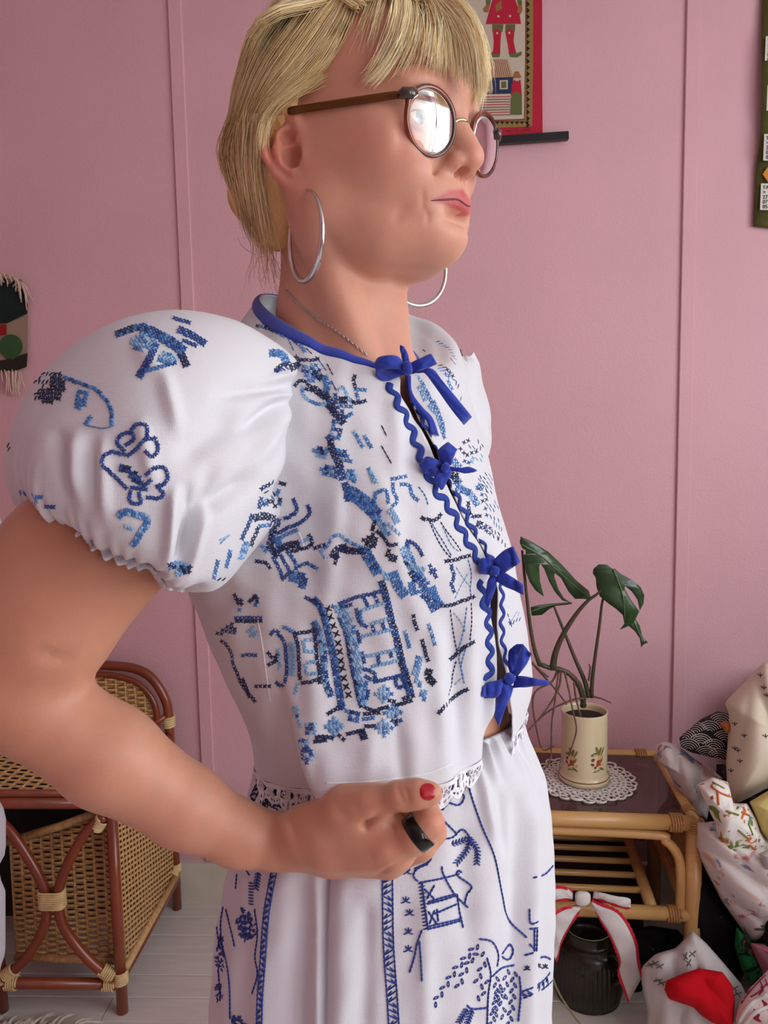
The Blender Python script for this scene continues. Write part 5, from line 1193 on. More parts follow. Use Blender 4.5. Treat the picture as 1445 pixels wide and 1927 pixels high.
HI = [(255, 244, 204), (254, 236, 186), (248, 226, 168), (255, 247, 214)]; MD = [(252, 234, 180), (244, 220, 160), (254, 240, 192), (234, 206, 144)]; DK = [(218, 188, 136), (234, 204, 152), (200, 168, 118), (242, 216, 168)]
side = [guide(g, .002) for g in (
    [(690, -50), (655, 50), (612, 126), (562, 172), (520, 200), (497, 232)],
    [(680, -60), (628, 58), (580, 126), (535, 172), (502, 208), (486, 262)],
    [(670, -70), (598, 44), (545, 115), (505, 172), (478, 234), (458, 300)],
    [(630, -40), (565, 30), (512, 105), (478, 172), (455, 238), (438, 300)],
    [(615, -55), (535, 15), (486, 92), (460, 165), (442, 238), (428, 290)],
    [(590, -65), (505, 10), (466, 85), (450, 156), (436, 230), (424, 286)])]
family(side, 2600, .0022, .00036, HI+MD+MD, lift=(-.001, .004))
nape = [guide(g, .002) for g in (
    [(492, 225), (486, 290), (492, 350), (500, 410), (508, 450), (515, 500)],
    [(470, 230), (462, 290), (470, 350), (482, 410), (490, 450), (500, 490)],
    [(450, 240), (430, 290), (445, 345), (460, 390), (470, 430), (482, 462)],
    [(436, 240), (420, 285), (428, 320), (448, 352), (460, 392), (468, 440)])]
family(nape, 1300, .0028, .00036, MD+DK, jit=.003, lift=(-.002, .004))
over = [guide(g, .003) for g in ([(610, 150), (565, 178), (530, 195), (506, 220), (497, 262), (500, 310)], [(590, 140), (548, 172), (515, 198), (497, 232), (490, 280), (492, 330)])]
family(over, 160, .0016, .00032, MD, jit=.002, mirror=True)
wisp = [guide(g, .001) for g in (
    [(505, 430), (510, 470), (505, 505), (500, 525), (512, 535), (522, 530)],
    [(490, 430), (498, 470), (515, 500), (525, 530), (535, 548), (545, 556)],
    [(480, 430), (480, 460), (470, 490), (462, 505), (458, 518), (455, 530)])]
family(wisp, 60, .006, .00026, DK, jit=.006, mirror=False)
# fringe: falls from the crown in front of the forehead
def fguide(pts, lifts): return smooth_path(guide(pts, lifts), 3)
fr = [fguide(g, l) for g, l in (
    ([(770, -60), (755, 0), (742, 60), (722, 108), (698, 145), (672, 166)], (.006, .012, .012, .008, .005, .004)),
    ([(790, -60), (782, 0), (765, 60), (742, 112), (715, 145), (690, 168)], (.006, .012, .013, .010, .007, .005)),
    ([(815, -60), (815, 0), (812, 50), (806, 95), (802, 120), (798, 142)], (.006, .010, .012, .012, .010, .010)),
    ([(832, -55), (842, 0), (850, 50), (854, 95), (857, 130), (858, 165)], (.006, .010, .012, .012, .011, .010)),
    ([(845, -50), (868, 0), (884, 50), (894, 100), (900, 145), (902, 192)], (.006, .008, .010, .010, .010, .010)),
    ([(850, -45), (880, 5), (898, 55), (908, 105), (914, 150), (916, 196)], (.006, .006, .008, .008, .009, .010)))]
sparse = [fguide(g, l) for g, l in (([(735, -60), (710, -20), (690, 15), (678, 45), (668, 75), (650, 105)], (.004, .004, .003, .002)), ([(770, -60), (740, -10), (715, 40), (704, 80), (696, 110), (690, 130)], (.006, .006, .005, .004)))]
family(sparse, 130, .003, .00030, HI+MD, jit=.002, cut=(.35, .9), mirror=True)
family(fr[0:2], 420, .0022, .00036, HI, jit=.002, cut=(.7, 1.0), mirror=False)
family(fr[1:3], 150, .0020, .00034, HI+MD, jit=.002, cut=(.55, .95), mirror=False)
family(fr[2:4], 420, .0026, .00036, HI, jit=.0025, cut=(.6, 1.0), mirror=False)
family(fr[3:6], 1500, .0024, .00036, HI, jit=.002, cut=(.72, 1.0), mirror=False)
# crown: runs from the parting over the top to the fringe roots and back
for sd in (-1, 1):
    top = []
    for y0 in (0.0, .025, .05, .068):
        a = np.linspace(1.15, -1.25, 12) if y0 < .03 else np.linspace(.95, -1.2, 12)
        rr = math.sqrt(max(.05, 1-(y0/.083)**2)); top.append(HdA(np.stack([.105*rr*np.sin(a)+.006, np.full(12, sd*y0), .034+.102*rr*np.cos(a)], 1)))
    family(top, 500, .002, .00036, HI+MD, mirror=False, cut=(.85, 1))
# far half of the fringe, mirrored from the near half
for p, r, s_ in list(strands[-3500:]):
    pass
farf = []
for g in fr[2:6]:
    L = (g-HO)@HR; L[:, 1] = np.abs(L[:, 1])+.004; L[:, 0] -= .016; farf.append(HdA(L))
family(farf, 500, .003, .00036, HI, cut=(.7, 1), mirror=False)
def build_strands(name, S, parent):
    V_, F_, C_ = [], [], []; o = 0
    for p, r, c in S:
        k = len(p); T = np.gradient(p, axis=0); T /= np.linalg.norm(T, axis=1)[:, None]+1e-9
        u = np.cross(T, np.array([.3, .2, .9])); u /= np.linalg.norm(u, axis=1)[:, None]+1e-9; w_ = np.cross(T, u)
        rr = (r*np.sqrt(np.linspace(1, .02, k)))[:, None]
        ring = np.stack([p+rr*u, p+rr*(-.5*u+.866*w_), p+rr*(-.5*u-.866*w_)], 1).reshape(-1, 3); V_.append(ring)
        i = np.arange(k-1)[:, None]*3+o
        for j in range(3):
            a = i+j; b = i+(j+1) % 3; F_.append(np.concatenate([a, b, b+3, a+3], 1))
        C_.append(np.tile(np.array(srgb(*c)), (k*3, 1))); o += k*3
    V_ = np.concatenate(V_); F_ = np.concatenate(F_)
    ob = obj(name, V_, F_, m_hair, parent)
    a = ob.data.color_attributes.new('tone', 'FLOAT_COLOR', 'POINT'); a.data.foreach_set('color', np.concatenate(C_).ravel().astype(np.float32))
    return ob
hs = build_strands('hair_strands', strands, hair); hs['kind'] = 'stuff'
# brows and lashes
for sd in (-1, 1):
    bro = []
    for i in range(150):
        f = rng.uniform(); x = .0945-.022*f**1.6; y = sd*(.012+.036*f); z = .0195+.010*math.sin(f*2.2)-.003*f + rng.normal()*.0014
        p0 = Hd(x+.006, y, z); h = bbvh.find_nearest(Vector(p0)); a = np.array(h[0]); nrm_ = unit(p0-a)
        dr = HR@np.array([-.35, sd*.8, .5-.9*f]); L = rng.uniform(.005, .008)
        bro.append((np.array([a+dr*L*k/4+nrm_*.0006*math.sin(k/4*3) for k in range(5)]), .00018, (136, 102, 70)))
    build_strands('eyebrow', bro, hair)
# eyes
m_eye = mat('eye white', srgb(225, 215, 208), .15, coat=.5); m_iris = mat('grey blue iris', srgb(92, 118, 132), .2, var=.3, vscale=900, coat=1.0); m_pup = mat('pupil black', (.005, .005, .006, 1), .1); m_lash = mat('lash brown', srgb(70, 48, 38), .6)
for sd in (-1, 1):
    c = np.array([.0735, sd*.0315, -.001]); mb = MB(); R_ = .0123; g = unit([1, -.10*1, .02]); e1 = unit(np.cross([0, 0, 1], g)); e2 = np.cross(g, e1)
    nr_, nt_ = 22, 32; vv = []; mi = []
    for i in range(nr_):
        a = math.pi*i/(nr_-1)
        for j in range(nt_):
            b = 2*math.pi*j/nt_; vv.append(Hd(*(c+R_*(g*math.cos(a)+(e1*math.cos(b)+e2*math.sin(b))*math.sin(a)))))
    ff = grid_faces(nr_, nt_, wrap=True); mi = [2 if (k//nt_) < 1 else 1 if (k//nt_) < 3 else 0 for k in range(len(ff))]
    ey = obj('eye', vv, ff, None, person, True, [m_eye, m_iris, m_pup], mi)
    L = [Hd(.0735+.0136*math.cos(q)*.97, sd*(.0315+.0128*math.sin(q)), -.0006+.0042*math.cos(q*1.15)) for q in np.linspace(-1.15, 1.15, 12)]
    lv, lf = tube(L, [.0002]+[.0007]*10+[.0003], 5); obj('lash_line', lv, lf, m_lash, ey)
ml = [cast(x, y, bbvh) for x, y in cr_interp(np.array([(811, 377.5), (838, 375.5), (858, 374.5), (868, 379), (877, 386), (884, 388)], float), 24)]
ml = smooth_path(np.array([h[0]-unit(h[0]-CAM)*.0001 for h in ml if h]), 2); lv, lf = tube(ml, np.interp(np.arange(len(ml)), [0, 4, len(ml)-1], [.0003, .0008, .0006]), 6); obj('lip_line', lv, lf, mat('lip shadow red', srgb(120, 48, 50), .6), person)
# glasses
m_tort = mat('tortoiseshell acetate', srgb(70, 26, 14), .12, col2=srgb(150, 66, 18), vscale=26, coat=.6, trans=.25)
m_horn = mat('dark smoky acetate', srgb(60, 44, 42), .1, var=.3, vscale=40, coat=.6)
m_bronze = mat('brushed bronze metal', srgb(110, 72, 38), .38, metal=.8); m_gold = mat('pale gold metal', srgb(200, 176, 130), .25, metal=1.0); m_lens = mat('clear lens', (1, 1, 1, 1), 0.0, trans=1.0, ior=1.36, spec=.5)
gR = W(814, 229, .578); gL = W(915, 274, .633)
ex = unit(gL-gR); gup = unit(np.array([0, 0, 1.0])-ex*ex[2]); gn = np.cross(gup, ex); gn = gn*np.sign(gn@HR[:, 0])
glasses = empty('eyeglasses', (gR+gL)/2, 'round tortoiseshell eyeglasses on the woman\'s face', 'glasses')
def panto(t, a, b):
    x = a*math.cos(t); y = b*math.sin(t)
    if y > 0: y = b*np.sign(math.sin(t))*abs(math.sin(t))**.9
    return x, y
for c, sd in ((gR, -1), (gL, 1)):
    wrap = math.radians(9)*sd; lx = ex*math.cos(wrap)-gn*math.sin(wrap)*1.0; ln = unit(np.cross(gup, lx)); ln = ln*np.sign(ln@gn)
    tilt = math.radians(8); ly = unit(gup*math.cos(tilt)+ln*math.sin(tilt)); ln = unit(ln*math.cos(tilt)-gup*math.sin(tilt))
    a, b = .0226, .0215; tN = 72; rows = []
    prof = [(-.0000, .0018), (.0021, .0018), (.0025, .0006), (.0025, -.0014), (.0018, -.0021), (.0004, -.0021), (-.0004, -.0010), (-.0004, .0010)]
    for k in range(tN):
        t_ = 2*math.pi*k/tN; x, y = panto(t_, a, b); nx, ny = math.cos(t_), math.sin(t_)
        sag = -.0022*((x/a)**2+(y/b)**2)
        thick = 1.25 if (y > .008) else .85
        rows.append([c+lx*(x+nx*o*thick)+ly*(y+ny*o*thick)+ln*(sag+dz) for o, dz in prof])
    rows = np.array(rows); vv = rows.reshape(-1, 3); ff = []
    for k in range(tN):
        for j in range(8): ff.append((k*8+j, k*8+(j+1) % 8, ((k+1) % tN)*8+(j+1) % 8, ((k+1) % tN)*8+j))
    frame = obj('lens_rim', vv, ff, m_tort, glasses)
    # lens: two curved surfaces
    vv = []; ff = []; nr_ = 10
    for s_ in (0, 1):
        for i in range(nr_+1):
            for k in range(tN):
                t_ = 2*math.pi*k/tN; x, y = panto(t_, a*1.0, b*1.0); q = i/nr_; x *= q; y *= q
                sag = -.0022*q*q
                vv.append(c+lx*x+ly*y+ln*(sag+(.0009 if s_ == 0 else -.0009)))
    n1 = (nr_+1)*tN
    for s_ in (0, 1):
        for i in range(nr_):
            for k in range(tN):
                a0 = s_*n1+i*tN+k; b0 = s_*n1+i*tN+(k+1) % tN; f_ = (a0, b0, b0+tN, a0+tN); ff.append(f_ if s_ == 0 else f_[::-1])
    for k in range(tN):
        a0 = nr_*tN+k; b0 = nr_*tN+(k+1) % tN; ff.append((a0, b0, b0+n1, a0+n1))
    obj('lens', vv, ff, m_lens, glasses)
    # end piece, hinge rivets, temple
    hx = c+lx*sd*.0262+ly*.0135+ln*-.002; mb = MB()
    mb.tube([c+lx*sd*.0175+ly*.0160, c+lx*sd*.0215+ly*.0140, hx+lx*sd*.0005-gn*.001, hx-gn*.006], [.0028, .0040, .0040, .0026], 10, flat=(1.0, .62)); mb.build('end_piece', m_horn, glasses)
    mb = MB()
    for k in range(2): mb.tube([hx-lx*sd*(.004+.003*k)+ln*.0018-ly*.0008, hx-lx*sd*(.004+.003*k)+ln*.0030-ly*.0008], .0007, 8)
    mb.build('rivet', m_gold, glasses)
    if sd < 0: path = [hx-gn*.005]+[cast(x_, y_, bbvh)[0]-unit(ray(x_, y_))*.0045 for x_, y_ in ((735, 180), (680, 188), (620, 197), (575, 204), (548, 208))]+[ W(520, 215, .612), W(503, 245, .617), W(497, 280, .620), W(494, 305, .622)]
    else:
        path = [hx-gn*.005]+[hx+(HR@np.array([-k*.095, k*.004+(.004 if k < 1.01 else 0), -.002*k])) for k in (.3, .6, .9)]+[Hd(-.012, .078, .006), Hd(-.020, .076, -.014), Hd(-.022, .075, -.03)]
    P_ = cr_interp(np.array(path), 40); rr = np.full(40, .0022); tv, tf = tube(P_[:26], rr[:26], 10, flat=(1.25, .55)); tm = obj('temple', tv, tf, m_bronze, glasses)
    tv, tf = tube(P_[25:], np.full(15, .0026), 10, flat=(1.2, .7)); obj('temple_tip', tv, tf, m_horn, glasses)
br = cr_interp(np.array([gR+ex*.0248+gup*.004, gR+ex*.028+gup*.0075+gn*.002, (gR+gL)/2+gup*.0088+gn*.004, gL-ex*.028+gup*.0075+gn*.002, gL-ex*.0248+gup*.004]), 24)
tv, tf = tube(br, .0014, 10); obj('bridge', tv, tf, m_gold, glasses)
for s_ in (-1, 1):
    cpt = (gR+gL)/2+ex*s_*.0095-gup*.006-gn*.006; mb = MB(); mb.tube([cpt+gup*.005, cpt-gup*.005], [.0022, .0026], 8, flat=(1, .5)); mb.build('nose_pad', m_lens, glasses)
# hoops
m_silver = mat('polished silver', srgb(215, 212, 208), .14, metal=1.0)
def hoop(top, h, R_, label, thick):
    root = empty('hoop_earring', top, label, 'earring'); c = top-np.array([0, 0, R_]); P_ = []
    for k in range(73):
        a = 2*math.pi*k/72+math.pi/2+.12; P_.append(c+h*R_*math.cos(a)+np.array([0, 0, R_*math.sin(a)]))
    rr = [.0010+thick*abs(math.sin((k/72)*math.pi))**1.5 for k in range(73)]
    tv, tf = tube(P_[2:-2], rr[2:-2], 10); obj('hoop', tv, tf, m_silver, root)
    tv, tf = tube([P_[2], P_[0]*.5+P_[-1]*.5+np.array([0, 0, .003]), P_[-3]], .0006, 6); obj('ear_wire', tv, tf, m_silver, root)
    return root
hoop(W(572, 361, .592), unit(np.array([.50, -.866, 0])), .0322, 'large silver hoop earring in the ear turned to the camera', .0014)
hoop(W(782, 428, .716), unit(np.array([.80, .60, 0])), .0345, 'silver hoop earring partly hidden behind the woman\'s chin', .0010)
# chain necklace
nk = []
for x, y in cr_interp(np.array([(538, 545), (552, 562), (575, 583), (600, 602), (640, 628), (690, 668)], float), 60):
    h = cast(x, y, bbvh); nk.append((h[0] if h else W(x, y, .63))-FW*.0006)
neck_c = np.array(nk).mean(0); back = [neck_c+(np.array(nk[0])-neck_c)*.9+np.array([.03, .05, .01])*q for q in (.5, 1.0)]
mb = MB(); P_ = np.array(nk)
for k in range(0, 59):
    a = P_[k]; b = P_[k+1]; t_ = unit(b-a); u_ = unit(np.cross(t_, FW)) if k % 2 else -FW
    loop = [(a+b)/2+t_*.0016*math.cos(q)+u_*.0008*math.sin(q) for q in np.linspace(0, 2*math.pi, 9)]
    mb.tube(loop, .00032, 4, cap=False)
nk_o = mb.build('chain_necklace', m_silver); tag(nk_o, 'thin silver chain necklace at the neck inside the blue collar', 'necklace')
# thumb nail and ring
m_nail = mat('red nail polish', srgb(168, 8, 26), .25, coat=.25)
def nail(px, py, wx, wy, tl):
    rows = []; n_ = 13
    for i in range(n_):
        for j in range(n_):
            u_ = -1+2*i/(n_-1); v_ = -1+2*j/(n_-1); a = u_*math.sqrt(1-v_*v_/2); b = v_*math.sqrt(1-u_*u_/2)
            a *= .97+.03*abs(v_); x = px+wx*a*math.cos(tl)-wy*b*math.sin(tl); y = py+wx*a*math.sin(tl)+wy*b*math.cos(tl)
            h = cast(x, y, bbvh); p = h[0]-unit(ray(x, y))*(.0009-.0009*max(abs(a), abs(b))**4) if h else W(x, y, .5)
            rows.append(p)
    return obj('fingernail', rows, grid_faces(n_, n_), m_nail, person)
nail(805, 1490, 15.5, 16.5, -.1)['label'] = 'thumbnail with red polish'
m_ringb = mat('black polished ring', srgb(14, 13, 14), .12, metal=.6, coat=.5)
def finger_ring():
    p0, p1 = W(778, 1573, .508), W(806, 1550, .510); ax = unit(p1-p0); c = p0+(p1-p0)*.30; u_ = unit(np.cross(ax, FW)); w_ = np.cross(ax, u_); rows = []
    for k in range(48):
        a = 2*math.pi*k/48; dr = u_*math.cos(a)+w_*math.sin(a)
        rows.append([c+dr*r_+ax*z_ for r_, z_ in ((.0114, -.0046), (.0124, -.0050), (.0134, -.0042), (.0134, .0042), (.0124, .0050), (.0114, .0046))])
    vv = np.array(rows).reshape(-1, 3); ff = [(k*6+j, k*6+(j+1) % 6, ((k+1) % 48)*6+(j+1) % 6, ((k+1) % 48)*6+j) for k in range(48) for j in range(6)]
    o = obj('finger_ring', vv, ff, m_ringb); tag(o, 'wide glossy black ring on the woman\'s curled index finger', 'ring')
finger_ring()
# ------------------------------------------------------------------ embroidery, rickrack and bows, all lying on the cloth
bl_bvh = bvh_of(blouse, sleeve); tr_bvh = bvh_of(trousers)
STC = {'N': (22, 38, 84), 'D': (34, 76, 146), 'M': (72, 128, 190), 'L': (138, 180, 216), 'B': (14, 20, 40), 'I': (34, 60, 140)}
m_thread = mat('embroidery cotton', srgb(60, 90, 170), .7, attr='tone', spec=.3, sheen=.2)
class Stitches:
    def __init__(s, bvh): s.v = []; s.f = []; s.c = []; s.b = bvh
    def hit(s, x, y):
        h = cast(x, y, s.b)
        if h: d = unit(ray(x, y)); h = (h[0]-d*.0006, h[1]-.0006, h[2])
        return h
    def thread(s, x0, y0, x1, y1, col, w=1.65, rise=1.0):
        h0 = s.hit(x0, y0); h1 = s.hit(x1, y1)
        if h0 is None or h1 is None or abs(h0[1]-h1[1]) > .012: return
        a, b = h0[0], h1[0]; d = unit(ray((x0+x1)/2, (y0+y1)/2)); m_ = (a+b)/2
        n = h0[2]; n = n if n@d < 0 else -n; n = unit(n*.7-d*.5); mpx = h0[1]/FPX
        t = unit(b-a); u = unit(np.cross(t, n)); r = w*mpx; o = len(s.v)
        for p, k, hh in ((a, .45, .15), (a*.72+b*.28, 1, rise), (a*.28+b*.72, 1, rise), (b, .45, .15)):
            q = p+n*(r*hh)
            s.v += [q-u*r*k-n*r*.7, q+n*r*.55*k, q+u*r*k-n*r*.7]
        for i in range(3):
            for j in range(2): k = o+i*3+j; s.f.append((k, k+1, k+4, k+3))
        s.f.append((o, o+1, o+2)); s.f.append((o+9, o+11, o+10))
        cc = np.array(srgb(*STC[col])); cc[:3] *= rng.uniform(.82, 1.2); s.c += [cc]*12
    def cross(s, x, y, col, h=4.4, ang=.2):
        a = ang+rng.normal()*.10; j = rng.normal(size=2)*.5; x += j[0]; y += j[1]
        for k in (math.pi/4, -math.pi/4):
            dx, dy = h*1.25*math.cos(a+k), h*1.25*math.sin(a+k); s.thread(x-dx, y-dy, x+dx, y+dy, col)
    def resample(s, pts, step):
        P = np.array(pts, float)
        if len(P) > 2: P = cr_interp(P, len(P)*8)
        L = np.concatenate([[0], np.cumsum(np.hypot(*np.diff(P, axis=0).T))]); n = max(1, int(round(L[-1]/step)))
        q = np.linspace(0, L[-1], n+1); return np.stack([np.interp(q, L, P[:, 0]), np.interp(q, L, P[:, 1])], 1)
    def path(s, pts, cols, rows=1, step=7.2, h=4.3, ang=None):
        P = s.resample(pts, step); T = np.gradient(P, axis=0); T /= np.linalg.norm(T, axis=1)[:, None]+1e-9; N_ = np.stack([-T[:, 1], T[:, 0]], 1)
        for r in range(rows):
            o = (r-(rows-1)/2)*step*.92
            for p, n_, t_ in zip(P, N_, T): s.cross(p[0]+n_[0]*o, p[1]+n_[1]*o, cols[rng.integers(len(cols))], h, math.atan2(t_[1], t_[0]) if ang is None else ang)
    def fill(s, poly, cols, step=7.3, ang=.22, keep=.95, h=4.4):
        P = np.array(poly, float); c = P.mean(0); ca, sa = math.cos(ang), math.sin(ang); R_ = np.hypot(*(P-c).T).max(); n = int(R_/step)+1
        for i in range(-n, n+1):
            for j in range(-n, n+1):
                x = c[0]+step*(i*ca-j*sa); y = c[1]+step*(i*sa+j*ca); ins = False; k = len(P)-1
                for m_ in range(len(P)):
                    if (P[m_, 1] > y) != (P[k, 1] > y) and x < (P[k, 0]-P[m_, 0])*(y-P[m_, 1])/(P[k, 1]-P[m_, 1])+P[m_, 0]: ins = not ins
                    k = m_
                if ins and rng.uniform() < keep: s.cross(x, y, cols[rng.integers(len(cols))], h, ang)
    def disc(s, x, y, r, cols, hole=0):
        n = int(r/7.4)+1
        for i in range(-n, n+1):
            for j in range(-n, n+1):
                d = math.hypot(i*7.4, j*7.4)
                if hole <= d <= r: s.cross(x+i*7.4, y+j*7.4, cols[rng.integers(len(cols))], 4.2, rng.uniform(-.4, .6))
    def line(s, pts, col, step=9, w=1.25, gap=.0):
        P = s.resample(pts, step)
        for a, b in zip(P[:-1], P[1:]):
            d = b-a; s.thread(*(a+d*gap*.5-d*.06), *(b-d*gap*.5+d*.06), col, w)
    def fern(s, pts, col, L=9, step=7):
        P = s.resample(pts, step); s.line(pts, col, w=1.3); T = np.gradient(P, axis=0)
        for p, t_ in zip(P, T):
            a = math.atan2(t_[1], t_[0])
            for sg in (-1, 1): s.thread(p[0], p[1], p[0]+L*math.cos(a+sg*.9), p[1]+L*math.sin(a+sg*.9), col, 1.3)
    def leaves(s, pts, col, step=11, L=12):
        P = s.resample(pts, step); T = np.gradient(P, axis=0)
        for k, (p, t_) in enumerate(zip(P, T)):
            a = math.atan2(t_[1], t_[0])+(.55 if k % 2 else -.55); x, y = p+np.array([-math.sin(a), math.cos(a)])*0
            for sg in (-1, 1):
                mx, my = x+L*.5*math.cos(a)-sg*2.2*math.sin(a), y+L*.5*math.sin(a)+sg*2.2*math.cos(a)
                s.thread(x, y, mx, my, col, 1.1); s.thread(mx, my, x+L*math.cos(a), y+L*math.sin(a), col, 1.1)
    def sprig(s, x, y, col, L=13):
        for a in (-2.2, -1.5, -.8, .3, 2.8): s.thread(x, y, x+L*math.cos(a), y+L*math.sin(a), col, 1.2)
    def leafy(s, poly, cols, n=60, L=8):
        P = np.array(poly, float); lo, hi = P.min(0), P.max(0); c = 0
        while c < n:
            x, y = rng.uniform(lo, hi); ins = False; k = len(P)-1
            for m_ in range(len(P)):
                if (P[m_, 1] > y) != (P[k, 1] > y) and x < (P[k, 0]-P[m_, 0])*(y-P[m_, 1])/(P[k, 1]-P[m_, 1])+P[m_, 0]: ins = not ins
                k = m_
            c += 1
            if ins: a = rng.uniform(0, 6.28); s.thread(x, y, x+L*math.cos(a), y+L*math.sin(a), cols[rng.integers(len(cols))], 1.3)
    def ladder(s, pts, wd, col, step=11):
        P = s.resample(pts, step); T = np.gradient(P, axis=0); T /= np.linalg.norm(T, axis=1)[:, None]; N_ = np.stack([-T[:, 1], T[:, 0]], 1)
        A = P+N_*wd/2; B_ = P-N_*wd/2; s.line(A, col, w=1.5); s.line(B_, col, w=1.5)
        for k in range(len(P)-1):
            if (k//3) % 2: s.thread(*A[k], *B_[k+1], col, 1.2); s.thread(*((A[k]+B_[k])/2), *B_[k+1], col, 1.2)
            else: s.thread(*B_[k], *A[k+1], col, 1.2); s.thread(*((A[k]+B_[k])/2), *A[k+1], col, 1.2)
    def build(s, name, parent):
        o = obj(name, s.v, s.f, m_thread, parent, smooth=False); o['kind'] = 'stuff'
        a = o.data.color_attributes.new('tone', 'FLOAT_COLOR', 'POINT'); a.data.foreach_set('color', np.array(s.c).ravel().astype(np.float32)); return o
ST = Stitches(bl_bvh)
k = crop(0, 560, 2.408)      # sleeve
ST.disc(215/2.408, 560+400/2.408, 33, 'NNNB', 5)
ST.path(k((290, 360), (340, 380), (420, 410), (460, 440), (500, 500), (505, 570)), 'MMD'); ST.line(k((505, 585), (460, 592), (390, 577)), 'M'); ST.fill(k((350, 420), (400, 430), (385, 500), (340, 500)), 'M'); ST.path(k((410, 545), (388, 570)), 'M')
ST.path(k((530, 165), (600, 140), (660, 130)), 'NDM', 2); ST.path(k((650, 140), (720, 170), (780, 205), (830, 240)), 'MDD', 3); ST.path(k((820, 255), (845, 305)), 'N', 2)
ST.fill(k((585, 200), (650, 150), (720, 180), (700, 240), (610, 235)), 'LLM'); ST.path(k((705, 215), (670, 290), (630, 355)), 'DI', 2); ST.path(k((660, 330), (720, 315), (790, 295)), 'DM'); ST.fill(k((715, 290), (735, 240), (805, 265), (790, 300)), 'LM')
ST.path(k((795, 92), (855, 112)), 'D'); ST.path(k((815, 145), (870, 170), (925, 205)), 'D', 2); ST.path(k((835, 195), (885, 215)), 'D')
for g in (((560, 690), (530, 660), (545, 625), (590, 612), (605, 640), (575, 665)), ((590, 605), (620, 575), (660, 580), (668, 625), (640, 660), (610, 690), (580, 715)), ((670, 640), (705, 640), (715, 690), (690, 720), (662, 700)),
          ((560, 712), (510, 700), (470, 720), (465, 760), (500, 790), (540, 830), (570, 860)), ((590, 880), (590, 925), (635, 932), (630, 888)), ((665, 800), (700, 775), (745, 772), (760, 820), (735, 850), (712, 850), (740, 890), (720, 910), (670, 905)), ((600, 860), (660, 870)), ((620, 830), (650, 850), (680, 830))):
    ST.path(k(*g), 'DDI')
ST.fill(k((530, 760), (600, 770), (660, 850), (620, 850), (560, 815)), 'DDN')
ST.path(k((540, 990), (570, 970), (620, 985), (660, 995), (665, 1030), (640, 1060), (620, 1100), (600, 1120)), 'MML', 2); ST.path(k((570, 1040), (600, 1050)), 'L')
for g, c in ((((70, 430), (50, 500), (45, 520)), 'M'), (((95, 885), (150, 900), (185, 905)), 'M'), (((165, 920), (160, 935)), 'M'), (((210, 948), (240, 950)), 'D'), (((25, 640), (40, 680), (50, 720), (52, 770)), 'N')): ST.path(k(*g), c)
ST.path(k((770, 1220), (810, 1210), (860, 1230), (800, 1250)), 'MNL', 2); ST.line(k((995, 1100), (1045, 1075)), 'L', w=1.6); ST.line(k((1030, 1210), (1050, 1160)), 'M', w=1.6)
ST.path(k((1240, 250), (1280, 262), (1300, 295)), 'MD', 2); ST.path(k((1250, 330), (1300, 320)), 'DN')
k = crop(450, 600, 4.817)    # shoulder and chest
for g, c, r in ((((165, 65), (260, 85), (340, 125), (400, 155)), 'MDN', 1), (((310, 55), (370, 80)), 'M', 1), (((515, 345), (560, 375), (640, 375), (720, 365)), 'N', 1), (((470, 420), (540, 405)), 'N', 1), (((480, 460), (540, 420)), 'N', 1), (((655, 95), (700, 130), (740, 150), (780, 165)), 'N', 1), (((700, 205), (760, 190), (830, 180)), 'ML', 1),
                (((500, 200), (560, 250), (590, 290)), 'DM', 1), (((290, 310), (350, 310), (410, 340), (420, 380)), 'ML', 2), (((340, 465), (370, 430), (430, 410)), 'N', 1), (((510, 600), (550, 560), (600, 570)), 'N', 1), (((620, 615), (680, 640), (730, 670), (770, 700)), 'N', 2), (((570, 620), (580, 690), (640, 740), (720, 770), (780, 770)), 'ML', 1),
                (((680, 490), (740, 530)), 'N', 2), (((770, 530), (800, 590), (790, 650)), 'M', 2), (((780, 690), (820, 740), (850, 840)), 'ND', 2), (((800, 790), (850, 830)), 'N', 1), (((870, 690), (880, 760), (890, 800)), 'D', 1), (((910, 640), (950, 620), (980, 690), (1010, 740)), 'L', 1), (((915, 735), (970, 735)), 'N', 2), (((930, 790), (1015, 795)), 'M', 1), (((935, 840), (950, 890), (1015, 865)), 'DM', 1),
                (((1050, 520), (1040, 580), (1060, 630)), 'N', 1), (((1060, 640), (1140, 650)), 'M', 1), (((1060, 680), (1080, 740)), 'M', 1), (((1020, 740), (1060, 765), (1140, 745)), 'N', 1), (((865, 860), (900, 890), (940, 935)), 'N', 2), (((810, 1070), (830, 1110), (840, 1180), (880, 1260), (910, 1330), (935, 1440)), 'DDN', 2)):
    ST.path(k(*g), c, r)
for g in (((540, 480), (600, 410), (700, 410), (740, 440), (720, 540), (650, 600), (600, 520)), ((870, 900), (920, 940), (930, 1070), (870, 1095), (820, 1010)), ((880, 1190), (970, 1180), (1015, 1290), (930, 1300)), ((670, 1160), (760, 1160), (830, 1200), (800, 1270), (700, 1270)), ((730, 1340), (810, 1310), (890, 1370), (880, 1440), (760, 1440)), ((960, 1380), (1050, 1370), (1090, 1450), (980, 1460))): ST.fill(k(*g), 'MMLD')
for g in (((740, 1180), (760, 1220)), ((780, 1370), (800, 1400))): ST.path(k(*g), 'N')
for g, c in ((((430, 70), (490, 110), (555, 155)), 'N'), (((430, 160), (460, 210), (495, 290)), 'M'), (((480, 145), (580, 215)), 'M'), (((690, 335), (740, 400), (790, 470)), 'M'), (((605, 265), (660, 320)), 'N'), (((795, 405), (850, 510)), 'N'), (((835, 560), (880, 650)), 'D'), (((1290, 965), (1335, 1060)), 'N'), (((1290, 1150), (1380, 1310)), 'N'), (((200, 50), (245, 45)), 'D')): ST.line(k(*g), c, w=1.3)
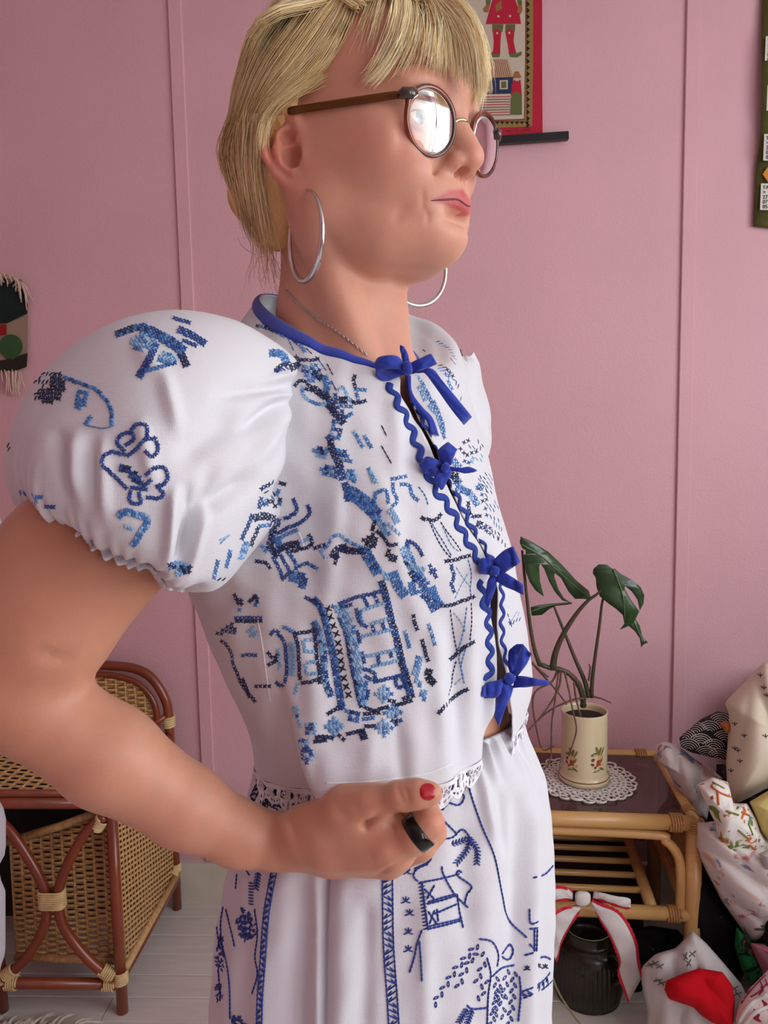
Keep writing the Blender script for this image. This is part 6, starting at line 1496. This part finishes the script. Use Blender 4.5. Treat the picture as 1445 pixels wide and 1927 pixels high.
for g in (((1045, 1030), (1110, 1150)), ((1145, 1065), (1190, 1155)), ((1175, 1360), (1240, 1480))): ST.path(k(*g), 'ML')
k = crop(400, 880, 4.817)    # under the arm
for g, c, r in ((((450, 190), (500, 160), (560, 130), (650, 150)), 'DN', 1), (((360, 440), (310, 550), (270, 640)), 'D', 1), (((380, 460), (440, 440), (550, 460)), 'N', 2), (((430, 530), (510, 520)), 'M', 1), (((410, 560), (370, 640), (350, 700)), 'N', 1), (((310, 690), (260, 820)), 'ML', 2), (((160, 760), (130, 890)), 'M', 1), (((50, 850), (15, 990)), 'M', 1), (((60, 1010), (100, 1010)), 'N', 1),
                (((660, 460), (720, 430), (760, 390), (750, 340), (730, 290)), 'DI', 1), (((600, 590), (660, 560), (720, 530), (790, 500), (850, 450), (880, 400), (865, 350)), 'DI', 1), (((620, 630), (700, 590), (760, 570)), 'M', 1), (((540, 510), (550, 570), (530, 650), (520, 720), (570, 770)), 'DN', 2), (((590, 640), (600, 700)), 'M', 2), (((450, 720), (480, 750)), 'M', 1),
                (((570, 790), (600, 740), (650, 720), (720, 700), (770, 690)), 'N', 2), (((720, 760), (790, 740), (850, 720), (900, 690), (880, 620)), 'N', 1), (((930, 730), (1010, 700)), 'N', 1), (((810, 680), (870, 630)), 'L', 1), (((980, 760), (1020, 820)), 'L', 1), (((990, 750), (1050, 700), (1080, 640), (1140, 610), (1220, 660), (1340, 720)), 'LM', 1), (((1090, 800), (1130, 740), (1200, 720)), 'N', 2), (((1080, 800), (1130, 790), (1110, 860)), 'N', 1), (((1180, 740), (1290, 760), (1350, 750)), 'N', 2),
                (((550, 820), (590, 890), (640, 1000)), 'D', 1), (((620, 800), (660, 870), (690, 920)), 'D', 1), (((640, 1000), (690, 960)), 'D', 1), (((680, 770), (730, 830), (770, 890), (850, 870), (940, 910)), 'DM', 1), (((400, 850), (480, 860), (515, 905)), 'N', 1)):
    ST.path(k(*g), c, r)
ST.fill(k((395, 260), (470, 210), (600, 210), (630, 330), (560, 380), (480, 345), (400, 360)), 'DNM', keep=.75); ST.fill(k((560, 480), (600, 440), (650, 470), (600, 530)), 'D'); ST.fill(k((700, 930), (780, 910), (830, 980), (880, 1000), (830, 1090), (740, 1050), (690, 1020)), 'DDM')
ST.line(k((70, 690), (150, 610)), 'L', w=1.6)
k = crop(390, 1090, 4.817)   # side and small pagoda
for g, c, r in ((((250, 150), (290, 230), (315, 205), (270, 180)), 'N', 1), (((390, 200), (440, 150), (450, 200)), 'N', 1), (((260, 350), (480, 352)), 'D', 1), (((270, 380), (480, 380)), 'N', 1), (((325, 690), (435, 690)), 'D', 1), (((440, 970), (560, 970)), 'N', 1), (((580, 500), (620, 465), (660, 520), (700, 580), (710, 680), (720, 800), (710, 900), (680, 970), (630, 940)), 'D', 1),
                (((560, 670), (600, 710), (640, 680)), 'N', 1), (((560, 780), (620, 740)), 'N', 1), (((645, 640), (660, 800)), 'L', 1), (((700, 440), (760, 470)), 'M', 1), (((790, 490), (820, 600), (830, 740), (840, 900)), 'N', 1), (((765, 590), (765, 860)), 'L', 2), (((820, 490), (900, 480), (970, 460)), 'N', 1), (((970, 480), (980, 560), (990, 680), (1010, 800), (1020, 930)), 'N', 1), (((860, 940), (940, 930), (1010, 910)), 'N', 1), (((800, 1030), (820, 960)), 'L', 1),
                (((870, 570), (880, 630)), 'L', 1), (((900, 550), (950, 545)), 'L', 1), (((890, 650), (960, 655)), 'L', 1), (((890, 780), (900, 850)), 'L', 1), (((920, 755), (980, 750)), 'L', 1), (((920, 865), (990, 855)), 'L', 1), (((900, 170), (1000, 220), (1050, 320)), 'ND', 1), (((970, 190), (1030, 260), (1080, 420), (1130, 640), (1170, 860), (1220, 1170)), 'DDM', 2), (((970, 400), (1020, 500), (1050, 640), (1060, 780), (1070, 920), (1120, 1050)), 'MDL', 2), (((1200, 360), (1250, 480), (1290, 680), (1330, 900), (1350, 1000), (1390, 1150)), 'ND', 1), (((1100, 1220), (1190, 1160)), 'N', 1), (((130, 560), (180, 600), (220, 680), (240, 780), (280, 880), (330, 980), (430, 1100)), 'DN', 1), (((320, 910), (350, 980), (380, 1060)), 'N', 1), (((825, 1270), (840, 1330)), 'L', 1)):
    ST.path(k(*g), c, r)
ST.fill(k((80, 490), (250, 370), (280, 400), (250, 510)), 'DN'); ST.fill(k((260, 250), (330, 250), (320, 320), (270, 300)), 'ML'); ST.fill(k((390, 240), (460, 230), (460, 310), (400, 300)), 'ML'); ST.fill(k((365, 440), (440, 420), (440, 520), (370, 520)), 'ML')
ST.path(k((1090, 270), (1120, 360), (1160, 480), (1190, 600), (1210, 720), (1230, 850), (1250, 940), (1280, 1050)), 'B', 1, step=17, h=7)
ST.fill(k((1130, 240), (1240, 220), (1340, 420), (1400, 700), (1430, 1000), (1440, 1150), (1380, 1150), (1330, 850), (1270, 560), (1190, 330)), 'LLM', step=7.6)
for x, y, r_, c in ((780, 1200, 14, 'LLD'), (940, 1355, 14, 'LD'), (1150, 1330, 16, 'LLM'), (870, 1500, 14, 'LD'), (900, 1590, 15, 'DDL')): ST.disc(390+x/4.817, 1090+y/4.817, r_, c)
ST.fill(k((1260, 1180), (1380, 1200), (1400, 1290), (1280, 1300)), 'DNM')
k = crop(600, 1090, 4.817)   # pagoda tower and the vase stand
for g, c, r in ((((570, 30), (620, 200), (660, 380), (710, 560), (750, 740), (790, 880), (830, 1040)), 'DDN', 2), (((190, 220), (350, 160), (450, 140), (560, 110)), 'D', 1), (((400, 280), (500, 245), (580, 220)), 'L', 1), (((480, 400), (560, 380), (630, 360)), 'L', 1), (((390, 520), (520, 490), (650, 460)), 'L', 1), (((420, 700), (560, 670), (700, 640)), 'L', 1), (((490, 790), (600, 765), (710, 740)), 'L', 1), (((510, 930), (620, 905), (720, 880)), 'D', 1),
                (((340, 280), (355, 350), (380, 400), (430, 425)), 'D', 1), (((410, 180), (440, 240)), 'D', 1), (((510, 160), (530, 200)), 'D', 1), (((490, 430), (500, 470)), 'D', 1), (((580, 410), (590, 440)), 'D', 1), (((350, 480), (370, 570)), 'D', 1), (((395, 680), (410, 750)), 'D', 1), (((540, 690), (545, 760)), 'D', 1), (((650, 670), (660, 700)), 'D', 1), (((410, 810), (500, 850), (520, 920)), 'D', 1), (((430, 880), (500, 920)), 'D', 1), (((700, 890), (710, 980), (790, 960)), 'D', 1), (((740, 870), (800, 990)), 'D', 1), (((210, 250), (290, 235)), 'D', 1), (((370, 300), (390, 420)), 'M', 1),
                (((770, 1080), (850, 1060)), 'N', 1), (((700, 1140), (760, 1130), (830, 1100)), 'N', 1), (((430, 1160), (500, 1190), (620, 1160)), 'N', 1), (((540, 1210), (420, 1220)), 'N', 1), (((640, 1100), (680, 1105)), 'N', 1), (((490, 1260), (410, 1270)), 'M', 1), (((430, 1330), (500, 1330)), 'N', 1), (((260, 1400), (330, 1385), (400, 1370)), 'N', 1), (((390, 1380), (410, 1440)), 'N', 2), (((-20, 1430), (60, 1430), (120, 1440)), 'N', 1), (((-30, 1470), (60, 1460)), 'N', 1), (((180, 1420), (220, 1450)), 'N', 1),
                (((860, 340), (870, 400), (885, 450)), 'N', 1), (((785, 480), (820, 610)), 'ML', 1), (((1000, 420), (1050, 585)), 'LM', 1), (((935, 560), (960, 640), (985, 730)), 'N', 1), (((1000, 830), (990, 890), (1040, 940)), 'NB', 2), (((1110, 240), (1180, 240), (1290, 200), (1400, 160)), 'N', 1), (((1200, 720), (1260, 670), (1330, 610), (1400, 570)), 'N', 1), (((1090, 1210), (1180, 1110), (1250, 1050), (1340, 1000)), 'N', 1)):
    ST.path(k(*g), c, r)
for x, y, r_, c in ((590, 1040, 16, 'LLM'), (670, 1210, 15, 'MML'), (700, 1280, 9, 'DN'), (590, 1350, 16, 'LLM'), (140, 1340, 15, 'LLM')): ST.disc(600+x/4.817, 1090+y/4.817, r_, c)
ST.fill(k((340, 950), (450, 930), (460, 1040), (430, 1150), (370, 1130)), 'LMD'); ST.fill(k((890, 690), (940, 700), (930, 900), (1000, 1060), (950, 1110), (900, 1000), (860, 850)), 'LLM', step=7.4)
for g, c in ((((1190, 270), (1210, 430), (1240, 600), (1255, 660)), 'N'), (((1380, 210), (1385, 380), (1370, 560)), 'N'), (((1220, 300), (1290, 390), (1330, 480)), 'L'), (((1340, 250), (1320, 420), (1290, 560), (1260, 640)), 'M'), (((1245, 740), (1215, 850), (1200, 960), (1170, 1060)), 'N'), (((1330, 630), (1290, 800), (1320, 950)), 'M'), (((1230, 960), (1290, 900)), 'L'), (((1300, 640), (1270, 720), (1310, 880)), 'M')): ST.line(k(*g), c, step=8, w=1.3, gap=.25)
k = crop(650, 880, 4.817)    # tree and lantern on the front
for g, c, r in ((((20, 220), (100, 260), (200, 340), (280, 420)), 'MMD', 4), (((0, 150), (30, 290)), 'D', 2), (((215, 20), (250, 120)), 'L', 1), (((430, 100), (540, 80)), 'M', 1), (((430, 150), (440, 230), (470, 300), (430, 340)), 'M', 1), (((280, 230), (370, 210), (390, 310)), 'M', 1), (((270, 260), (260, 330)), 'M', 1), (((510, 155), (580, 160), (610, 250), (650, 290)), 'M', 1), (((400, 390), (440, 440), (470, 490)), 'L', 2), (((400, 520), (480, 600)), 'L', 1),
                (((290, 580), (360, 650), (390, 700), (460, 700)), 'N', 1), (((290, 440), (330, 520), (380, 610)), 'ML', 2), (((170, 740), (230, 850), (290, 950)), 'MD', 3), (((430, 960), (480, 1080), (540, 1150)), 'MMD', 3), (((590, 670), (650, 720), (695, 790)), 'D', 1), (((540, 730), (570, 820), (620, 920), (700, 950)), 'LLM', 3), (((545, 855), (580, 910)), 'N', 1), (((600, 950), (640, 1020)), 'DN', 2), (((650, 980), (720, 1060), (700, 1120), (760, 1180), (820, 1280)), 'MMD', 3), (((600, 1050), (620, 1140)), 'M', 2), (((790, 1090), (830, 1200), (860, 1240)), 'M', 2), (((765, 890), (790, 940), (820, 990)), 'D', 1), (((775, 950), (810, 930)), 'D', 1),
                (((700, 455), (715, 465)), 'N', 1), (((750, 470), (800, 480), (860, 430)), 'N', 1), (((910, 850), (980, 840), (1050, 820), (1120, 800)), 'N', 1), (((960, 890), (980, 980), (960, 1050), (980, 1120)), 'D', 1),
                (((1190, 180), (1380, 130)), 'M', 1), (((1240, 300), (1390, 250)), 'N', 1), (((940, 90), (1010, 60), (1020, 130)), 'N', 1), (((990, 140), (1060, 190)), 'M', 1), (((1050, 190), (1130, 240), (1190, 330)), 'ML', 2), (((1110, 320), (1140, 430), (1220, 440)), 'ND', 1), (((1280, 430), (1380, 480)), 'D', 1), (((1200, 510), (1270, 540), (1320, 590), (1380, 620)), 'DN', 2), (((1340, 500), (1410, 560)), 'M', 1), (((1390, 640), (1440, 700)), 'N', 1)):
    ST.path(k(*g), c, r)
for g, c in ((((0, 30), (90, 30), (120, 130), (30, 130)), 'ML'), (((240, 500), (290, 490), (270, 560), (230, 570)), 'NB'), (((150, 650), (210, 610), (270, 600), (300, 690), (270, 750), (200, 740)), 'NB'), (((360, 730), (430, 770), (490, 800), (470, 860), (400, 830), (360, 810)), 'NB'), (((240, 850), (340, 930), (400, 970), (470, 1000), (440, 1050), (330, 980)), 'LLM'), (((545, 600), (570, 650), (590, 730), (540, 700)), 'D'), (((1190, 90), (1300, 20), (1350, 150), (1380, 190), (1200, 240)), 'DNM'), (((1210, 220), (1400, 180), (1410, 230), (1240, 270)), 'MD'), (((1250, 340), (1420, 300), (1430, 370), (1280, 400)), 'MD')): ST.fill(k(*g), c)
for g, c in ((((760, 480), (800, 580), (850, 680), (910, 770), (960, 820)), 'N'), (((860, 490), (920, 580), (990, 670), (1050, 760)), 'N'), (((780, 500), (840, 600), (880, 660), (960, 800)), 'M'), (((880, 530), (960, 700), (1030, 760)), 'L'), (((1000, 900), (1080, 1020), (1140, 1090)), 'L'), (((1110, 830), (1140, 960), (1130, 1100), (1140, 1170)), 'M'), (((1110, 960), (1040, 1080), (990, 1190)), 'L'), (((660, 170), (720, 250), (750, 340)), 'M')): ST.line(k(*g), c, step=8, w=1.4, gap=.2)
k = crop(700, 640, 4.817)    # far front panel
for g, c, r in ((((410, 320), (470, 420), (520, 520), (560, 620), (610, 740), (650, 880)), 'ML', 1), (((440, 430), (490, 530)), 'L', 2), (((520, 600), (560, 650)), 'L', 1), (((560, 560), (620, 700), (650, 830)), 'M', 1), (((600, 15), (700, 90), (750, 180)), 'MD', 1), (((620, 230), (700, 290), (750, 370), (800, 470), (815, 560)), 'ND', 1), (((610, 260), (690, 330)), 'M', 1), (((690, 380), (720, 440)), 'M', 1), (((780, 470), (815, 560)), 'M', 1), (((800, 990), (830, 1030)), 'N', 1), (((830, 930), (870, 910)), 'N', 1), (((950, 1000), (1000, 960), (960, 920)), 'N', 1), (((840, 1100), (870, 1110)), 'D', 1), (((860, 1040), (940, 1015)), 'N', 1), (((1030, 1010), (1045, 1080)), 'M', 1), (((740, 1100), (790, 1150)), 'M', 2), (((720, 1220), (790, 1290)), 'NM', 2), (((770, 1350), (880, 1380)), 'MD', 2)): ST.path(k(*g), c, r)
ST.fill(k((850, 960), (880, 940), (930, 980), (880, 995)), 'M'); ST.fill(k((890, 1060), (980, 1030), (1010, 1090), (910, 1130)), 'L'); ST.line(k((460, 85), (510, 130)), 'N'); ST.line(k((530, 15), (610, 85)), 'N', w=1.4); ST.line(k((680, 130), (760, 230)), 'N', w=1.3)
k = crop(800, 1150, 5.78)
ST.line(k((890, 20), (920, 110), (940, 180)), 'D', w=1.4, gap=.2); ST.path(k((920, 130), (1000, 95), (1100, 50)), 'D'); ST.line(k((930, 110), (1000, 0)), 'M', w=1.3); ST.line(k((1000, 60), (1040, -60)), 'M', w=1.3)
emb = ST.build('cross_stitch', blouse)
# --- line embroidery on the trousers
TS = Stitches(tr_bvh); k = crop(380, 1400, 2.125)
TS.ladder(k((290, 500), (270, 600), (255, 700), (240, 900), (232, 1000), (228, 1130)), 10, 'I'); TS.ladder(k((742, 535), (743, 650), (745, 780), (752, 900), (760, 1000), (768, 1130)), 19, 'I')
for g in (((1055, 110), (1075, 200), (1120, 330), (1170, 450), (1200, 600), (1225, 700), (1300, 775)), ((1325, 535), (1370, 522), (1405, 485)), ((960, 265), (985, 235), (1000, 200)), ((985, 200), (1030, 195), (1050, 210), (1030, 245), (990, 235)),
          ((930, 380), (1000, 375), (1040, 340), (1070, 370)), ((970, 310), (1000, 340), (1020, 360)), ((870, 555), (950, 540), (1030, 520)), ((960, 490), (965, 520), (1010, 600), (1065, 655)), ((1040, 515), (1025, 505), (1020, 525), (1080, 570), (1060, 600), (1050, 645)), ((900, 640), (960, 625), (1020, 605)), ((905, 632), (960, 615), (1015, 600)),
          ((880, 555), (890, 640), (905, 745)), ((865, 550), (845, 530), (860, 500), (905, 480)), ((905, 740), (970, 725), (1040, 705)), ((905, 730), (970, 715), (1040, 698)), ((1020, 600), (1030, 670), (1045, 735)), ((890, 580), (930, 620)), ((930, 565), (900, 620)), ((940, 660), (945, 710)), ((930, 680), (1020, 640)), ((905, 670), (940, 720)), ((930, 665), (910, 720)),
          ((880, 745), (860, 800), (850, 850), (830, 915)), ((870, 790), (875, 860), (880, 950)), ((1140, 855), (1155, 920), (1145, 1000), (1140, 1125)), ((1110, 780), (1160, 790), (1185, 840), (1180, 890)), ((1250, 885), (1200, 895), (1160, 930)), ((1200, 840), (1230, 800), (1245, 830), (1225, 865), (1200, 850)), ((1060, 1045), (1080, 1060), (1140, 1055)), ((1270, 930), (1275, 1000), (1265, 1110)),
          ((1310, 660), (1315, 720), (1360, 700)), ((1310, 740), (1345, 735)), ((1330, 740), (1330, 830)), ((1341, 740), (1338, 830)), ((1290, 845), (1345, 830)), ((1340, 860), (1370, 850), (1395, 862)), ((1310, 800), (1350, 840)),
          ((85, 650), (75, 720), (80, 800), (100, 880), (110, 980), (112, 1100)), ((95, 660), (120, 760), (130, 810)), ((75, 760), (60, 830)), ((210, 660), (222, 760), (212, 850), (222, 920), (200, 1000)), ((130, 505), (160, 485), (190, 525)), ((140, 520), (135, 580)), ((70, 640), (60, 720), (68, 800)), ((65, 900), (75, 1020)), ((800, 480), (850, 470), (880, 440), (910, 470)), ((905, 420), (915, 465), (850, 500))):
    TS.line(k(*g), 'I', step=8, w=1.75)
for g in (((985, 180), (1020, 175), (1052, 165)), ((1070, 370), (1062, 420), (1020, 475)), ((1065, 375), (1100, 420), (1100, 475)), ((1000, 400), (1050, 385)), ((1060, 1060), (1030, 1110)), ((225, 515), (215, 575)), ((1080, 1065), (1060, 1120))): TS.fern(k(*g), 'I', 8, 6)
for g in (((1105, 800), (1060, 850), (1010, 910), (960, 990), (935, 1030)), ((1130, 830), (1080, 860), (1050, 910), (1030, 960)), ((1130, 870), (1115, 910), (1105, 940)), ((1220, 900), (1215, 950), (1210, 1000)), ((1250, 910), (1245, 980), (1240, 1040), (1230, 1110)), ((1190, 960), (1170, 1060), (1160, 1110)), ((1110, 1030), (1130, 960)), ((1195, 1000), (1205, 1080)), ((1175, 930), (1180, 1010), (1172, 1070))): TS.leaves(k(*g), 'I')
for x, y in ((815, 630), (830, 680), (825, 755), (825, 825), (820, 515)): TS.sprig(380+x/2.125, 1400+y/2.125, 'I', 10)
for y in range(560, 745, 14): TS.line(k((865+(y-560)*.11, y), (890+(y-560)*.08, y-6)), 'I', step=14)
TS.ladder(k((1280, 1005), (1340, 980), (1380, 950), (1402, 920)), 12, 'I'); TS.leafy(k((135, 710), (160, 660), (200, 690), (215, 750), (190, 800), (150, 760)), 'I', 160, 7); TS.leafy(k((60, 780), (85, 780), (95, 900), (60, 900)), 'I', 60, 8); TS.leafy(k((60, 960), (80, 960), (90, 1030), (65, 1030)), 'I', 40, 8); TS.leafy(k((110, 1090), (170, 1090), (170, 1127), (110, 1127)), 'I', 30, 8)
for y in range(555, 650, 12): TS.line(k((185, y), (205, y+3)), 'I', step=12)
for x, y in ((1300, 900), (1345, 890), (1372, 893)): TS.sprig(380+x/2.125, 1400+y/2.125, 'N', 7)
k = crop(400, 1350, 4.817); TS.leafy(k((540, 530), (600, 470), (640, 560), (640, 700), (600, 830), (430, 790), (430, 690), (520, 580)), 'N', 330, 7); TS.ladder(k((745, 570), (748, 680), (720, 810)), 11, 'N'); TS.ladder(k((430, 590), (385, 680), (345, 765)), 10, 'N')
TS.build('line_embroidery', trousers)
# --- rickrack along both front edges
def rickrack(pts, amp=5.2, wl=36, wd=6.6):
    P = ST.resample(pts, 2.0); T = np.gradient(P, axis=0); T /= np.linalg.norm(T, axis=1)[:, None]; N_ = np.stack([-T[:, 1], T[:, 0]], 1); c = []
    for i, (p, n_) in enumerate(zip(P, N_)):
        q = p+n_*amp*math.sin(i*2.0/wl*2*math.pi); h = cast(*q, bl_bvh)
        if h: c.append(h[0]-unit(ray(*q))*.0012)
    if len(c) < 4: return
    tv, tf = tube(smooth_path(np.array(c), 1), wd*.62/FPX, 8, flat=(.45, 1.0), up=-FW); obj('rickrack_trim', tv, tf, m_rick, blouse)
rickrack([(734, 722), (745, 750), (760, 778), (773, 806), (783, 833), (795, 864), (803, 884), (812, 905), (824, 928), (843, 951), (860, 980), (868, 998), (880, 1017), (891, 1038), (903, 1056)])
rickrack([(905, 1092), (909, 1129), (917, 1160), (920, 1193), (922, 1233), (922, 1262), (916, 1282)])
rickrack([(776, 762), (795, 789), (805, 812), (813, 833), (822, 858), (842, 905), (854, 924), (864, 942), (873, 962), (880, 977), (891, 999), (903, 1015), (914, 1034), (926, 1054)], 4.4, 34, 5.6)
rickrack([(942, 1096), (945, 1143), (944, 1172), (945, 1193), (947, 1217), (951, 1236), (956, 1258)], 3.2, 34, 4.6)
def seam(pts, r=.0007):
    c = [cast(x, y, bl_bvh) for x, y in ST.resample(pts, 4)]; c = [h[0]-unit(h[0]-CAM)*.0004 for h in c if h]
    if len(c) > 4: tv, tf = tube(smooth_path(np.array(c), 2), r, 6); obj('seam', tv, tf, m_lace, blouse)
seam([(484, 1160), (494, 1215), (500, 1260), (508, 1320)]); seam([(612, 1474), (680, 1472), (740, 1466), (800, 1456), (850, 1438)]); seam([(560, 1000), (566, 1010), (572, 1030)])
# --- bows of blue ribbon
def strip(mb, A, B_, lifts, base, n=16, curl=.0012, back=None):
    A = cr_interp(np.array(A, float), n); B_ = cr_interp(np.array(B_, float), n); L = np.interp(np.linspace(0, 1, n), np.linspace(0, 1, len(lifts)), lifts); rows = []
    for i in range(n):
        row = []
        for j in range(7):
            w_ = j/6; x, y = A[i]*(1-w_)+B_[i]*w_; d = unit(ray(x, y)); h = cast(x, y, bl_bvh)
            dist = min(h[1], base+.01) if h else base
            dist = base*.6+dist*.4 if L[i] > .004 else dist
            row.append(CAM+d*(dist-L[i]-(curl+.22*max(0, L[i]-.006))*math.sin(w_*math.pi)+.0006*math.sin(w_*9+i*.7)))
        rows.append(row)
    R_ = np.array(rows); v = R_.reshape(-1, 3); mb.add(v, grid_faces(n, 7))
def bow(knot, kr, pieces):
    hs_ = [cast(knot[0]+dx_, knot[1]+dy_, bl_bvh) for dx_, dy_ in ((0, 0), (-30, 8), (-20, 25), (25, 15))]; base = min(h_[1] for h_ in hs_ if h_); mb = MB()
    for A, B_, lifts in pieces: strip(mb, A, B_, lifts, base)
    o = mb.build('bow', m_blue, blouse); s_ = o.modifiers.new('thickness', 'SOLIDIFY'); s_.thickness = .0011; s_.offset = 0
    c = CAM+unit(ray(*knot))*(base-.0075); kr = (kr[0]*.82, kr[1]*.95, kr[2]); ca, sa = math.cos(kr[2]), math.sin(kr[2]); mpx = base/FPX; vv = []; e1 = RT*ca-UP*sa; e2 = RT*sa+UP*ca
    for i in range(13):
        for j in range(20):
            a = math.pi*i/12; b = 2*math.pi*j/20; sg = lambda q: np.sign(q)*abs(q)**.55
            vv.append(c+e1*kr[0]*mpx*sg(math.cos(b))*math.sin(a)**.8+e2*kr[1]*mpx*sg(math.cos(a))-FW*.0048*sg(math.sin(b))*math.sin(a)**.8*(1+.12*math.sin(6*a)))
    o2 = obj('bow', vv, grid_faces(13, 20, wrap=True), m_blue)
    # join the knot into the same mesh so the bow is one piece
    me = o.data; V0 = [v.co.copy() for v in me.vertices]; F0 = [tuple(p.vertices) for p in me.polygons]; kv = len(V0)
    V1 = V0+[v.co.copy() for v in o2.data.vertices]; F1 = F0+[tuple(i+kv for i in p.vertices) for p in o2.data.polygons]
    me2 = bpy.data.meshes.new('bow'); me2.from_pydata(V1, [], F1); me2.materials.append(m_blue); me2.polygons.foreach_set('use_smooth', [True]*len(me2.polygons)); o.data = me2
    bpy.data.objects.remove(o2)
    return o
k = crop(700, 640, 4.817)
bow((767, 693), (8.5, 12, -.2), [
    (k((300, 225), (230, 150), (140, 140), (60, 160), (22, 215)), k((300, 300), (240, 262), (160, 258), (90, 265), (40, 300)), (.006, .013, .015, .012, .007)),
    (k((298, 290), (240, 235), (160, 235), (90, 250), (40, 275)), k((300, 310), (230, 335), (150, 366), (90, 358), (35, 320)), (.003, .004, .003, .003, .004)),
    (k((340, 215), (430, 170), (535, 125)), k((360, 300), (470, 262), (587, 210)), (.006, .010, .008)), (k((340, 230), (430, 180), (535, 128)), k((360, 310), (470, 270), (587, 214)), (.003, .003, .005)),
    (k((400, 265), (540, 262), (640, 370), (760, 520), (902, 694)), k((400, 300), (480, 300), (560, 400), (690, 590), (832, 766)), (.004, .007, .005, .005, .004)),
    (k((300, 310), (325, 490), (415, 640), (500, 735), (525, 830)), k((352, 325), (362, 480), (458, 615), (545, 705), (604, 872)), (.004, .004, .005, .005, .004)),
    (k((255, 45), (262, 120), (285, 200)), k((290, 60), (325, 140), (340, 215)), (.001, .002, .004))])
bow((838, 880), (8, 8, .5), [
    (k((620, 1120), (600, 1020), (612, 985), (690, 925)), k((720, 1130), (730, 1080), (752, 1030), (770, 992)), (.006, .010, .012, .008)), (k((630, 1120), (615, 1030), (640, 985), (692, 930)), k((710, 1130), (720, 1085), (740, 1035), (765, 996)), (.003, .002, .003, .005)),
    (k((640, 1120), (560, 1075), (490, 1060), (425, 1130)), k((610, 1170), (560, 1150), (520, 1165), (480, 1210)), (.006, .011, .010, .006)), (k((630, 1140), (560, 1110), (490, 1090), (430, 1140)), k((610, 1190), (575, 1230), (520, 1235), (488, 1215)), (.003, .002, .002, .004)),
    (k((610, 1150), (580, 1210), (566, 1262), (628, 1356)), k((720, 1165), (712, 1220), (690, 1260), (640, 1350)), (.006, .010, .009, .006)),
    (k((700, 1145), (790, 1160), (870, 1150), (945, 1180)), k((700, 1190), (780, 1190), (860, 1208), (945, 1184)), (.005, .006, .005, .004))])
k = crop(660, 640, 2.537)
bow((931, 1074), (8, 8, .2), [
    (k((680, 1085), (685, 1050), (725, 1010), (775, 984)), k((720, 1125), (755, 1095), (790, 1075), (806, 1058)), (.006, .011, .012, .008)), (k((685, 1085), (692, 1055), (735, 1020), (780, 995)), k((715, 1120), (750, 1090), (785, 1065), (802, 1045)), (.003, .002, .003, .006)),
    (k((690, 1050), (660, 1040), (630, 1042), (612, 1055)), k((685, 1115), (660, 1100), (635, 1102), (615, 1112)), (.006, .011, .010, .006)), (k((685, 1070), (655, 1050), (630, 1055), (614, 1070)), k((680, 1125), (655, 1118), (635, 1118), (617, 1116)), (.003, .002, .002, .004)),
    (k((705, 1095), (760, 1125), (822, 1168)), k((690, 1150), (750, 1182), (826, 1216)), (.006, .008, .006)), (k((680, 1110), (655, 1150), (645, 1200), (640, 1255)), k((700, 1140), (690, 1180), (675, 1230), (655, 1282)), (.005, .007, .006, .005))])
k = crop(800, 1150, 5.78)
bow((959, 1277), (9.5, 9, .6), [
    (k((930, 670), (980, 620), (1010, 500), (1060, 355)), k((1000, 715), (1060, 630), (1110, 560), (1152, 470)), (.006, .011, .013, .009)), (k((920, 670), (905, 550), (912, 430), (1000, 360)), k((990, 690), (1000, 600), (1040, 480), (1062, 360)), (.003, .002, .003, .006)),
    (k((900, 700), (820, 745), (700, 772), (640, 800)), k((880, 780), (790, 925), (700, 945), (625, 945)), (.006, .012, .011, .006)), (k((890, 720), (800, 770), (700, 790), (635, 815)), k((880, 770), (780, 915), (690, 935), (620, 930)), (.003, .003, .003, .004)),
    (k((880, 750), (830, 800), (790, 920), (755, 1150)), k((960, 830), (930, 920), (880, 1040), (800, 1250)), (.006, .010, .009, .006)), (k((990, 705), (1100, 715), (1200, 735), (1345, 765)), k((950, 835), (1080, 825), (1200, 812), (1350, 800)), (.006, .011, .010, .007))])
